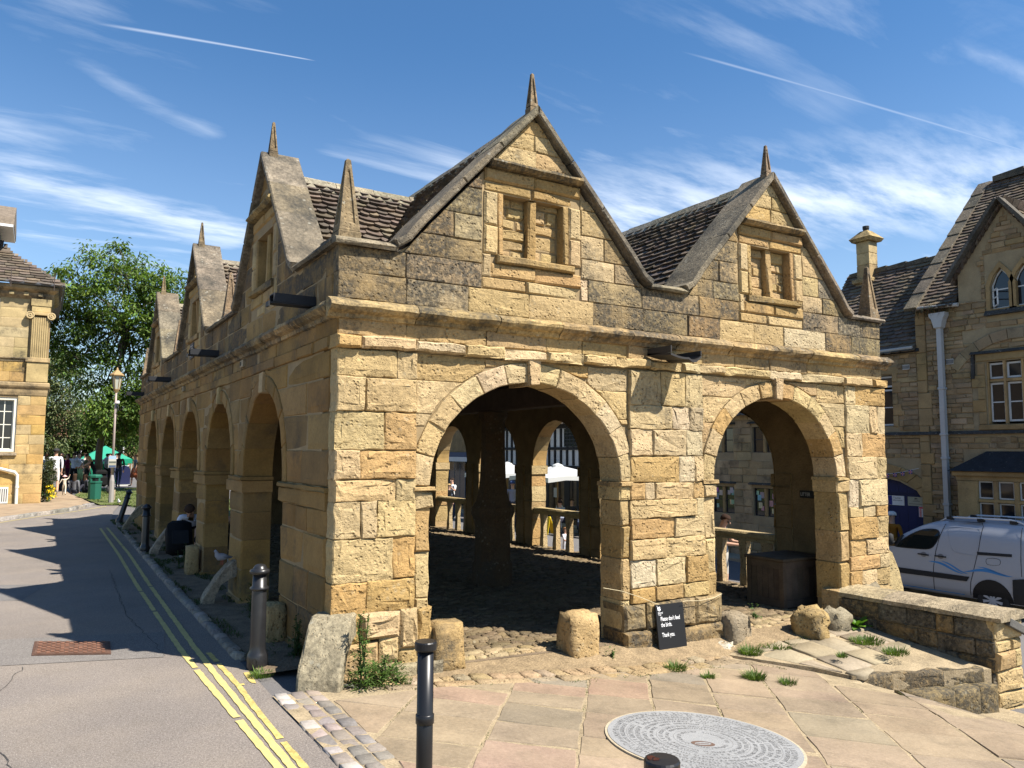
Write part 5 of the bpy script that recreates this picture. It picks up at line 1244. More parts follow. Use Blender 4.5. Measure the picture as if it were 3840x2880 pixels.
for c in (2.84,2.32):  # lancets
    P=[(c-.24,5.38),(c+.24,5.38),(c+.24,5.95),(c+.15,6.18),(c,6.36),(c-.15,6.18),(c-.24,5.95)]; mb=MB(); prism(mb,F_R,True,[P,inset(ccw(P),.035)],-.13,-.09,(.62,.62,.6,0)); prism(mb,F_R,True,[rc(c-.21,c+.21,5.83,5.86)],-.125,-.092,(.62,.62,.6,0)); w=mb.obj('window',M['generic'],pol)
    mb=MB(); prism(mb,F_R,True,[inset(ccw(P),.03)],-.12,-.11); mb.obj('pane',M['glass'],w)
    Q=inset(ccw(P),-.10); mb=MB(); prism(mb,F_R,True,[Q,inset(ccw(P),-.005)],-.1,.02,(*DRS,.1)); mb.obj('surround',M['ashlar'],pol)
mb=MB(); MM=Matrix.Translation((XF+.06,3.06,5.42))@Matrix.Rotation(math.radians(222),4,'Z'); 
for lo,hi in (((0,-.01,0),(.03,.015,.42)),((.33,-.01,0),(.36,.015,.42)),((0,-.01,0),(.36,.015,.03)),((0,-.01,.39),(.36,.015,.42)),((0,-.008,.2),(.36,.012,.225))): box(mb,lo,hi,(.62,.62,.6,0),M=MM)
mb.obj('open_casement',M['generic'],pol); dark(2.0,3.1,5.3,6.4,pol)
w=window(5.72,6.2,2.64,3.62,pol,(1,2)); window(5.72,6.2,3.68,3.98,pol,(1,1)); dark(5.7,6.2,2.6,4,pol)
# eaves, gutters, downpipe, vents
mb=MB(); tube(mb,[(XF-.12,8.3,4.62),(XF-.12,5.02,4.66)],.045,8,(.42,.40,.36,0)); tube(mb,[(XF-.12,4.95,5.66),(XF-.12,3.8,5.60)],.05,8,(.42,.40,.36,0)); mb.obj('gutter',M['generic'],pol)
mb=MB(); wc=(.42,.415,.40,0); prism(mb,lambda u,v,n:(XF-.22+n,u,v),False,[[(4.09,5.46),(4.09,5.38),(4.14,5.30),(4.20,5.08),(4.38,5.08),(4.44,5.30),(4.50,5.38),(4.50,5.46)]],0,.2,wc)
box(mb,(XF-.17,4.23,-1.4),(XF-.05,4.35,5.08),wc,ch=.015)
for z in (5.06,3.5,2.34,1.75,.6): box(mb,(XF-.185,4.21,z),(XF-.03,4.37,z+.06),wc,ch=.01)
mb.obj('downpipe',M['generic'],pol)
for a,b,z0,z1 in ((5.17,5.36,4.10,4.23),(4.02,4.2,4.13,4.27)):
    mb=MB(); box(mb,(XF-.05,a,z0),(XF-.03,b,z1),(.45,.43,.38,0)); v=mb.obj('vent_grille',M['generic'],pol); mb=MB()
    for k in range(6): q=lerp(a,b,(k+.5)/6); box(mb,(XF-.053,q-.008,z0+.02),(XF-.0505,q+.008,z1-.02),(.03,.03,.03,0))
    mb.obj('slot',M['generic'],v)
mb=MB(); rr=random.Random(3)
for i in range(420):
    p=(XF-.12+rr.gauss(0,.06),rr.uniform(3.95,4.95),5.62+rr.gauss(0,.06)); blade(mb,p,(rr.uniform(-1,.2),rr.uniform(-1,1),rr.uniform(-.8,.6)),.16,.012,(.075*rr.uniform(.5,1.5),.06*rr.uniform(.5,1.4),.03,0),.6,2)
tag(mb.obj('gutter_weeds',M['leaf']),'dry brown weeds hanging from the gutter above the white downpipe','weeds')
# roofs
rt=[]
def far_roof(name,parent,O,A,S,alen,slen,lim=None,rh=.15,w=(.2,.4),base=None):
    mb=MB(); O=Vector(O);A=Vector(A).normalized();S=Vector(S).normalized();N=A.cross(S); s=-.05
    while s<slen:
        a=U_(-.2,0)
        l0,l1=(lim(s) if lim else (0,alen))
        while a<alen:
            ww=U_(*w); a0,a1=max(a,l0),min(a+ww,l1)
            if a1-a0>.04: tile_mesh(mb,(0,0,O+A*(a+ww/2)+S*s,O,A,S,N,a0,a1,s+U_(-.012,.012),rh))
            a+=ww
        s+=rh
    return mb.obj(name,M['tile'],parent,kind='stuff')
mb=MB(); prism(mb,lambda u,v,n:(u,n,v),True,[[(XF-.1,5.6),(XF+8,5.6),(21.2,9.72)]],3.95,4.9,(.05,.045,.04,0)); prism(mb,lambda u,v,n:(u,n,v),True,[[(XF+.35,6.1),(XF+8,5.6),(21.2,9.72)]],-2,3.94,(.05,.045,.04,0)); prism(mb,lambda u,v,n:(u,n,v),True,[[(XF-.1,4.55),(21.6,4.55),(19.4,7.34)]],4.9,8.3,(.05,.045,.04,0))
prism(mb,F_R,True,[[(1.5,6.35),(3.92,6.35),(2.71,7.9)]],-2.6,-.3,(.05,.045,.04,0)); mb.obj('roof',M['wood'],pol)
L1=math.hypot(3.95,4.12)
far_roof('roof_tiles',pol,(XF-.12,4.95,5.6),(0,-1,0),(3.95,0,4.12),7,L1,lambda s:(0,7) if s>.75 else (0,1.05),rh=.15)
L2=math.hypot(2.1,2.79); far_roof('roof_tiles',pol,(XF-.12,8.3,4.58),(0,-1,0),(2.12,0,2.79),3.4,L2,lambda s:(0,3.35),rh=.14)
sl2=math.hypot(1.21,1.6)
far_roof('roof_tiles',pol,(XF-.1,4.0,6.22),(1,0,0),(0,-1.3,1.74),2.6,math.hypot(1.3,1.74),None,rh=.15); far_roof('roof_tiles',pol,(XF+2.5,1.42,6.22),(-1,0,0),(0,1.3,1.74),2.6,math.hypot(1.3,1.74),None,rh=.15)
def coprun(parent,a,b,w,t,n,col=(.125,.105,.075),axis=None):
    a=Vector(a);b=Vector(b);d=(b-a).normalized();s=Vector(axis).normalized();up=s.cross(d); up=up if up.z>0 else -up
    L=(b-a).length
    for i in range(n):
        p,q=a+d*(L*i/n+.004),a+d*(L*(i+1)/n-.004); V=[]
        for o,hh in ((p,t),(q,t*1.35)): V+=[tuple(o+s*x+up*h_) for x,h_ in ((-w/2,0),(w/2,0),(w/2,hh),(-w/2,hh))]
        mb=MB(); mb.add(V,[[0,1,5,4],[1,2,6,5],[2,3,7,6],[3,0,4,7],[0,3,2,1],[4,5,6,7]],(*vary(col,.1),.3)); fixn(mb.obj('coping_stone',M['coping'],parent))
coprun(pol,(21.2,5.0,9.80),(17.15,5.0,5.62),.34,.07,9,axis=(0,1,0))
coprun(pol,(21.2,4.7,9.75),(21.2,-2,9.75),.4,.16,8,axis=(1,0,0)); coprun(pol,(19.4,8.2,7.36),(19.4,5.1,7.36),.34,.12,5,axis=(1,0,0))
coprun(pol,(17.16,2.71,7.98),(17.16,4.02,6.2),.26,.07,2,axis=(1,0,0),col=(.10,.09,.075)); coprun(pol,(17.16,2.71,7.98),(17.16,1.40,6.2),.26,.07,2,axis=(1,0,0),col=(.10,.09,.075))
ch=empty('chimney_stack',(19.2,7.4,7),'square stone chimney with pyramid cap on the lower roof','chimney',ws=True)
mb=MB(); 
for a,b,z0,z1 in ((.24,.24,6.5,7.05),(.21,.21,7.2,7.62),(.208,.208,7.625,7.98),(.21,.21,7.985,8.35)): box(mb,(19.2-a,7.55-b,z0),(19.2+a,7.55+b,z1),(*vary(PALE,.2),.3),ch=.012)
mb.obj('shaft',M['ashlar'],ch); mb=MB(); box(mb,(18.88,7.23,7.05),(19.52,7.87,7.2),(*vary(TAN),.5),ch=.03); mb.obj('drip_stone',M['coping'],ch)
mb=MB(); V=[(19.2+a*.30,7.55+b*.30,8.35) for a,b in ((-1,-1),(1,-1),(1,1),(-1,1))]+[(19.2+a*.36,7.55+b*.36,8.45) for a,b in ((-1,-1),(1,-1),(1,1),(-1,1))]+[(19.2+a*.12,7.55+b*.12,8.70) for a,b in ((-1,-1),(1,-1),(1,1),(-1,1))]
mb.add(V,[[3,2,1,0]]+[[k*4+i,k*4+(i+1)%4,k*4+4+(i+1)%4,k*4+4+i] for k in range(2) for i in range(4)]+[[8,9,10,11]],(*vary(TAN),.4)); mb.obj('cap',M['coping'],ch)
mb=MB(); lathe(mb,[(.09,8.68),(.085,8.76),(.10,8.78),(.10,8.86)],19.2,7.55,10,(.03,.03,.03,0)); mb.obj('pot',M['generic'],ch)
# bay window with slate roof
by=empty('bay_window',(XF-.3,2.6,-1),'stone bay window with black slate roof right of the downpipe','bay window',ws=True)
bx=XF-.62
mb=MB(); V=[(XF,3.95,1.9),(XF,1.2,1.9),(bx-.14,3.92,1.50),(bx-.14,1.1,1.50),(XF,3.45,1.96),(XF,1.2,1.96)]
mb.add([(XF,4.0,1.48),(bx-.14,3.9,1.48),(bx-.14,1.0,1.48),(XF,1.0,1.48),(XF,3.35,1.95),(XF,1.0,1.95)],[[0,1,4],[1,2,5,4],[0,3,2,1]],(.025,.025,.028,0)); mb.obj('slate_roof',M['tile'],by)
rst([(0,0),(1,0),(1,1),(0,1)],F=lambda u,v,n:(bx-.05+.66*v,3.84-2.9*u,1.36+.12*n*6) ,name='cornice',parent=by) if False else None
bmo('cornice',(bx-.07,1.0,1.36),(XF,3.83,1.478),'ashlar',by,(*DRS,.1),.02)
bmo('head',(bx,1.0,1.26),(XF,3.76,1.358),'ashlar',by,(*DRS,.1)); bmo('plinth',(bx,1.0,-1.7),(XF,3.76,.18),'ashlar',by,(*DRS,.2)); bmo('sill',(bx-.05,1.0,.181),(XF,3.8,.25),'ashlar',by,(*WST,.2),.015)
FBX=lambda y,z,n:(bx-n,y,z)
for c in (3.52,2.89,2.44,1.99,1.54): mb=MB(); stone(mb,FBX,True,rc(c-(.24 if c>3.4 else .055),c+(.24 if c>3.4 else .055),.252,1.258),.14,-.002,.02,.002,(*vary(WST),.1),.002,None,False); mb.obj('mullion',M['ashlar'],by)
mb=MB(); stone(mb,FBX,True,rc(1.0,3.28,.755,.84),.12,-.02,.015,.002,(*vary(WST),.1),.002,None,False); mb.obj('transom',M['ashlar'],by)
for a,b in ((2.945,3.28),(2.495,2.835),(2.045,2.385),(1.595,1.935)): window(a,b,.845,1.25,by,(1,1),F=FBX,xd=.07,t=.03,name='window'); window(a,b,.26,.75,by,(1,1),F=FBX,xd=.07,t=.03)
mb=MB(); rr=random.Random(12)
bmo('window_shelf',(bx+.22,1.1,.27),(XF-.05,3.6,.31),'generic',by,(.12,.10,.08))
for i in range(16):
    y=rr.uniform(1.4,3.5); z=rr.uniform(.28,.34); r=rr.uniform(.04,.10); g=rr.uniform(.2,.6); lathe(mb,[(r,z+.03),(r*1.1,z+.1),(r*.5,z+.2),(.01,z+.25)],XF-.25,y,8,(g,g*.95,g*.8,0))
mb.obj('window_display',M['generic'],by,kind='stuff'); bmo('dark_interior',(XF-.04,1.0,.2),(XF-.02,3.7,1.3),'generic',by,(.025,.022,.02))
# blue door with notices, bunting
dr=empty('blue_door',(XF+.2,6.5,-1.5),'dark blue boarded double door in the arched doorway','door',ws=True)
P=[(5.0,-1.5),(8.0,-1.5),(8.0,.85),(7.4,1.15),(6.5,1.33),(5.6,1.15),(5.0,.85)]
for i in range(12):
    a,b=5.0+.25*i,5.0+.25*(i+1); q=polyclip(ccw(P),[(-1,0,-a-.004),(1,0,b-.004)])
    mb=MB(); prism(mb,F_R,True,[q],-.22,-.18,(.010,.016,.075,0)); mb.obj('board',M['generic'],dr)
bmo('rail',(XF+.15,5.0,.80),(XF+.179,8.0,.86),'generic',dr,(.008,.012,.05))
def notice(name,y0,y1,z0,z1,col,label):
    t=empty(name,(XF+.14,(y0+y1)/2,z0),label,'sign',ws=True); mb=MB(); prism(mb,F_R,True,[rc(y0,y1,z0,z1)],-.178,-.165,(*col,0)); p=mb.obj('plate',M['generic'],t); return t,p
M['blueprint']=mat('blue_print',(.012,.02,.18),tint=False,var=0,grain=0,bump=0,rough=.5); M['redprint']=mat('red_print',(.5,.015,.03),tint=False,var=0,grain=0,bump=0,rough=.5); M['darkprint']=mat('dark_print',(.03,.03,.03),tint=False,var=0,grain=0,bump=0,rough=.5)
t,p=notice('information_sign',5.59,6.22,.51,.76,(.62,.62,.62),'blue and white tourist information sign on the blue door')
mb=MB(); prism(mb,F_R,True,[rc(5.93,6.215,.515,.755)],-.165,-.163); mb.obj('blue_panel',M['blueprint'],p)
text('i',.24,(XF+.1615,6.09,.545),(0,-1,0),(0.25,0,1) if False else (0,0,1),M['white'],p,sx=1.2); text('Tourist',.075,(XF+.164,5.90,.68),(0,-1,0),(0,0,1),M['darkprint'],p,sx=.95); text('Information',.06,(XF+.164,5.91,.625),(0,-1,0),(0,0,1),M['darkprint'],p,sx=.95)
t,p=notice('notice_board',5.03,5.49,.52,.755,(.33,.32,.24),'pale beige notice board with dark print on the blue door')
mb=MB()
for i in range(4):
    L=(.06,.1,.0,.2)[i]
    if L: prism(mb,F_R,True,[rc(5.26-L,5.26+L,.67-.035*i,.68-.035*i)],-.165,-.163,(.05,.05,.05,0))
prism(mb,F_R,True,[[(5.22,.71),(5.25,.735),(5.26,.715),(5.29,.735),(5.31,.70),(5.26,.695)]],-.165,-.163,(.05,.05,.05,0)); mb.obj('print',M['generic'],p)
t,p=notice('opening_times',5.02,5.2,.24,.51,(.62,.60,.60),'red and white notice fixed below the beige board')
mb=MB(); prism(mb,F_R,True,[rc(5.03,5.19,.46,.5)],-.165,-.163,(.55,.02,.04,0))
for i in range(9): prism(mb,F_R,True,[rc(5.13,5.185,.25+.023*i,.264+.023*i)],-.165,-.163,(.55,.02,.04,0)); prism(mb,F_R,True,[rc(5.035,5.06,.25+.023*i,.264+.023*i)],-.165,-.163,(.55,.02,.04,0))
mb.obj('print',M['generic'],p)
bn=empty('bunting',(XF-.1,5.5,1.4),'string of small union flags across the arched doorway','bunting',ws=True)
bp=[(XF-.10,lerp(7.6,5.0,i/12),interp(lerp(7.6,5.0,i/12),[(5.0,1.51),(5.5,1.39),(6,1.33),(7,1.40),(7.6,1.5)])) for i in range(13)]
mb=MB(); tube(mb,bp,.008,4,(.5,.5,.5,0)); mb.obj('cord',M['cloth'],bn)
for i in range(1,12):
    x,y,z=bp[i]; mb=MB(); P=[(y-.055,z),(y+.055,z),(y+.045,z-.10),(y-.045,z-.10)]; prism(mb,lambda u,v,n:(XF-.105-n,u,v),True,[P],0,.004,(.03,.035,.17,0))
    for q in ([(y-.055,z-.035),(y+.055,z-.035),(y+.05,z-.06),(y-.05,z-.06)],[(y-.012,z),(y+.012,z),(y+.012,z-.1),(y-.012,z-.1)]): prism(mb,lambda u,v,n:(XF-.105-n,u,v),True,[q],.004,.006,(.6,.6,.6,0))
    prism(mb,lambda u,v,n:(XF-.105-n,u,v),True,[[(y-.055,z-.042),(y+.055,z-.042),(y+.055,z-.054),(y-.055,z-.054)]],.006,.008,(.5,.02,.03,0)); prism(mb,lambda u,v,n:(XF-.105-n,u,v),True,[rc(y-.006,y+.006,z-.1,z)],.006,.008,(.5,.02,.03,0)); mb.obj('flag',M['cloth'],bn)
# ---- stone shop seen through the right arch
sh=empty('stone_shop',(XF+2,12,-1.5),'plain pale stone shop with posters in its mullioned windows','shop',ws=True)
SW=[(11.35,12.3,-.1,.78),(9.6,10.55,-.1,.78),(11.35,12.3,1.9,2.72),(9.6,10.55,1.9,2.72),(13.2,14.1,-.1,.78),(13.2,14.1,1.9,2.72)]
mb=MB(); prism(mb,F_R,True,[rc(8.32,16.5,-1.7,3.2)]+[rc(*w) for w in SW],-.4,-.02); mb.obj('wall',M['rubwall'],sh)
rub('ashlar_stones',F_R,True,8.32,16.5,-1.7,3.2,[(a-.03,b+.03,c-.03,d+.03) for a,b,c,d in SW],sh,((.31,.235,.135),(.285,.215,.12),(.33,.255,.15)),(.22,.32),(.35,.8))
for i,(a,b,c,d) in enumerate(SW):
    mb=MB(); sweep(mb,[(-.02,0),(.09,0),(.09,.03),(0,.07)],[((XF,lerp(a-.12,b+.12,k/4),d+.1),(-1,0)) for k in range(5)],(.07,.065,.055,.4),.003); fixn(mb.obj('label_mould',M['coping'],sh))
    m_=(a+b)/2; mb=MB(); stone(mb,F_R,True,rc(m_-.06,m_+.06,c,d),.12,-.03,.02,.003,(*DRS,.1),.003,None,False); mb.obj('mullion',M['ashlar'],sh)
    for p,q in ((a,m_-.06),(m_+.06,b)): 
        w=window(p,q,c,d,sh,(1,2),fcol=(.035,.035,.038),xd=.1,t=.03)
        if d<1:
            rr=random.Random(i*7+int(p*10))
            for k in range(5): mb=MB(); cy,cz=rr.uniform(p+.1,q-.1),rr.uniform(c+.1,d-.1); s_=rr.uniform(.05,.085); prism(mb,F_R,True,[rc(cy-s_,cy+s_,cz-s_*1.2,cz+s_*1.2)],-.099,-.0965+.0006*k,(rr.uniform(.2,.6),rr.uniform(.2,.55),rr.uniform(.25,.6),0)); mb.obj('poster',M['generic'],w)
    dark(a,b,c,d,sh)
mb=MB(); prism(mb,lambda u,v,n:(u,n,v),True,[[(XF-.15,3.12),(21.5,3.12),(19.4,6.1)]],8.32,16.5,(.05,.045,.04,0)); mb.obj('roof',M['wood'],sh); far_roof('roof_tiles',sh,(XF-.2,16.5,3.1),(0,-1,0),(2.2,0,3.0),8.2,3.7,rh=.17)
# ---- timber framed cafe and the shop beyond
tf=empty('timber_framed_cafe',(XF+2,22.5,-1.5),'black and white timber framed cafe seen through the large arch','cafe',ws=True)
bmo('wall',(XF+.03,19.2,1.16),(XF+.4,26.1,3.3),'slab',tf,(.60,.59,.56)); bk=(.022,.021,.020)
for z0,z1 in ((1.14,1.30),(1.98,2.10),(2.92,3.12)): bmo('timber_rail',(XF-.03,19.2,z0),(XF+.03,26.1,z1),'wood',tf,bk)
y=19.3
while y<26.1:
    bmo('timber_stud',(XF-.025,y,1.31),(XF+.03,y+.12,1.975),'wood',tf,bk); bmo('timber_stud',(XF-.025,y,2.105),(XF+.03,y+.12,2.915),'wood',tf,bk); y+=.46
window(20.0,20.9,2.12,2.9,tf,(4,5),fcol=(.03,.03,.03),xd=-.05,t=.03); window(24.3,25.0,2.12,2.9,tf,(3,5),fcol=(.03,.03,.03),xd=-.05,t=.03)
bmo('shop_front',(XF+.05,19.2,-1.6),(XF+.4,26.1,1.14),'wood',tf,(.17,.115,.065))
for y,w in ((19.6,.5),(20.6,.4),(22.2,.9),(23.6,.5),(25,.6)): bmo('dark_opening',(XF+.03,y,-1.45),(XF+.052,y+w,.85),'generic',tf,(.02,.018,.016))
for y in (20.35,21.3,21.75,23.3,24.5): bmo('shop_post',(XF-.02,y,-1.5),(XF+.045,y+.14,1.14),'wood',tf,(.09,.06,.035))
for y in (21.5,23.2): bmo('menu_board',(XF-.01,y,-.1),(XF+.03,y+.26,.32),'generic',tf,(.5,.47,.42))
mb=MB(); prism(mb,lambda u,v,n:(u,n,v),True,[[(XF-.35,3.1),(21.5,3.1),(19.6,5.6)]],19.2,26.1,(.05,.045,.04,0)); mb.obj('roof',M['wood'],tf); far_roof('roof_tiles',tf,(XF-.4,26.1,3.1),(0,-1,0),(2.5,0,2.6),7,3.6,rh=.2)
hs=empty('hanging_sign',(16.7,22.6,1.8),'black hanging sign with white lettering and a red line outside the timber framed cafe','sign',ws=True)
mb=MB(); box(mb,(16.66,22.3,1.78),(16.70,22.95,2.48)); mb.obj('panel',M['black'],hs); text('Luigi',.26,(16.655,22.93,2.22),(0,-1,0),(0,0,1),M['white'],hs,sx=.9); text('Bistro',.22,(16.655,22.93,2.04),(0,-1,0),(0,0,1),M['white'],hs,sx=.95); text('RESTAURANT',.075,(16.655,22.88,1.96),(0,-1,0),(0,0,1),M['white'],hs,sx=.95); bmo('red_line',(16.653,22.36,1.90),(16.659,22.9,1.925),'redprint',hs)
mb=MB(); tube(mb,[(XF+.02,22.62,2.62),(16.6,22.62,2.62)],.015,6,(.02,.02,.02,0)); tube(mb,[(16.68,22.4,2.62),(16.68,22.4,2.47)],.01,5,(.02,.02,.02,0)); tube(mb,[(16.68,22.85,2.62),(16.68,22.85,2.47)],.01,5,(.02,.02,.02,0)); tube(mb,[(16.9,22.62,2.62),(16.8,22.62,2.72),(16.72,22.62,2.68),(16.76,22.62,2.63)],.01,5,(.02,.02,.02,0)); mb.obj('bracket',M['generic'],hs)
s2=empty('corner_shop',(XF+2,30,-1.5),'stone shop with blue fascia and tall shop window at the end of the street','shop',ws=True)
mb=MB(); prism(mb,F_R,True,[rc(26.12,40,-1.7,5),rc(29.1,30.3,2.75,3.9),rc(26.8,28,2.75,3.9),rc(28.4,32.2,-1.0,1.4)],-.4,0); mb.obj('wall',M['mortar_wall'],s2)
window(29.1,30.3,2.75,3.9,s2,(2,3)); window(26.8,28,2.75,3.9,s2,(2,3)); dark(26.5,32,2.7,4,s2)
bmo('fascia',(XF-.12,28.2,1.42),(XF+.0,32.4,1.85),'generic',s2,(.035,.055,.11)); bmo('awning_strip',(XF-.2,28.2,1.36),(XF-.121,32.4,1.60),'generic',s2,(.5,.5,.5)); window(30.2,32.1,-.9,1.36,s2,(3,1),fcol=(.10,.12,.14),xd=.05); window(28.5,29.2,-.9,1.36,s2,(1,1),fcol=(.10,.12,.14),xd=.05); bmo('door',(XF+.1,29.3,-1.4),(XF+.14,30.1,1.2),'generic',s2,(.12,.02,.025)); dark(28.4,32.2,-1,1.4,s2)
mb=MB(); prism(mb,lambda u,v,n:(u,n,v),True,[[(XF-.2,4.95),(22,4.95),(19.6,7.4)]],26.12,40,(.09,.075,.06,0)); mb.obj('roof',M['tile'],s2)
# ---- parasols, tables, chairs of the cafe
def parasol(x,y,label):
    zb=-1.33; t=empty('parasol',(x,y,zb),label,'parasol','white parasols outside the cafe')
    mb=MB(); r=1.36; n=16; rim=[]
    for i in range(n):
        a=2*PI*i/n; k=1/max(abs(math.cos(a)),abs(math.sin(a))); rim.append((r*k*math.cos(a),r*k*math.sin(a)))
    zt=2.72; V=[(0,0,zt)]+[(a*.5,b*.5,2.50-.02*(i%4==0)) for i,(a,b) in enumerate(rim)]+[(a,b,2.33-.06*(i%4==2)) for i,(a,b) in enumerate(rim)]+[(a*1.005,b*1.005,2.16-.06*(i%4==2)+.02*(i%2)) for i,(a,b) in enumerate(rim)]
    fs=[[0,1+i,1+(i+1)%n] for i in range(n)]+[[1+k*n+i,1+(k+1)*n+i,1+(k+1)*n+(i+1)%n,1+k*n+(i+1)%n] for k in range(2) for i in range(n)]
    mb.add(V,fs,(.58,.58,.58,0)); mb.obj('canopy',M['parasol'],t)
    mb=MB(); lathe(mb,[(.24,2.66),(.2,2.72),(.03,2.79)],seg=10,col=(.58,.58,.58,0)); mb.obj('vent_cap',M['parasol'],t)
    mb=MB(); lathe(mb,[(.03,.1),(.03,2.7)],seg=8,col=(.2,.12,.06,0)); mb.obj('pole',M['wood'],t); mb=MB(); box(mb,(-.3,-.3,.1),(.3,.3,.22),(.1,.1,.1,0),ch=.02); mb.obj('base',M['generic'],t)
    mb=MB()
    for s in (-1,1):
        for k in range(7): y0=-.5+.14*k; box(mb,(-r*1.01-.004,y0,2.215),(-r*1.01,y0+.09,2.255),(.03,.03,.05,0))
    for i in range(4): p=Vector((-.72,-.25+.12*i,2.452)); box(mb,(p.x-.004,p.y,p.z),(p.x+.03,p.y+.07,p.z+.004),(.03,.03,.05,0))
    mb.obj('lettering',M['generic'],t)
M['parasol']=mat('parasol_canvas',rough=.9,spec=.1,var=.03,grain=.02,bump=.05,trans=.25)
parasol(15.0,18.15,'white parasol in front of the cafe seen between two arcade piers'); parasol(15.1,22.1,'white parasol partly hidden behind the dark interior pillar')
def cafe_table(x,y,lab):
    zb=H(x,y)+.02; t=empty('cafe_table',(x,y,zb),lab,'table','cafe tables'); mb=MB(); box(mb,(-.4,-.4,.71),(.4,.4,.75),(.16,.09,.045,0),ch=.01); mb.obj('tabletop',M['wood'],t)
    mb=MB(); lathe(mb,[(.2,0),(.03,.05),(.03,.71)],seg=8,col=(.03,.03,.03,0)); mb.obj('pedestal',M['generic'],t)
def cafe_chair(x,y,rz,lab):
    zb=H(x,y)+.02; t=empty('cafe_chair',(x,y,zb),lab,'chair','cafe chairs',rz); c=(.10,.12,.16,0)
    mb=MB(); lathe(mb,[(.2,.43),(.22,.45),(.21,.47),(.01,.475)],seg=12,col=c); mb.obj('seat',M['generic'],t)
    mb=MB(); pts=[(.21*math.cos(a),.21*math.sin(a),.47+.40*math.sin((a)/1)) for a in [PI*i/10 for i in range(11)]]; tube(mb,pts,.016,6,c)
    for i in range(3,8): a=PI*i/10; tube(mb,[(.2*math.cos(a),.2*math.sin(a),.47),pts[i]],.008,4,c)
    mb.obj('backrest',M['generic'],t)
    for sx,sy in ((-1,-1),(1,-1),(1,1),(-1,1)): mb=MB(); tube(mb,[(.15*sx,.15*sy,.44),(.18*sx,.18*sy,0)],.013,5,c); mb.obj('leg',M['generic'],t)
for i,(x,y) in enumerate(((15.3,17.2),(15.3,18.9),(14.6,16.6))): cafe_table(x,y,('brown cafe table beneath the near parasol on its right','brown cafe table beneath the near parasol on its left','brown cafe table nearest the street in front of the parasol')[i])
for i,(x,y,r) in enumerate(((14.5,17.6,PI),(14.9,16.0,PI*.9),(14.6,19.4,.2),(15.9,16.5,PI))): cafe_chair(x,y,r,('bistro chair between the two near cafe tables','bistro chair at the right end of the cafe terrace','bistro chair on the left of the near parasol','bistro chair close to the brown shop front')[i])
wf=empty('floor_sign',(14,17.25,H(14,17.25)),'yellow folding warning sign standing on the road in front of the cafe','warning sign')
mb=MB()
for s in (-1,1): prism(mb,lambda u,v,n:(s*(.16-.15*v/.62)+n,u,v),False,[[(-.14,0),(.14,0),(.09,.58),(.05,.64),(-.05,.64),(-.09,.58)]],-.008,.008,(.75,.50,.01,0))
mb.obj('panel',M['generic'],wf)
# ================================================================== the van
van=empty('parked_van',(15.46,3.4,-1.42),'white van with blue wave stripes and roof rails parked in the lower street','van',ws=True)
SK=[(-1.15,.08),(-.95,.015),(-.6,0),(-.22,.03),(.1,.10),(.3,.175),(.42,.26),(.5,.5)]
TOP=[(1.28,.36),(1.42,.44),(1.7,.475),(2.5,.49),(2.95,.465),(3.3,.40),(3.65,.27),(4.0,.07),(4.35,-.16),(4.7,-.28),(5.2,-.38),(5.5,-.52),(5.66,-.75)]
def ysh(y): return .0+.16*max(0,(y-4.7))**1.6+.10*max(0,1.5-y)
def XS(y,z): return 14.62+interp(z,SK)+ysh(y)
ARCHY=(2.03,4.78)
def ztop(y): return interp(y,TOP)
mb=MB(); ys=[1.28,1.34,1.45,1.6,1.8,2.1,2.4,2.7,3.0,3.2,3.4,3.6,3.8,4.0,4.2,4.4,4.6,4.8,5.0,5.2,5.4,5.55,5.66]; ts=[0,.1,.22,.36,.5,.62,.74,.84,.91,.96]
def ring(y):
    zt=ztop(y); L=[]
    for t in ts: z=lerp(-1.14,zt-.045,t/.96*1.0); L.append((XS(y,z)+(.04 if t>.9 else 0),y,z))
    xr=L[-1][0]; L+=[(xr+.12,y,zt-.01),(xr+.35,y,zt+.012),(15.46,y,zt+.02)]
    return L+[(30.92-a,b,c) for a,b,c in L[-2::-1]]
R=[ring(y) for y in ys]; n=len(R[0]); V=[p for r in R for p in r]
fs=[[k*n+i,k*n+i+1,(k+1)*n+i+1,(k+1)*n+i] for k in range(len(R)-1) for i in range(n-1)]+[list(range(n)),[(len(R)-1)*n+i for i in range(n)][::-1]]+[[k*n,(k+1)*n,(k+1)*n+n-1,k*n+n-1] for k in range(len(R)-1)]
mb.add(V,fs,(1,1,1,0)); body=fixn(mb.obj('body',M['carpaint'],van,True))
def drape(name,P,m,parent,col=(1,1,1,0),off=.004,th=.008,grid=.1,smooth=True):
    bm=bmesh.new(); bm.faces.new([bm.verts.new((y,z,0)) for y,z in ccw(P)])
    for ax in (0,1):
        lo=min(p[ax] for p in P); hi=max(p[ax] for p in P); k=lo+grid
        while k<hi: bmesh.ops.bisect_plane(bm,geom=bm.verts[:]+bm.edges[:]+bm.faces[:],plane_co=(k,0,0) if ax==0 else (0,k,0),plane_no=(1,0,0) if ax==0 else (0,1,0)); k+=grid
    r=bmesh.ops.extrude_face_region(bm,geom=bm.faces[:])
    top=set(g for g in r['geom'] if isinstance(g,bmesh.types.BMVert))
    for v in bm.verts:
        y,z=v.co.x,v.co.y; v.co=Vector((XS(y,z)-(off if v in top else off-th),y,z))
    bmesh.ops.recalc_face_normals(bm,faces=bm.faces); me=bpy.data.meshes.new(name); bm.to_mesh(me); bm.free(); me.materials.append(M[m]); at=me.attributes.new('tint','FLOAT_COLOR','FACE'); at.data.foreach_set('color',list(col)*len(me.polygons))
    o=bpy.data.objects.new(name,me); COL.objects.link(o); par(o,parent); return o
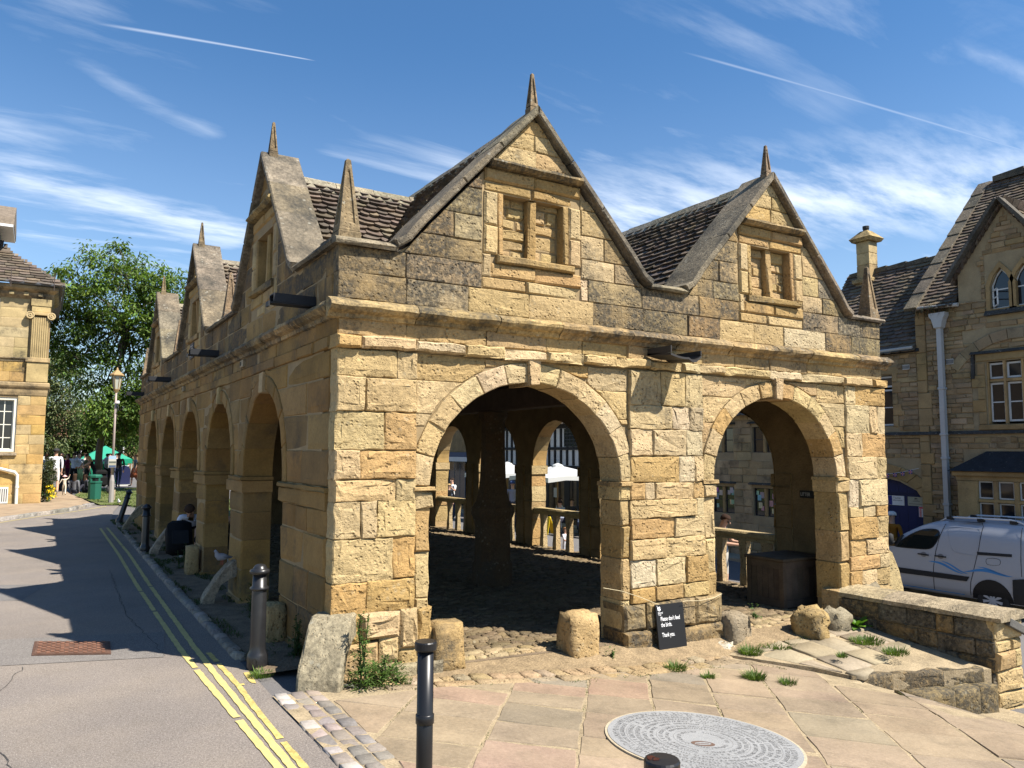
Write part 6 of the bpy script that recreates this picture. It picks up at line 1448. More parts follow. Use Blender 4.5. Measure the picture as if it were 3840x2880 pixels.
def smoothpoly(P,k=4):
    out=[];n=len(P)
    for i in range(n):
        a,b,c,d=P[i-1],P[i],P[(i+1)%n],P[(i+2)%n]
        for q in range(k):
            t=q/k; out.append(tuple(.5*(2*b[j]+(c[j]-a[j])*t+(2*a[j]-5*b[j]+4*c[j]-d[j])*t*t+(3*b[j]-a[j]-3*c[j]+d[j])*t**3) for j in (0,1)))
    return out
gl=[(3.17,.20),(3.13,.10),(3.20,-.08),(3.32,-.19),(3.6,-.215),(4.08,-.22),(4.04,-.16),(3.80,.03),(3.55,.165),(3.35,.21)]
dg=drape('window_seal',inset(ccw(smoothpoly(gl,3)),-.02),'rubber',van,off=.003); gw=drape('side_window',smoothpoly(gl,3),'carglass',van,off=.007); drape('quarter_glass',[(4.13,-.225),(4.42,-.235),(4.3,-.16),(4.07,-.03),(3.97,.035)],'carglass',van,off=.006)
drape('window_divider',[(4.06,-.22),(4.13,-.22),(3.96,.05),(3.91,.04)],'rubber',van,off=.009)
def seam(name,pts,w=.012,parent=body,m='rubber',off=.0035):
    for a,b in zip(pts,pts[1:]):
        pass
    L=[];Rr=[]
    for i,p in enumerate(pts):
        q=pts[min(i+1,len(pts)-1)];r=pts[max(i-1,0)];d=Vector((q[0]-r[0],q[1]-r[1])).normalized(); L.append((p[0]-d.y*w/2,p[1]+d.x*w/2)); Rr.append((p[0]+d.y*w/2,p[1]-d.x*w/2))
    return drape(name,L+Rr[::-1],m,parent,off=off,th=.004)
seam('door_seam',[(3.02,.36),(3.10,.1),(3.17,-.25),(3.22,-.6),(3.24,-1.08)]); seam('door_seam',[(2.98,.405),(2.6,.43),(2.28,.43),(2.235,.36),(2.27,-.1),(2.31,-.3),(2.38,-.6),(2.44,-.80),(2.47,-1.08)],.012); seam('door_seam',[(4.45,-.24),(4.4,-.6),(4.42,-1.05)]); seam('door_seam',[(1.49,.40),(1.46,0),(1.44,-.55)],.01)
seam('pressed_panel_edge',smoothpoly([(2.95,.27),(2.88,.0),(2.80,-.18),(2.6,-.225),(2.31,-.23),(2.31,-.1),(2.29,.28),(2.35,.315),(2.8,.32)],3)+[(2.95,.27)],.008,off=.0025,m='carpaint')
drape('side_strip',[(2.52,-.79),(2.46,-.69),(4.43,-.69),(4.43,-.81)],'rubber',van,off=.022,th=.03); drape('rear_bumper',[(1.29,-1.12),(1.62,-1.12),(1.60,-.63),(1.29,-.57)],'rubber',van,off=.025,th=.04); drape('sliding_rail',[(2.29,-.215),(1.62,-.185),(1.62,-.13),(2.30,-.155)],'rubber',van,off=.006)
seam('fuel_flap',smoothpoly([(2.09,-.27),(1.86,-.26),(1.86,-.37),(2.09,-.385)],4)+[(2.09,-.27)],.006)
for y in (3.44,3.06):
    drape('handle_recess',[(y+.07*math.cos(2*PI*i/12),-.335+.055*math.sin(2*PI*i/12)) for i in range(12)],'carpaint',van,(.45,.45,.46,0),off=.003); drape('door_handle',[(y-.12,-.35),(y+.12,-.345),(y+.12,-.322),(y-.12,-.325)],'rubber',van,off=.035,th=.03)
def wave(y0,y1,z0,z1,amp,th,n=14,ph=0):
    T_=[];Bt=[]
    for i in range(n+1):
        t=i/n; y=lerp(y0,y1,t); z=lerp(z0,z1,t)+amp*math.sin(2*PI*(t*.9+ph)); h=th*math.sin(PI*t)**.8+.001; T_.append((y,z+h*.6)); Bt.append((y,z-h*.4))
    return T_+Bt[::-1]
M['bluewave']=mat('blue_vinyl',(.03,.21,.50),tint=False,var=0,grain=0,bump=0,rough=.3,spec=.5)
for a in ((3.33,2.58,-.46,-.62,.03,.05,14,-.05),(3.05,2.48,-.44,-.63,.02,.035,14,.05),(2.58,1.60,-.58,-.535,.04,.06,14,-.12),(2.3,1.7,-.46,-.56,.015,.03,14,.0)): drape('wave_stripe',wave(*a),'bluewave',body,off=.004,th=.006)
drape('wave_stripe',[(4.1,-1.09),(2.6,-1.09),(2.6,-1.075),(4.1,-1.07)],'bluewave',body,off=.004)
for yc in ARCHY:
    drape('wheel_arch',[(yc+.40*math.cos(PI*i/14),-1.12+.43*math.sin(PI*i/14)) for i in range(15)],'black',van,off=.012,th=.02)
    for sx in (0,1):
        if sx and yc>3: pass
        x0=14.66 if not sx else 16.06; wh=MB(); Mx=Matrix.Translation((x0,yc,-1.115))@Matrix.Rotation(PI/2,4,'Y'); lathe(wh,[(.19,.0),(.20,-.008),(.27,-.012),(.305,.0),(.315,.03),(.315,.17),(.29,.2),(.1,.2)],seg=28,M=Mx); w=wh.obj('wheel',M['rubber'],van,True)
        rm=MB(); lathe(rm,[(.205,.004),(.195,-.004),(.185,.02),(.06,.028),(.001,.02)],seg=28,col=(.28,.285,.30,0),M=Mx); 
        for k in range(9):
            a=2*PI*k/9; c_,s_=math.cos(a),math.sin(a); P=[(.05,-.018),(.19,-.03),(.19,.03),(.05,.018)]; prism(rm,lambda u,v,n:tuple(Mx@Vector((u*c_-v*s_,u*s_+v*c_,n))),False,[P],-.012,.02,(.42,.43,.45,0))
        lathe(rm,[(.06,.02),(.055,-.012),(.03,-.016),(.001,-.016)],seg=14,col=(.42,.43,.45,0),M=Mx); rm.obj('hubcap',M['gloss'],w)
mr=MB(); lathe(mr,[(.01,-.13),(.07,-.11),(.085,0),(.075,.1),(.02,.13)],seg=10,M=Matrix.Translation((14.50,4.12,-.06))@Matrix.Diagonal((1,.75,1,1)),col=(1,1,1,0)); box(mr,(14.52,4.1,-.16),(14.68,4.16,-.11)); mr.obj('wing_mirror',M['rubber'],van,True)
for sx in (14.98,15.94):
    mb=MB(); tube(mb,[(sx,3.22,.40),(sx,3.08,.47),(sx,2.9,.505),(sx,1.75,.525),(sx,1.6,.50),(sx,1.5,.46)],[.012,.02,.022,.022,.02,.012],8,(.55,.56,.58,0)); mb.obj('roof_rail',M['gloss'],van,True)
    for y in (3.0,2.35,1.7): bmo('rail_foot',(sx-.03,y-.07,.45),(sx+.03,y+.07,.51),'rubber',van)
mb=MB(); prism(mb,lambda u,v,n:(u,5.69+n*.2,v),False,[rc(14.9,16.0,-1.1,-.75)],-.5,.0,(.5,.5,.5,0)); mb.obj('front_bumper',M['rubber'],van)
def blk(lo,hi,c,nm,m='generic'): return bmo(nm,lo,hi,m,van,c)
# kerb and pavement on the far side of the street
poly_sheet('far_pavement',[(16.4,-8),(XF+.1,-8),(XF+.1,42),(16.4,42)],'flag',lambda x,y:max(-1.38,H(x,y)+.06),th=.3,dz=0,col=(.33,.28,.20,0))
# ================================================================== stone house on the left
HY=24.26
def F_S(u,v,n): return (u,HY-n,v)
lh=empty('corner_house',(-4,27,0),'warm yellow stone corner house with ionic pilaster and hipped stone roof','house',ws=True)
mb=MB(); prism(mb,F_S,False,[rc(-8,-2.10,-.3,7.1),rc(-4.25,-2.92,1.83,3.66),rc(-4.3,-3.58,5.2,7.0)],-4,-.02); lw=mb.obj('wall',M['mortar'],lh)
HG=((.44,.285,.095),(.42,.265,.085),(.45,.31,.125),(.40,.26,.10),(.44,.32,.15))
def hcover(u0,u1,z0,z1,rows,holes=(),proud=0,cols=HG,soot=.08,wr=(.4,1.0)):
    z=z0
    hs=[(z1-z0)*k/rows for k in range(rows+1)]
    for k in range(rows):
        a,b=z0+hs[k],z0+hs[k+1]; segs=[(u0,u1)]
        for p,q,c,d in holes:
            if b>c+.02 and a<d-.02: segs=[s for x,y in segs for s in ((x,min(y,p)),(max(x,q),y)) if s[1]-s[0]>.04]
        for x,y in segs:
            u=y
            while u>x+.01:
                e=u-U_(*wr); e=x if e-x<.2 else e; put(lw,F_S,False,rc(e,u,a,b),proud=proud+U_(-.002,.003),back=.1,col=rnd.choice(cols),soot=soot+U_(0,.12),rough=.004,ch=.005,m='ashlar',step=.3); u=e
hcover(-7,-2.09,-.25,3.74,12,[(-4.25,-2.92,1.8,3.68)]); hcover(-7,-2.72,4.2,4.86,2,soot=.2); hcover(-7,-2.72,5.02,7.05,6,[(-4.3,-3.58,5.2,7.0)],cols=((.40,.30,.145),(.365,.27,.13),(.41,.32,.17)),soot=.12)
for z0,z1,pr,x1 in ((3.74,4.18,.12,-1.97),(4.88,5.02,.07,-2.03),(7.05,7.5,.26,-1.83)):
    mb=MB(); h=z1-z0; prof=[(-.03,0),(.02,0),(pr*.35,h*.25),(pr*.4,h*.45),(pr*.8,h*.6),(pr,h*.72),(pr,h*.92),(pr*.7,h),(-.03,h)]
    sweep(mb,prof,[((x,HY,z0),(0,-1)) for x in (-7,-5,-3.5,-2.8)]+[((-2.10,HY,z0),(1 if False else .7,-.95))]+[((-2.10,HY+3,z0),(1,0))],(*vary((.36,.26,.13)),.4),.003); fixn(mb.obj('cornice',M['ashlar'],lh))
# corner pilaster: pedestal, fluted shaft, ionic capital, entablature block
def pbox(lo,hi,nm,col=(.41,.305,.145),soot=.1,ch=.012): mb=MB(); box(mb,lo,hi,(*vary(col,.06),soot),ch=ch); return mb.obj(nm,M['ashlar'],lh)
pbox((-2.72,HY-.1,4.19),(-2.09,HY+.3,4.87),'pedestal'); pbox((-2.76,HY-.14,4.875),(-2.05,HY+.3,5.03),'pedestal_cap',soot=.4)
mb=MB(); P=[(-2.66,5.035),(-2.14,5.035)]
prof=[(-2.66,.0)]
for i in range(8):
    a=-2.64+.0625*i
    prof+=[(a+.006,-.13),(a+.018,-.13),(a+.024,-.108),(a+.05,-.108),(a+.056,-.13)]
prof+=[(-2.14,-.13),(-2.14,.2),(-2.66,.2)]
V=[(x,HY+y,z) for z in (5.03,6.42) for x,y in prof]; n=len(prof); mb.add(V,[[i,(i+1)%n,n+(i+1)%n,n+i] for i in range(n)],(.40,.30,.145,.1)); mb.obj('fluted_shaft',M['ashlar'],lh)
for cx in (-2.70,-2.08):
    mb=MB(); Mx=Matrix.Translation((cx,HY-.16,6.48))@Matrix.Rotation(PI/2,4,'X'); lathe(mb,[(.12,-.2),(.13,0),(.12,.02),(.095,.02),(.085,.0),(.06,.0),(.055,.025),(.03,.028),(.02,.005),(.001,.005)],seg=18,col=(.50,.38,.20,.15),M=Mx); mb.obj('volute',M['ashlar'],lh)
pbox((-2.74,HY-.17,6.49),(-2.04,HY+.2,6.60),'capital',soot=.2); pbox((-2.66,HY-.13,6.605),(-2.12,HY+.2,6.80),'architrave',soot=.1); pbox((-2.69,HY-.15,6.805),(-2.09,HY+.2,7.05),'frieze_block',soot=.2)
for i in range(7): pbox((-2.5-.42*i,HY-.2,7.13),(-2.36-.42*i,HY-.02,7.24),'bracket',soot=.4,ch=.006)
w=window(-4.2,-2.97,1.86,3.62,lh,(4,4),fcol=(.72,.70,.58),F=F_S,flip=False,xd=.14,t=.08); mb=MB(); prism(mb,F_S,False,[rc(-4.25,-2.92,1.83,3.66),rc(-4.16,-3.01,1.92,3.57)],-.16,-.05,(.70,.68,.56,0)); mb.obj('window_casing',M['generic'],lh); pbox((-4.3,HY-.09,1.70),(-2.86,HY+.05,1.80),'window_sill',(.40,.32,.22),.35)
mb=MB(); box(mb,(-4.2,HY+.3,1.86),(-2.97,HY+.32,3.62),(.12,.11,.10,0)); mb.obj('curtain',M['cloth'],lh); mb=MB(); prism(mb,F_S,False,[rc(-4.3,-3.58,5.2,7.0)],-.1,-.05,(.6,.6,.52,0)); mb.obj('upper_window',M['generic'],lh)
# hipped roof of stone tiles, concave at the eaves
mb=MB(); V=[(-1.78,HY-.30,7.52),(-9,HY-.30,7.52),(-9,HY+1.6,8.9),(-3.45,HY+1.55,8.9),(-9,HY+4.2,11.6),(-5.4,HY+3.6,11.2),(-1.78,HY+9,7.52),(-3.45,HY+9,8.9),(-5.4,HY+9,11.2)]
mb.add(V,[[1,0,3,2],[2,3,5,4],[0,6,7,3],[3,7,8,5]],(.2,.16,.12,0)); mb.obj('roof',M['tile'],lh)
for O,S,sl,x1 in (((-9,HY-.34,7.53),(0,1.85,1.37),2.32,lambda s:(0,7.24-1.70*s/2.32)),((-9,HY+1.58,8.92),(0,2.1,2.3),3.1,lambda s:(0,5.55-1.9*s/3.1))): far_roof('roof_tiles',lh,O,(1,0,0),S,9,sl,x1,rh=.2,w=(.28,.5))
mb=MB(); tube(mb,[(-9,HY-.36,7.54),(-1.74,HY-.36,7.54),(-1.74,HY+5,7.54)],.045,6,(.10,.105,.115,0)); mb.obj('gutter',M['generic'],lh)
mb=MB()
for x in (-2.05,-3.3,-4.6): tube(mb,[(x,HY-.40,7.35),(x,HY-.40,7.95)],.012,5,(.08,.06,.05,0))
mb.obj('gutter_bracket',M['generic'],lh,kind='stuff')
mb=MB(); box(mb,(-5.6,HY+1.2,8.9),(-3.80,HY+3.2,9.8),(.30,.30,.29,0)); d_=mb.obj('dormer',M['slab'],lh); mb=MB(); prism(mb,lambda u,v,n:(n,u,v),False,[[(HY+.95,9.78),(HY+3.5,9.78),(HY+3.4,10.1),(HY+2.2,10.75),(HY+1.1,10.1)]],-5.8,-3.36,(.17,.135,.10,0)); mb.obj('dormer_roof',M['tile'],lh); mb=MB(); box(mb,(-5.75,HY+.93,9.70),(-3.38,HY+3.4,9.79),(.7,.7,.68,0)); mb.obj('fascia',M['generic'],lh); mb=MB(); box(mb,(-5.2,HY+1.18,9.0),(-3.85,HY+1.199,9.68),(.02,.022,.025,0)); mb.obj('dormer_window',M['glass'],lh)
mb=MB(); tube(mb,[(-4.6,HY-.10,1.62),(-3.30,HY-.10,1.27),(-2.88,HY-.10,1.15),(-2.80,HY-.10,1.05),(-2.79,HY-.10,.02)],.05,8,(.66,.64,.56,0)); lathe(mb,[(.06,.62),(.06,.69)],-2.79,HY-.10,8,(.66,.64,.56,0)); mb.obj('waste_pipe',M['generic'],lh)
mb=MB(); box(mb,(-3.6,HY-.04,.12),(-3.03,HY+.01,.66),(.66,.64,.58,0)); g=mb.obj('air_grille',M['generic'],lh)
for i in range(9): bmo('slot',(-3.57+.06*i,HY-.045,.18),(-3.545+.06*i,HY-.0405,.60),'generic',g,(.04,.04,.04))
# kerb and pavement of the far corner, path beyond
FK=[(-9,11.9),(-5,15.4),(-3.02,17.95),(-1.32,21.0),(-.52,23.3)]
poly_sheet('corner_pavement',[(-9,12.2),(-5,15.6),(-3.02,18.15),(-1.40,21.1),(-.62,23.25),(-.75,26),(-1.05,30),(-1.2,36),(-2.6,36),(-2.1,24.2),(-9,24.2)],'flag',lambda x,y:.10,th=.3,col=(.285,.205,.13,0))
kb=empty('kerb',(-2,20,0),'pale grey stone kerb curving round the far corner','kerb',ws=True)
for a,b in zip(FK,FK[1:]):
    L=math.dist(a,b); n=max(1,int(L/.75)); d=((b[0]-a[0])/L,(b[1]-a[1])/L)
    for i in range(n):
        p=(lerp(a[0],b[0],i/n),lerp(a[1],b[1],i/n)); q=(lerp(a[0],b[0],(i+.985)/n),lerp(a[1],b[1],(i+.985)/n)); nx,ny=-d[1]*.16,d[0]*.16
        mb=MB(); stone(mb,lambda u,v,n_:(u,v,n_),False,[p,q,(q[0]+nx,q[1]+ny),(p[0]+nx,p[1]+ny)],.2,.115,.02,.008,(*vary((.25,.225,.195),.15),.25),.003,.3,False); mb.obj('kerb_stone',M['coping'],kb,True)
# shrub with yellow flowers against the house
def leafball(mb,c,r,n,col,ls,rr,fl=0):
    for i in range(n):
        v=Vector((rr.gauss(0,1),rr.gauss(0,1),rr.gauss(0,1))).normalized(); k=rr.random()**.45; p=Vector(c)+Vector((v.x*r[0],v.y*r[1],v.z*r[2]))*k; g=rr.uniform(.55,1.45)*(.8+.3*k)
        d=(v+Vector((rr.uniform(-.7,.7),rr.uniform(-.7,.7),rr.uniform(-.9,.4)))).normalized(); s=d.orthogonal().normalized(); s=(s*math.cos(i)+d.cross(s)*math.sin(i))*ls*.3; e=p+d*ls
        m=p+d*ls*.5; mb.add([tuple(p),tuple(m+s),tuple(e),tuple(m-s)],[[0,1,2,3]],(col[0]*g*rr.uniform(.85,1.25),col[1]*g,col[2]*g,0))
rr=random.Random(21); su=empty('flowering_shrub',(-1.95,24.7,.1),'dark leafy shrub with yellow flowers growing against the corner house','shrub',ws=True); mb=MB()
for i in range(16): leafball(mb,(-1.93+rr.uniform(-.1,.12),24.75+rr.uniform(-.3,.5),.25+1.3*i/16),(.2*(1.15-.5*i/16),.32,.2),170,(.05,.065,.025) if i>5 else (.06,.11,.03),.07,rr)
mb.obj('foliage',M['leaf'],su); mb=MB()
for i in range(38): leafball(mb,(-1.84+rr.uniform(-.1,.2),24.5+rr.uniform(-.25,.3),.2+rr.random()*.5),(.03,.03,.03),5,(.75,.55,.02),.05,rr)
mb.obj('flowers',M['cloth'],su); mb=MB(); tube(mb,[(-1.98,24.75,.0),(-1.96,24.75,1.3)],[.03,.012],6); mb.obj('stem',M['bark'],su)
# ================================================================== lamp post, litter bin, tent, boards
lp=empty('lamp_post',(.05,24.4,0),'grey octagonal lamp post with copper lantern and poster','lamp post',ws=True); gc=(.30,.275,.25,0)
mb=MB(); lathe(mb,[(.085,-.05),(.085,.80),(.075,.86),(.045,1.02)],.045,24.4,8,gc); mb.obj('base',M['generic'],lp)
mb=MB(); lathe(mb,[(.044,1.0),(.038,2.7),(.032,3.95)],.045,24.4,12,(.36,.29,.25,0)); mb.obj('pole',M['generic'],lp,True)
cu=(.34,.225,.10,0); mb=MB(); lathe(mb,[(.03,3.93),(.075,4.02),(.10,4.07),(.10,4.09),(.02,4.09)],.048,24.4,6,cu); lathe(mb,[(.20,4.56),(.235,4.57),(.235,4.60),(.19,4.64),(.10,4.72),(.045,4.77),(.035,4.82),(.015,4.86),(.001,4.88)],.048,24.4,6,cu); lan=mb.obj('lantern',M['generic'],lp)
mb=MB()
for i in range(6): a=2*PI*i/6; tube(mb,[(.048+.098*math.cos(a),24.4+.098*math.sin(a),4.08),(.048+.165*math.cos(a),24.4+.165*math.sin(a),4.57)],.011,5,cu)
mb.obj('lantern_bar',M['generic'],lan); mb=MB(); lathe(mb,[(.088,4.09),(.150,4.57)],.048,24.4,6,(.42,.42,.34,0),cap=False); mb.obj('lantern_glass',M['generic'],lan)
mb=MB(); box(mb,(.06,24.25,3.55),(.16,24.33,3.66),(.6,.6,.6,0),ch=.02); tube(mb,[(.1,24.3,3.55),(.13,24.28,3.40),(.07,24.36,3.2)],.01,5,(.1,.1,.1,0)); mb.obj('camera_box',M['generic'],lp)
ps=empty('poster',(.02,24.33,1.3),'small weathered landscape poster tied to the lamp post','poster',ws=True); mb=MB(); box(mb,(-.10,24.33,1.28),(.15,24.34,1.70),(.35,.33,.30,0)); pp=mb.obj('sheet',M['generic'],ps)
for z0,z1,c_ in ((1.58,1.69,(.30,.42,.62)),(1.50,1.58,(.45,.43,.36)),(1.44,1.50,(.10,.11,.09)),(1.36,1.43,(.35,.33,.24)),(1.29,1.36,(.07,.10,.17))): bmo('printed_band',(-.08,24.327,z0),(.14,24.3295,z1),'generic',pp,c_)
lbn=empty('litter_bin',(-.36,26.6,.06),'dark green hooded litter bin standing on the grass by the lamp post','litter bin',ws=True); gr=(.012,.10,.065,0)
mb=MB(); lathe(mb,[(.25,.0),(.245,.04),(.215,.05),(.225,.66),(.245,.67),(.245,.72),(.21,.73)],-.36,26.6,8,gr); mb.obj('body',M['generic'],lbn); mb=MB(); lathe(mb,[(.20,.73),(.20,.86)],-.36,26.6,8,(.005,.006,.006,0)); 
lathe(mb,[(.205,.86),(.24,.865),(.24,.93),(.225,.95),(.19,.975),(.001,.985)],-.36,26.6,8,gr); mb.obj('hood',M['generic'],lbn)
for i in range(4): a=PI/4+PI/2*i; bmo('hood_post',(-.36+.19*math.cos(a)-.03,26.6+.19*math.sin(a)-.03,.72),(-.36+.19*math.cos(a)+.03,26.6+.19*math.sin(a)+.03,.87),'generic',lbn,gr)
tn=empty('market_tent',(1.0,43,0),'green market tent among the crowd beyond the lamp post','tent',ws=True); tg=(.02,.26,.15,0)
mb=MB(); V=[(-.3,42,1.38),(2.3,42,1.38),(2.3,44.6,1.38),(-.3,44.6,1.38),(1.0,43.3,2.15)]; mb.add(V,[[0,1,4],[1,2,4],[2,3,4],[3,0,4]],(.05,.36,.24,0)); mb.obj('roof',M['parasol'],tn)
mb=MB(); prism(mb,lambda u,v,n:(u,42+n,v),False,[rc(-.3,.75,-.1,1.375)],0,.02,(.012,.16,.09,0)); mb.obj('side_cloth',M['cloth'],tn); mb=MB(); prism(mb,lambda u,v,n:(u,44.5+n,v),False,[rc(-.3,2.3,-.1,1.375)],0,.02,(.012,.16,.09,0)); mb.obj('side_cloth',M['cloth'],tn); mb=MB(); box(mb,(-.3,41.97,1.15),(2.3,41.99,1.40),tg); mb.obj('valance',M['cloth'],tn)
mb=MB(); prism(mb,lambda u,v,n:(u,41.96+n,v),False,[[(1.75,1.0),(1.9,1.06),(2.02,1.02),(2.2,1.08),(2.05,.94),(1.85,.94)]],0,.01,(.7,.7,.7,0)); mb.obj('bird_emblem',M['cloth'],tn)
for x in (-.28,2.28): bmo('tent_pole',(x-.02,42.02,-.1),(x+.02,42.06,1.4),'generic',tn,(.4,.4,.4))
ab=empty('notice_a_board',(1.72,39.7,.0),'dark blue arch topped notice board on white feet near the tent','sign board',ws=True)
mb=MB(); prism(mb,lambda u,v,n:(u,39.7+n,v),False,[[(1.42,.08),(2.02,.08),(2.02,.85),(1.93,1.02),(1.72,1.08),(1.51,1.02),(1.42,.85)]],-.03,.03,(.012,.017,.06,0)); mb.obj('panel',M['generic'],ab); bmo('foot',(1.4,39.5,-.02),(2.04,39.9,.05),'generic',ab,(.55,.55,.5))
mb=MB(); box(mb,(.22,25.9,0),(.29,25.97,.42),(.34,.27,.18,0)); tag(mb.obj('marker_post',M['wood']),'short pale wooden marker post behind the lamp post','post')
wt=empty('white_stall',(-3.1,41,0),'white topped stall half hidden behind the flowering shrub','stall',ws=True); bmo('canopy',(-3.6,40.4,1.35),(-1.95,41.6,1.55),'parasol',wt,(.75,.75,.75)); 
for x in (-3.55,-2.0): bmo('leg',(x,40.5,0),(x+.05,40.55,1.35),'generic',wt,(.4,.4,.4))
# ================================================================== trees
def tree(name,base,nodes,ells,ncl,nl,col,ls,label,seed,trunk_r=.24,cr=(.32,.6),droop=-.5,cat='tree',dens=1.0):
    rr=random.Random(seed); t=empty(name,base,label,cat,ws=True); tm=MB()
    tube(tm,nodes,[lerp(trunk_r,trunk_r*.45,i/(len(nodes)-1)) for i in range(len(nodes))],9)
    limbs=[Vector(nodes[-1]),Vector(nodes[-2]).lerp(Vector(nodes[-1]),.6)]; cl=[]
    tot=sum(w for *_,w in ells)
    for c,r,w in ells:
        for i in range(int(ncl*w/tot)):
            v=Vector((rr.gauss(0,1),rr.gauss(0,1),rr.gauss(0,1))).normalized(); k=.35+.65*rr.random()**.6; cl.append(Vector((c[0]+v.x*r[0]*k,c[1]+v.y*r[1]*k,c[2]+v.z*r[2]*k)))
    main=[]
    for c,r,w in ells:
        for i in range(4):
            src=rr.choice(limbs[:2]); a=2*PI*(i+rr.random())/4; e=Vector(c)+Vector((r[0]*.6*math.cos(a),r[1]*.6*math.sin(a),r[2]*rr.uniform(-.2,.6)))
            m=src.lerp(e,.5)+Vector((rr.uniform(-.3,.3),rr.uniform(-.3,.3),rr.uniform(.0,.4))); tube(tm,[src,src.lerp(m,.5)+Vector((0,0,.1)),m,e],[trunk_r*.42,trunk_r*.33,trunk_r*.22,trunk_r*.08],6); main+=[src.lerp(m,.7),m,m.lerp(e,.5),e]
    for i,p in enumerate(cl):
        if i%2==0:
            q=min(main,key=lambda x:(x-p).length); m=q.lerp(p,.5)+Vector((0,0,.12)); tube(tm,[q,m,p],[trunk_r*.11,trunk_r*.07,.01],4)
    tm.obj('trunk',M['bark'],t,True); lm=MB()
    for p in cl:
        R=rr.uniform(*cr); sh=rr.uniform(.7,1.3); n=int(nl*(R/cr[1])**2*dens)
        for i in range(n):
            v=Vector((rr.gauss(0,1),rr.gauss(0,1),rr.gauss(0,.7))); v=v.normalized()*R*rr.random()**.5; q=p+v; g=rr.uniform(.7,1.3)*sh
            d=Vector((v.x/R+rr.uniform(-.6,.6),v.y/R+rr.uniform(-.6,.6),droop+rr.uniform(-.5,.5))).normalized(); s=d.cross(Vector((rr.uniform(-.5,.5),rr.uniform(-.5,.5),1))); s=s.normalized()*ls*.2; e=q+d*ls*rr.uniform(.7,1.3); m=q.lerp(e,.45)
            lm.add([tuple(q),tuple(m+s),tuple(e),tuple(m-s)],[[0,1,2,3]],(col[0]*g*rr.uniform(.85,1.2),col[1]*g,col[2]*g*rr.uniform(.7,1.2),0))
    o=lm.obj('crown',M['leaf'],t); return t
tree('ash_tree',(.1,33,0),[(.05,33,-.1),(.1,33,2),(.5,33,5),(1.0,33,6.9),(.85,33,7.9)],[((.35,32.3,8.7),(2.9,2.4,2.6),30),((2.5,32.3,8.2),(1.9,2,2.4),16),((-1.5,32.8,7.2),(1.5,1.5,1.4),9),((1.9,31.8,4.6),(2.0,1.8,2.1),16),((.6,31.8,3.6),(1.3,1.4,1.4),9),((-.6,32.5,5.6),(1.2,1.3,1.3),6),((4.2,32.5,6.2),(1.6,1.8,3),8)],640,84,(.105,.17,.034),.22,'tall bright green tree with drooping leaflets above the green',41,.17,(.3,.55))
tree('willow_tree',(-2.9,46,0),[(-2.8,46,-.1),(-2.8,46,1.6),(-2.6,46,3.0)],[((-2.9,46,6.2),(2.3,1.8,3.2),26),((-1.2,46,5.4),(1.6,1.4,2.8),14),((-3.6,46,3.0),(1.6,1.4,1.8),8),((-1.8,46,2.6),(1.6,1.4,1.6),8)],480,85,(.14,.17,.075),.19,'grey green small leaved tree beside the corner house',42,.14)
tree('dark_tree',(-.6,49,0),[(-.6,49,-.1),(-.6,49,1.2),(-.5,49,2.2)],[((-.9,49,3.2),(2.6,1.8,2.6),22),((1.8,49.5,3.2),(2.4,1.8,2.2),18),((-3.2,49,2.0),(1.6,1.5,1.8),8)],330,80,(.06,.105,.022),.26,'dark bushy tree behind the crowd',43,.18,(.4,.7))
fh=empty('far_house',(3,66,0),'distant stone house with reddish roof glimpsed through the trees','house',ws=True); bmo('wall',(-9,64,-1),(14,72,3.0),'mortar_wall',fh); mb=MB(); prism(mb,lambda u,v,n:(n,u,v),False,[[(63.5,2.95),(72.5,2.95),(68,5.2)]],-9.3,14.3,(.26,.13,.08,0)); mb.obj('roof',M['tile'],fh)
for i,x in enumerate((-7,-3.6,-.4,2.6,5.6,8.6)):
    for z in (-.2,1.4): bmo('window',(x,63.92,z),(x+1.1,63.99,z+1.3),'generic',fh,(.55,.55,.55)); bmo('pane',(x+.1,63.9,z+.1),(x+1.0,63.919,z+1.2),'glass',fh)
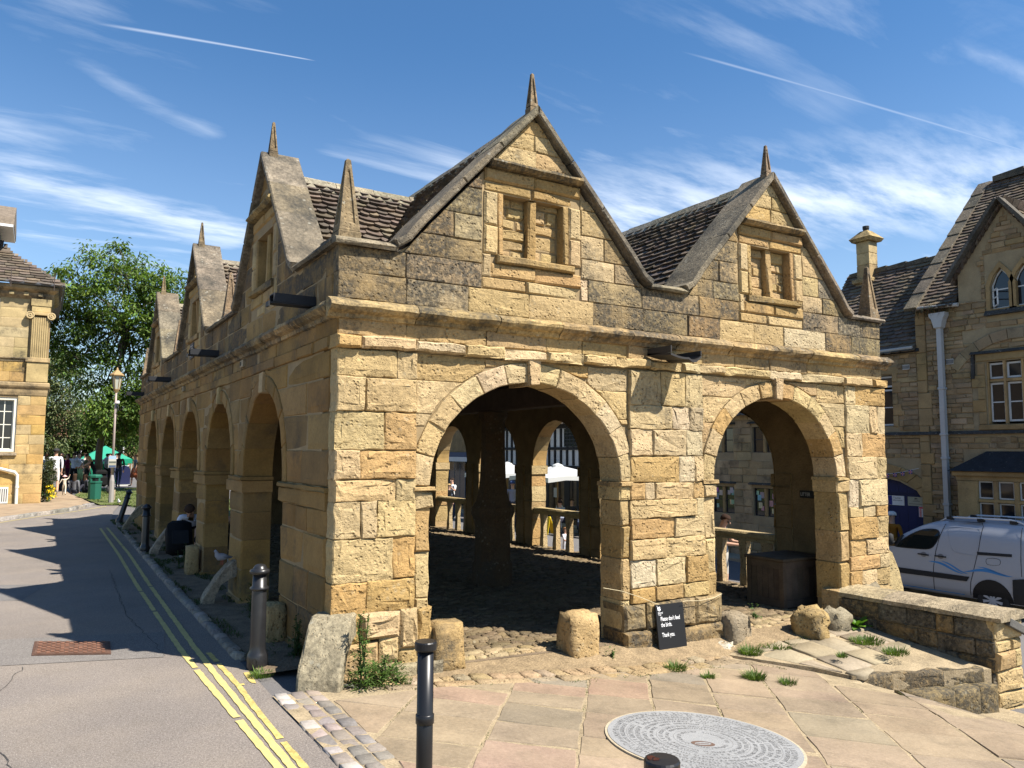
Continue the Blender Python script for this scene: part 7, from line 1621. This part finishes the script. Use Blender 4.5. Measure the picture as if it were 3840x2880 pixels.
# ================================================================== people
SKN=(.50,.30,.21)
def person(loc,rz,label,h=1.72,shirt=(.7,.7,.7),legs=(.05,.05,.07),shoes=(.03,.03,.03),skin=SKN,hair=(.05,.03,.02),hairlen=0,sleeve=1.0,shorts=False,lean=0,turn=0,pose='stand',armL=None,armR=None,hat=None,hatcol=(.6,.6,.6),skirt=None,group=None,female=False,glasses=False,nod=0):
    t=empty('person',loc,label,'person',group,rz); s=h/1.75; w=.165 if female else .185
    P={'pel':(0,0,.95),'che':(0,.0,1.26),'nec':(0,.0,1.48),'hea':(0,-.01,1.60),'top':(0,-.005,1.70),'shL':(w,0,1.42),'shR':(-w,0,1.42),'hiL':(.09,0,.90),'hiR':(-.09,0,.90),
       'knL':(.10,-.02,.50),'knR':(-.10,-.02,.50),'anL':(.10,.02,.09),'anR':(-.10,.02,.09),'toL':(.11,-.15,.04),'toR':(-.11,-.15,.04)}
    if pose=='walk': P.update(knL=(.09,-.16,.52),anL=(.09,-.18,.10),toL=(.09,-.34,.06),knR=(-.09,.06,.50),anR=(-.09,.28,.16),toR=(-.09,.16,.05))
    dz=0
    if pose=='sit': P.update(knL=(.13,-.42,.98),anL=(.12,-.44,.55),toL=(.12,-.60,.5),knR=(-.13,-.42,.98),anR=(-.12,-.44,.55),toR=(-.12,-.60,.5)); dz=-.46
    if pose=='ground': P.update(knL=(.16,-.38,1.22),anL=(.13,-.50,.90),toL=(.13,-.66,.87),knR=(-.16,-.38,1.22),anR=(-.13,-.50,.90),toR=(-.13,-.66,.87)); dz=-.84
    aL=armL or ((.06,.03,-.28),(.03,-.06,-.52)); aR=armR or ((-.06,.03,-.28),(-.03,-.06,-.52))
    ca,sa=math.cos(lean),math.sin(lean)
    def bend(p):
        z=p[2]-.95; y=p[1]; return (p[0],y*ca-z*sa,.95+z*ca+y*sa)
    up=('che','nec','hea','top','shL','shR')
    for k in up: P[k]=bend(P[k])
    if nod:
        n=Vector(P['nec'])
        for k in ('hea','top'): d=Vector(P[k])-n; P[k]=tuple(n+Matrix.Rotation(-nod,3,'X')@d) if False else tuple(n+Matrix.Rotation(nod,3,'X')@d)
    for sd,a in (('L',aL),('R',aR)):
        b=Vector(P['sh'+sd]); P['el'+sd]=tuple(b+Vector(a[0])); P['wr'+sd]=tuple(b+Vector(a[1])); d=(Vector(a[1])-Vector(a[0])).normalized(); P['ha'+sd]=tuple(b+Vector(a[1])+d*.09)
    R={'pel':(.155,.115),'che':(.16 if female else .175,.115),'nec':(.058,.058),'hea':(.078,.092),'top':(.06,.07),'shL':(.066,.064),'shR':(.066,.064),'elL':(.043,.043),'elR':(.043,.043),'wrL':(.028,.024),'wrR':(.028,.024),'haL':(.036,.018),'haR':(.036,.018),
       'hiL':(.09,.095),'hiR':(.09,.095),'knL':(.058,.06),'knR':(.058,.06),'anL':(.038,.042),'anR':(.038,.042),'toL':(.04,.028),'toR':(.04,.028)}
    if pose=='stand' and shorts is False and skirt is None: R['knL']=R['knR']=(.068,.07); R['anL']=R['anR']=(.055,.055)
    E=[('pel','che'),('che','nec'),('nec','hea'),('hea','top'),('che','shL'),('che','shR'),('shL','elL'),('shR','elR'),('elL','wrL'),('elR','wrR'),('wrL','haL'),('wrR','haR'),('pel','hiL'),('pel','hiR'),('hiL','knL'),('hiR','knR'),('knL','anL'),('knR','anR'),('anL','toL'),('anR','toR')]
    names=list(P); ix={k:i for i,k in enumerate(names)}
    for k in P: P[k]=(P[k][0]*s,P[k][1]*s,(P[k][2]+dz)*s)
    me=bpy.data.meshes.new('body'); me.from_pydata([P[k] for k in names],[(ix[a],ix[b]) for a,b in E],[]); o=bpy.data.objects.new('body_tmp',me); COL.objects.link(o)
    sk=o.modifiers.new('s','SKIN'); sk.use_smooth_shade=True; sk.branch_smoothing=.6
    for k in names: v=me.skin_vertices[0].data[ix[k]]; v.radius=(R[k][0]*s,R[k][1]*s); v.use_root=(k=='pel')
    o.modifiers.new('d','SUBSURF').levels=1; dg=bpy.context.evaluated_depsgraph_get(); m2=bpy.data.meshes.new_from_object(o.evaluated_get(dg)); bpy.data.objects.remove(o)
    V=[tuple(v.co) for v in m2.vertices]; F=[list(p.vertices) for p in m2.polygons]; bpy.data.meshes.remove(m2)
    def segd(p,a,b): a=Vector(a);b=Vector(b);d=b-a;tt=clampf((p-a).dot(d)/d.length_squared,0,1); return (p-(a+d*tt)).length,tt
    mb=MB(); o_=0; mb.v=V
    for f in F:
        c=sum((Vector(V[i]) for i in f),Vector())/len(f); best=min(E,key=lambda e:segd(c,P[e[0]],P[e[1]])[0]-.0*1); tt=segd(c,P[best[0]],P[best[1]])[1]; b=best[1]
        if b in('hea','top'): col=skin
        elif b=='nec': col=skin if tt>.8 else shirt
        elif b[:2] in ('el',): col=shirt if tt<sleeve*2 else skin
        elif b[:2]=='wr': col=shirt if tt<sleeve*2-1 else skin
        elif b[:2]=='ha': col=skin
        elif b[:2] in('kn','hi') : col=legs if not (shorts and b[:2]=='kn' and tt>.92) else skin
        elif b[:2]=='an': col=skin if (shorts or skirt) else legs
        elif b[:2]=='to': col=shoes
        elif b in('che',): col=legs if (best[0]=='pel' and tt<.12) else shirt
        else: col=shirt
        mb.f.append(f); mb.c.append((*col,0)); mb.m.append(0)
    for sd in 'LR':   # fingers and thumb
        hnd=Vector(P['ha'+sd]); wr=Vector(P['wr'+sd]); d=(hnd-wr).normalized(); a=d.orthogonal().normalized(); b=d.cross(a)
        for k,(q,L) in enumerate(((-.027,.055),(-.009,.066),(.009,.07),(.027,.058))): p=hnd+a*q*s; tube(mb,[p,p+(d*L*.6+b*.01)*s,p+(d*L*.9+b*.03)*s],[.010*s,.009*s,.007*s],5,(*skin,0))
        p=wr.lerp(hnd,.45)+a*-.022*s; tube(mb,[p,p+(d*.03-a*.03)*s,p+(d*.06-a*.038)*s],[.011*s,.010*s,.008*s],5,(*skin,0))
    H_=Vector(P['hea']); T_=Vector(P['top']); upv=(T_-H_).normalized(); fw=Vector((0,-1,0)); fw=(fw-upv*fw.dot(upv)).normalized(); sv=upv.cross(fw)
    def hp(x,y,z): return H_+(sv*x+fw*y+upv*z)*s
    tube(mb,[hp(0,.085,.03),hp(0,.108,-.005),hp(0,.09,-.015)],[.007*s,.014*s,.01*s],5,(*[c*.95 for c in skin],0))
    for x in (-.032,.032):
        q=hp(x,.086,.022); mb.add([tuple(q+(sv*a+upv*b_+fw*c)*s) for a,b_,c in ((-.013,0,0),(0,-.007,.004),(.013,0,0),(0,.007,.004))],[[0,1,2,3]],(.02,.015,.012,0))
        e=hp(x*2.5,.0,.0); tube(mb,[e,e+(upv*.03)*s],[.012*s,.01*s],5,(*skin,0))
    q=hp(0,.083,-.045); mb.add([tuple(q+(sv*a+upv*b_+fw*c)*s) for a,b_,c in ((-.024,0,-.004),(0,-.008,.004),(.024,0,-.004),(0,.005,.004))],[[0,1,2,3]],(.30,.10,.09,0))
    body=mb.obj('body',M['cloth'],t,True)
    hm=MB(); N=10
    rings=[(.0,.118),(.06,.108),(.088,.075),(.098,.03),(.097,-.01)] if hair else []
    if hair:
        Vh=[];fh=[]
        for r,z in rings:
            for i in range(N):
                a=2*PI*i/N; fy=math.cos(a); zz=z
                if z<.05 and fy>.15: zz=.062
                Vh.append(tuple(hp(math.sin(a)*r*.98,fy*r*1.08-.012,zz+.012)))
        if hairlen:
            for i in range(N):
                a=2*PI*i/N; fy=math.cos(a); Vh.append(tuple(hp(math.sin(a)*.105,min(fy*.105,.01)-.02,-hairlen if fy<.3 else .05)))
            rings.append(0)
        K=len(rings)
        for k in range(K-1):
            for i in range(N): fh.append([k*N+i,k*N+(i+1)%N,(k+1)*N+(i+1)%N,(k+1)*N+i])
        fh.append(list(range(N))); hm.add(Vh,fh,(*hair,0)); hm.obj('hair',M['cloth'],t,True)
    if hat:
        hm=MB(); Mx=Matrix((( *sv,0),(*fw,0),(*upv,0),(0,0,0,1))).transposed(); Mx=Matrix.Translation(hp(0,-.008,.05))@Mx@Matrix.Scale(s,4)
        if hat=='sun': lathe(hm,[(.20,-.02),(.18,.012),(.112,.02),(.105,.07),(.07,.105),(.001,.112)],seg=14,col=(*hatcol,0),M=Mx)
        else:
            lathe(hm,[(.110,-.005),(.114,.03),(.095,.075),(.05,.10),(.001,.105)],seg=14,col=(*hatcol,0),M=Mx); box(hm,(-.07,.08,-.006),(.07,.19,.008),(*hatcol,0),M=Mx)
        hm.obj('hat',M['cloth'],t,True)
    if glasses: hm=MB(); hm.add([tuple(hp(x,.098-.03*abs(x)/.07,z)) for x,z in ((-.07,.038),(0,.034),(.07,.038),(.065,.005),(.012,.002),(0,.02),(-.012,.002),(-.065,.005))],[[0,1,5,6,7],[1,2,3,4,5]],(.01,.01,.01,0)); hm.obj('sunglasses',M['generic'],t)
    if skirt:
        hm=MB(); ln,c_=skirt; p=Vector(P['pel']); lathe(hm,[(.15*s,.04*s),(.19*s,-.12*s),((.19+.12*ln)*s,-ln*s),((.17+.12*ln)*s,-ln*s)],seg=14,col=(*c_,0),M=Matrix.Translation(p),cap=False); hm.obj('skirt',M['cloth'],t,True)
    return t
up_r=((-.05,-.1,-.24),(-.0,-.26,-.08)); up_l=((.05,-.1,-.24),(.0,-.26,-.08)); fwd_l=((.03,-.12,-.25),(-.03,-.33,-.26)); fwd_r=((-.03,-.12,-.25),(.03,-.33,-.26)); hip_r=((-.20,.05,-.22),(-.06,-.04,-.40))
z0=.05
person((-1.62,30.0,.1),PI,'big man in white shirt and pale shorts walking away with a toddler',1.86,(.75,.75,.76),(.52,.48,.46),(.6,.6,.6),shorts=True,sleeve=.8,hat='cap',hatcol=(.04,.04,.04),pose='walk',armR=((-.04,.0,-.28),(-.03,-.02,-.54)),armL=((.10,.02,-.28),(.12,-.05,-.52)))
person((-1.30,28.9,.1),PI,'toddler in cream romper and pink sun hat holding hands',.80,(.62,.54,.42),(.62,.54,.42),(.05,.05,.05),hat='sun',hatcol=(.72,.42,.40),pose='walk',armL=((.1,.0,-.2),(.2,0,-.38)),armR=((-.1,0,.05),(-.16,0,.26)),hair=(.3,.2,.1))
person((-1.05,35.3,z0),-PI/2,'woman in maroon jacket standing among the crowd',1.7,(.17,.012,.045),(.06,.012,.03),female=True,hairlen=.08,armL=fwd_l,armR=fwd_r)
person((-.76,36.1,z0),PI*.9,'person in white shirt and black trousers carrying a dark bag strap',1.75,(.66,.68,.72),(.02,.02,.022),sleeve=.45,armR=hip_r)
person((-.50,37.4,z0),.15,'woman in white cardigan and pale green skirt raising a phone',1.72,(.62,.62,.62),(.35,.5,.2),female=True,hairlen=.12,armR=((-.1,-.1,-.2),(.05,-.2,.12)),skirt=(.55,(.42,.58,.25)))
person((-1.35,33.2,z0),PI*.6,'bald man in dark top behind the big man in white',1.78,(.03,.03,.035),(.03,.03,.03),hair=None)
person((-.05,32.6,z0),-PI*.55,'blonde woman in black top leaning over and reaching out beside the bin',1.66,(.015,.015,.015),(.02,.02,.03),female=True,hair=(.42,.28,.11),hairlen=.17,sleeve=0,lean=.45,armL=((.02,-.2,-.14),(.0,-.46,-.22)),armR=((-.1,-.12,-.22),(.1,-.3,-.26)))
person((-.85,31.6,z0),PI*.8,'dark haired woman in grey top sitting on the grass left of the bin',1.65,(.13,.13,.14),(.03,.03,.04),female=True,hairlen=.2,pose='ground'); person((-.45,31.9,z0),PI*.7,'person with long dark hair sitting on the grass behind the bin',1.65,(.05,.05,.06),(.03,.03,.04),female=True,hairlen=.22,pose='ground')
person((.70,36.8,z0),PI,'person in white shirt carrying a pale backpack by the tent',1.70,(.62,.62,.62),(.02,.02,.02),sleeve=.4)
bp_=MB(); box(bp_,(-.15,-.11,-.24),(.15,.11,.24),(.45,.43,.42,0),ch=.06,M=Matrix.Translation((.70,36.62,1.3))); tag(bp_.obj('backpack',M['cloth'],None,True),'pale backpack on the back of the person in white by the tent','backpack')
person((1.12,35.6,z0),PI*.92,'person in dark jacket and blue jeans walking past the lamp post',1.75,(.03,.025,.024),(.05,.06,.09),pose='walk',hair=(.06,.04,.02)); person((.35,38.6,z0),.2,'person in white cap and dark top in front of the green tent',1.65,(.02,.02,.02),(.02,.02,.02),hat='cap',hatcol=(.7,.7,.7))
person((1.98,37.0,z0),-PI*.45,'walking woman in grey top and striped skirt near the hall corner',1.66,(.25,.25,.25),(.3,.1,.1),female=True,sleeve=.3,pose='walk',skirt=(.46,(.42,.13,.06)),hair=(.3,.1,.04)); 
for x,y,r,lb_,c,l,f,hl,hr in ((-1.9,34.6,2.6,'woman in pale blue top at the left edge of the crowd',(.35,.42,.52),(.05,.05,.08),True,.12,(.12,.06,.03)),(-.15,39.4,.3,'person in cream shirt in front of the tent wall',(.55,.5,.4),(.08,.07,.06),False,0,(.05,.03,.02)),(.95,38.9,-.5,'woman in red top beside the tent corner',(.35,.03,.03),(.03,.03,.05),True,.1,(.03,.02,.01)),(-1.25,37.6,.8,'man in navy shirt behind the maroon jacket',(.03,.04,.10),(.2,.17,.13),False,0,(.10,.06,.03)),(-.3,34.3,1.9,'person in olive top near the seated women',(.10,.11,.05),(.03,.03,.03),False,0,(.04,.03,.02)),(1.45,41.2,.2,'person in white tee shirt beyond the blue notice board',(.6,.6,.6),(.05,.06,.1),False,0,(.03,.02,.02))): person((x,y,z0),r,lb_,1.7,c,l,female=f,hairlen=hl,hair=hr,sleeve=.4)
mb=MB()   # pushchair behind the bin
t=empty('pushchair',(.12,31.0,z0),'black pushchair with large wheels between bin and lamp post','pushchair')
mb=MB(); box(mb,(-.22,-.3,.3),(.22,.25,.75),(.012,.012,.012,0),ch=.08); box(mb,(-.22,.0,.75),(.22,.3,1.0),(.012,.012,.012,0),ch=.08); mb.obj('seat',M['cloth'],t)
for x,y in ((-.26,-.25),(.26,-.25),(-.26,.3),(.26,.3)): mb=MB(); lathe(mb,[(.13,-.02),(.15,-.02),(.15,.02),(.13,.02)],seg=18,col=(.02,.02,.02,0),M=Matrix.Translation((x,y,.15))@Matrix.Rotation(PI/2,4,'Y'),cap=False); lathe(mb,[(.125,-.004),(.125,.004)],seg=10,col=(.35,.35,.35,0),M=Matrix.Translation((x,y,.15))@Matrix.Rotation(PI/2,4,'Y')); mb.obj('wheel',M['generic'],t)
# two people bent over in the arcade, one in black with a rucksack
person((.16,7.4,-.02),PI*.35,'person in black bending forward on the arcade step',1.66,(.012,.012,.014),(.012,.012,.014),(.6,.6,.6),female=True,hair=(.04,.02,.015),lean=1.0,pose='sit',armL=((.0,-.14,-.22),(.0,-.2,-.46)),armR=((.0,-.14,-.22),(.0,-.2,-.46)),nod=.4)
mb=MB(); box(mb,(-.19,-.16,-.3),(.19,.16,.28),(.012,.012,.013,0),ch=.09,M=Matrix.Translation((-.10,7.75,.42))@Matrix.Rotation(-.5,4,'X')); rk=tag(mb.obj('rucksack',M['cloth'],None,True),'black rucksack hanging on the bending person in the arcade','rucksack')
mb=MB(); box(mb,(-.13,-.19,-.2),(.13,-.158,.05),(.02,.02,.022,0),ch=.012,M=Matrix.Translation((-.10,7.75,.42))@Matrix.Rotation(-.5,4,'X')); mb.obj('front_pocket',M['cloth'],rk)
person((.30,8.75,-.02),-PI*.1,'person in white sleeved dark top seated on the arcade step',1.7,(.62,.62,.68),(.03,.02,.02),(.6,.58,.52),lean=.95,pose='sit',sleeve=1,shorts=True,armL=((.06,-.06,-.28),(.02,-.1,-.54)))
# street side
person((16.72,5.48,-1.38),-PI/2-.1,'man in mustard jacket and white cap facing the blue door',1.78,(.30,.125,.018),(.05,.05,.06),hat='cap',hatcol=(.55,.55,.55)); mb=MB(); tube(mb,[(16.60,5.64,.13),(16.52,5.46,-.12),(16.54,5.31,-.36)],.022,5,(.03,.03,.03,0)); tag(mb.obj('shoulder_strap',M['cloth']),'dark shoulder strap across the back of the mustard jacket','strap')
person((9.45,4.45,H(9.35,4.5)),.4,'dark haired man in sunglasses and dark shirt looking down behind the right balustrade',1.78,(.035,.05,.075),(.5,.46,.4),shorts=True,sleeve=.35,hair=(.035,.02,.014),glasses=True,nod=.5,armL=fwd_l,armR=fwd_r)
person((9.4,9.75,H(9.4,9.8)),PI*.1,'small child in white shirt standing behind the middle balustrade',1.02,(.66,.64,.66),(.5,.5,.52),hair=(.22,.11,.05),sleeve=.4,armR=fwd_r)
person((13.6,19.2,H(13.6,19)),-.5,'man in blue cap and grey polo shirt with dark sweater on his shoulders',1.82,(.23,.23,.27),(.06,.06,.08),sleeve=.35,hat='cap',hatcol=(.05,.075,.16)); person((13.7,20.3,H(13.7,20)),-.8,'dark haired person standing left of the man in the blue cap',1.68,(.06,.06,.07),(.05,.05,.06),female=True,hairlen=.05); person((14.9,20.6,H(15,20)),-.6,'person with red brown hair behind the man in the blue cap',1.75,(.2,.06,.06),(.05,.05,.06),hair=(.2,.07,.03))
person((13.2,23.6,H(13.2,23.6)),-1.2,'young man in white shirt with a hand on his hip',1.80,(.70,.70,.70),(.04,.05,.08),sleeve=.35,hair=(.03,.02,.015),armR=hip_r,armL=up_l); person((12.4,22.3,H(12.4,22.3)),-.4,'blonde woman in sunglasses and black top in front of the young man',1.55,(.015,.015,.015),(.02,.02,.02),female=True,hair=(.42,.29,.13),hairlen=.14,glasses=True); person((13.7,22.7,H(13.7,22.7)),-.5,'woman in white sun hat and pink patterned dress',1.68,(.42,.05,.10),(.42,.05,.10),female=True,sleeve=0,hat='sun',hatcol=(.68,.64,.55),skirt=(.6,(.42,.05,.10))); person((14.0,22.15,H(14,22)),-.7,'woman in blue patterned top beside the pink dress',1.66,(.16,.24,.28),(.05,.05,.07),female=True,hairlen=.12,sleeve=.3); person((14.9,22.9,H(14.9,22.9)),-.7,'tall person in pale cap behind the pink dress',1.84,(.05,.05,.055),(.03,.03,.03),hat='cap',hatcol=(.55,.42,.36))
for x,y,r,c,hc,lb_ in ((14.75,17.55,PI*1.0,(.30,.33,.42),(.03,.02,.02),'diner in blue grey shirt seated with his back to the hall'),(15.6,19.0,PI*.4,(.6,.58,.56),(.04,.02,.02),'diner in white shirt seated at the left cafe table'),(15.75,16.4,PI*.6,(.62,.62,.64),(.10,.05,.03),'woman in white shirt seated at the right cafe table'),(14.6,16.1,PI*.7,(.55,.60,.68),(.06,.04,.02),'diner in pale blue shirt at the table nearest the street'),(15.9,18.5,-.3,(.05,.045,.05),(.03,.02,.015),'dark dressed diner facing the left cafe table')): person((x,y,H(x,y)+.02),r,lb_,1.7,c,(.05,.05,.07),hair=hc,pose='sit',sleeve=.4,armL=fwd_l,armR=fwd_r,lean=.15,hairlen=.1 if 'woman' in lb_ else 0)
# pigeons
def pigeon(loc,rz,label,col):
    t=empty('pigeon',loc,label,'pigeon','pigeons',rz); t.scale=(.75,.75,.75); mb=MB(); c=(*col,0)
    tube(mb,[(0,.17,.10),(0,.10,.115),(0,.02,.125),(0,-.06,.135),(0,-.10,.17),(0,-.115,.215),(0,-.135,.235),(0,-.155,.232)],[.012,.035,.06,.062,.042,.027,.026,.01],9,c); tube(mb,[(0,-.15,.232),(0,-.18,.224)],[.008,.002],5,(.1,.08,.07,0)); mb.obj('body',M['cloth'],t,True)
    for sx in (-1,1):
        mb=MB(); mb.add([(sx*.05,-.06,.15),(sx*.066,.0,.12),(sx*.05,.12,.10),(sx*.015,.20,.11),(sx*.03,.02,.178)],[[0,1,2,3,4]],(*[q*.6 for q in col],0)); mb.obj('wing',M['cloth'],t); mb=MB(); tube(mb,[(sx*.025,.0,.08),(sx*.027,-.005,.004),(sx*.027,-.035,.002)],.005,4,(.4,.1,.08,0)); mb.obj('leg',M['cloth'],t)
pigeon((.20,23.1,H(.2,23.1)+.02),-.3,'white pigeon standing on the grass near the lamp post',(.70,.70,.72)); pigeon((-.17,3.72,.47),-1.2,'grey pigeon perched on the narrow curved guard stone',(.30,.30,.33)); pigeon((-.2,9.5,.03),.6,'pale pigeon pecking on the shaded verge by the arcade',(.45,.43,.42))
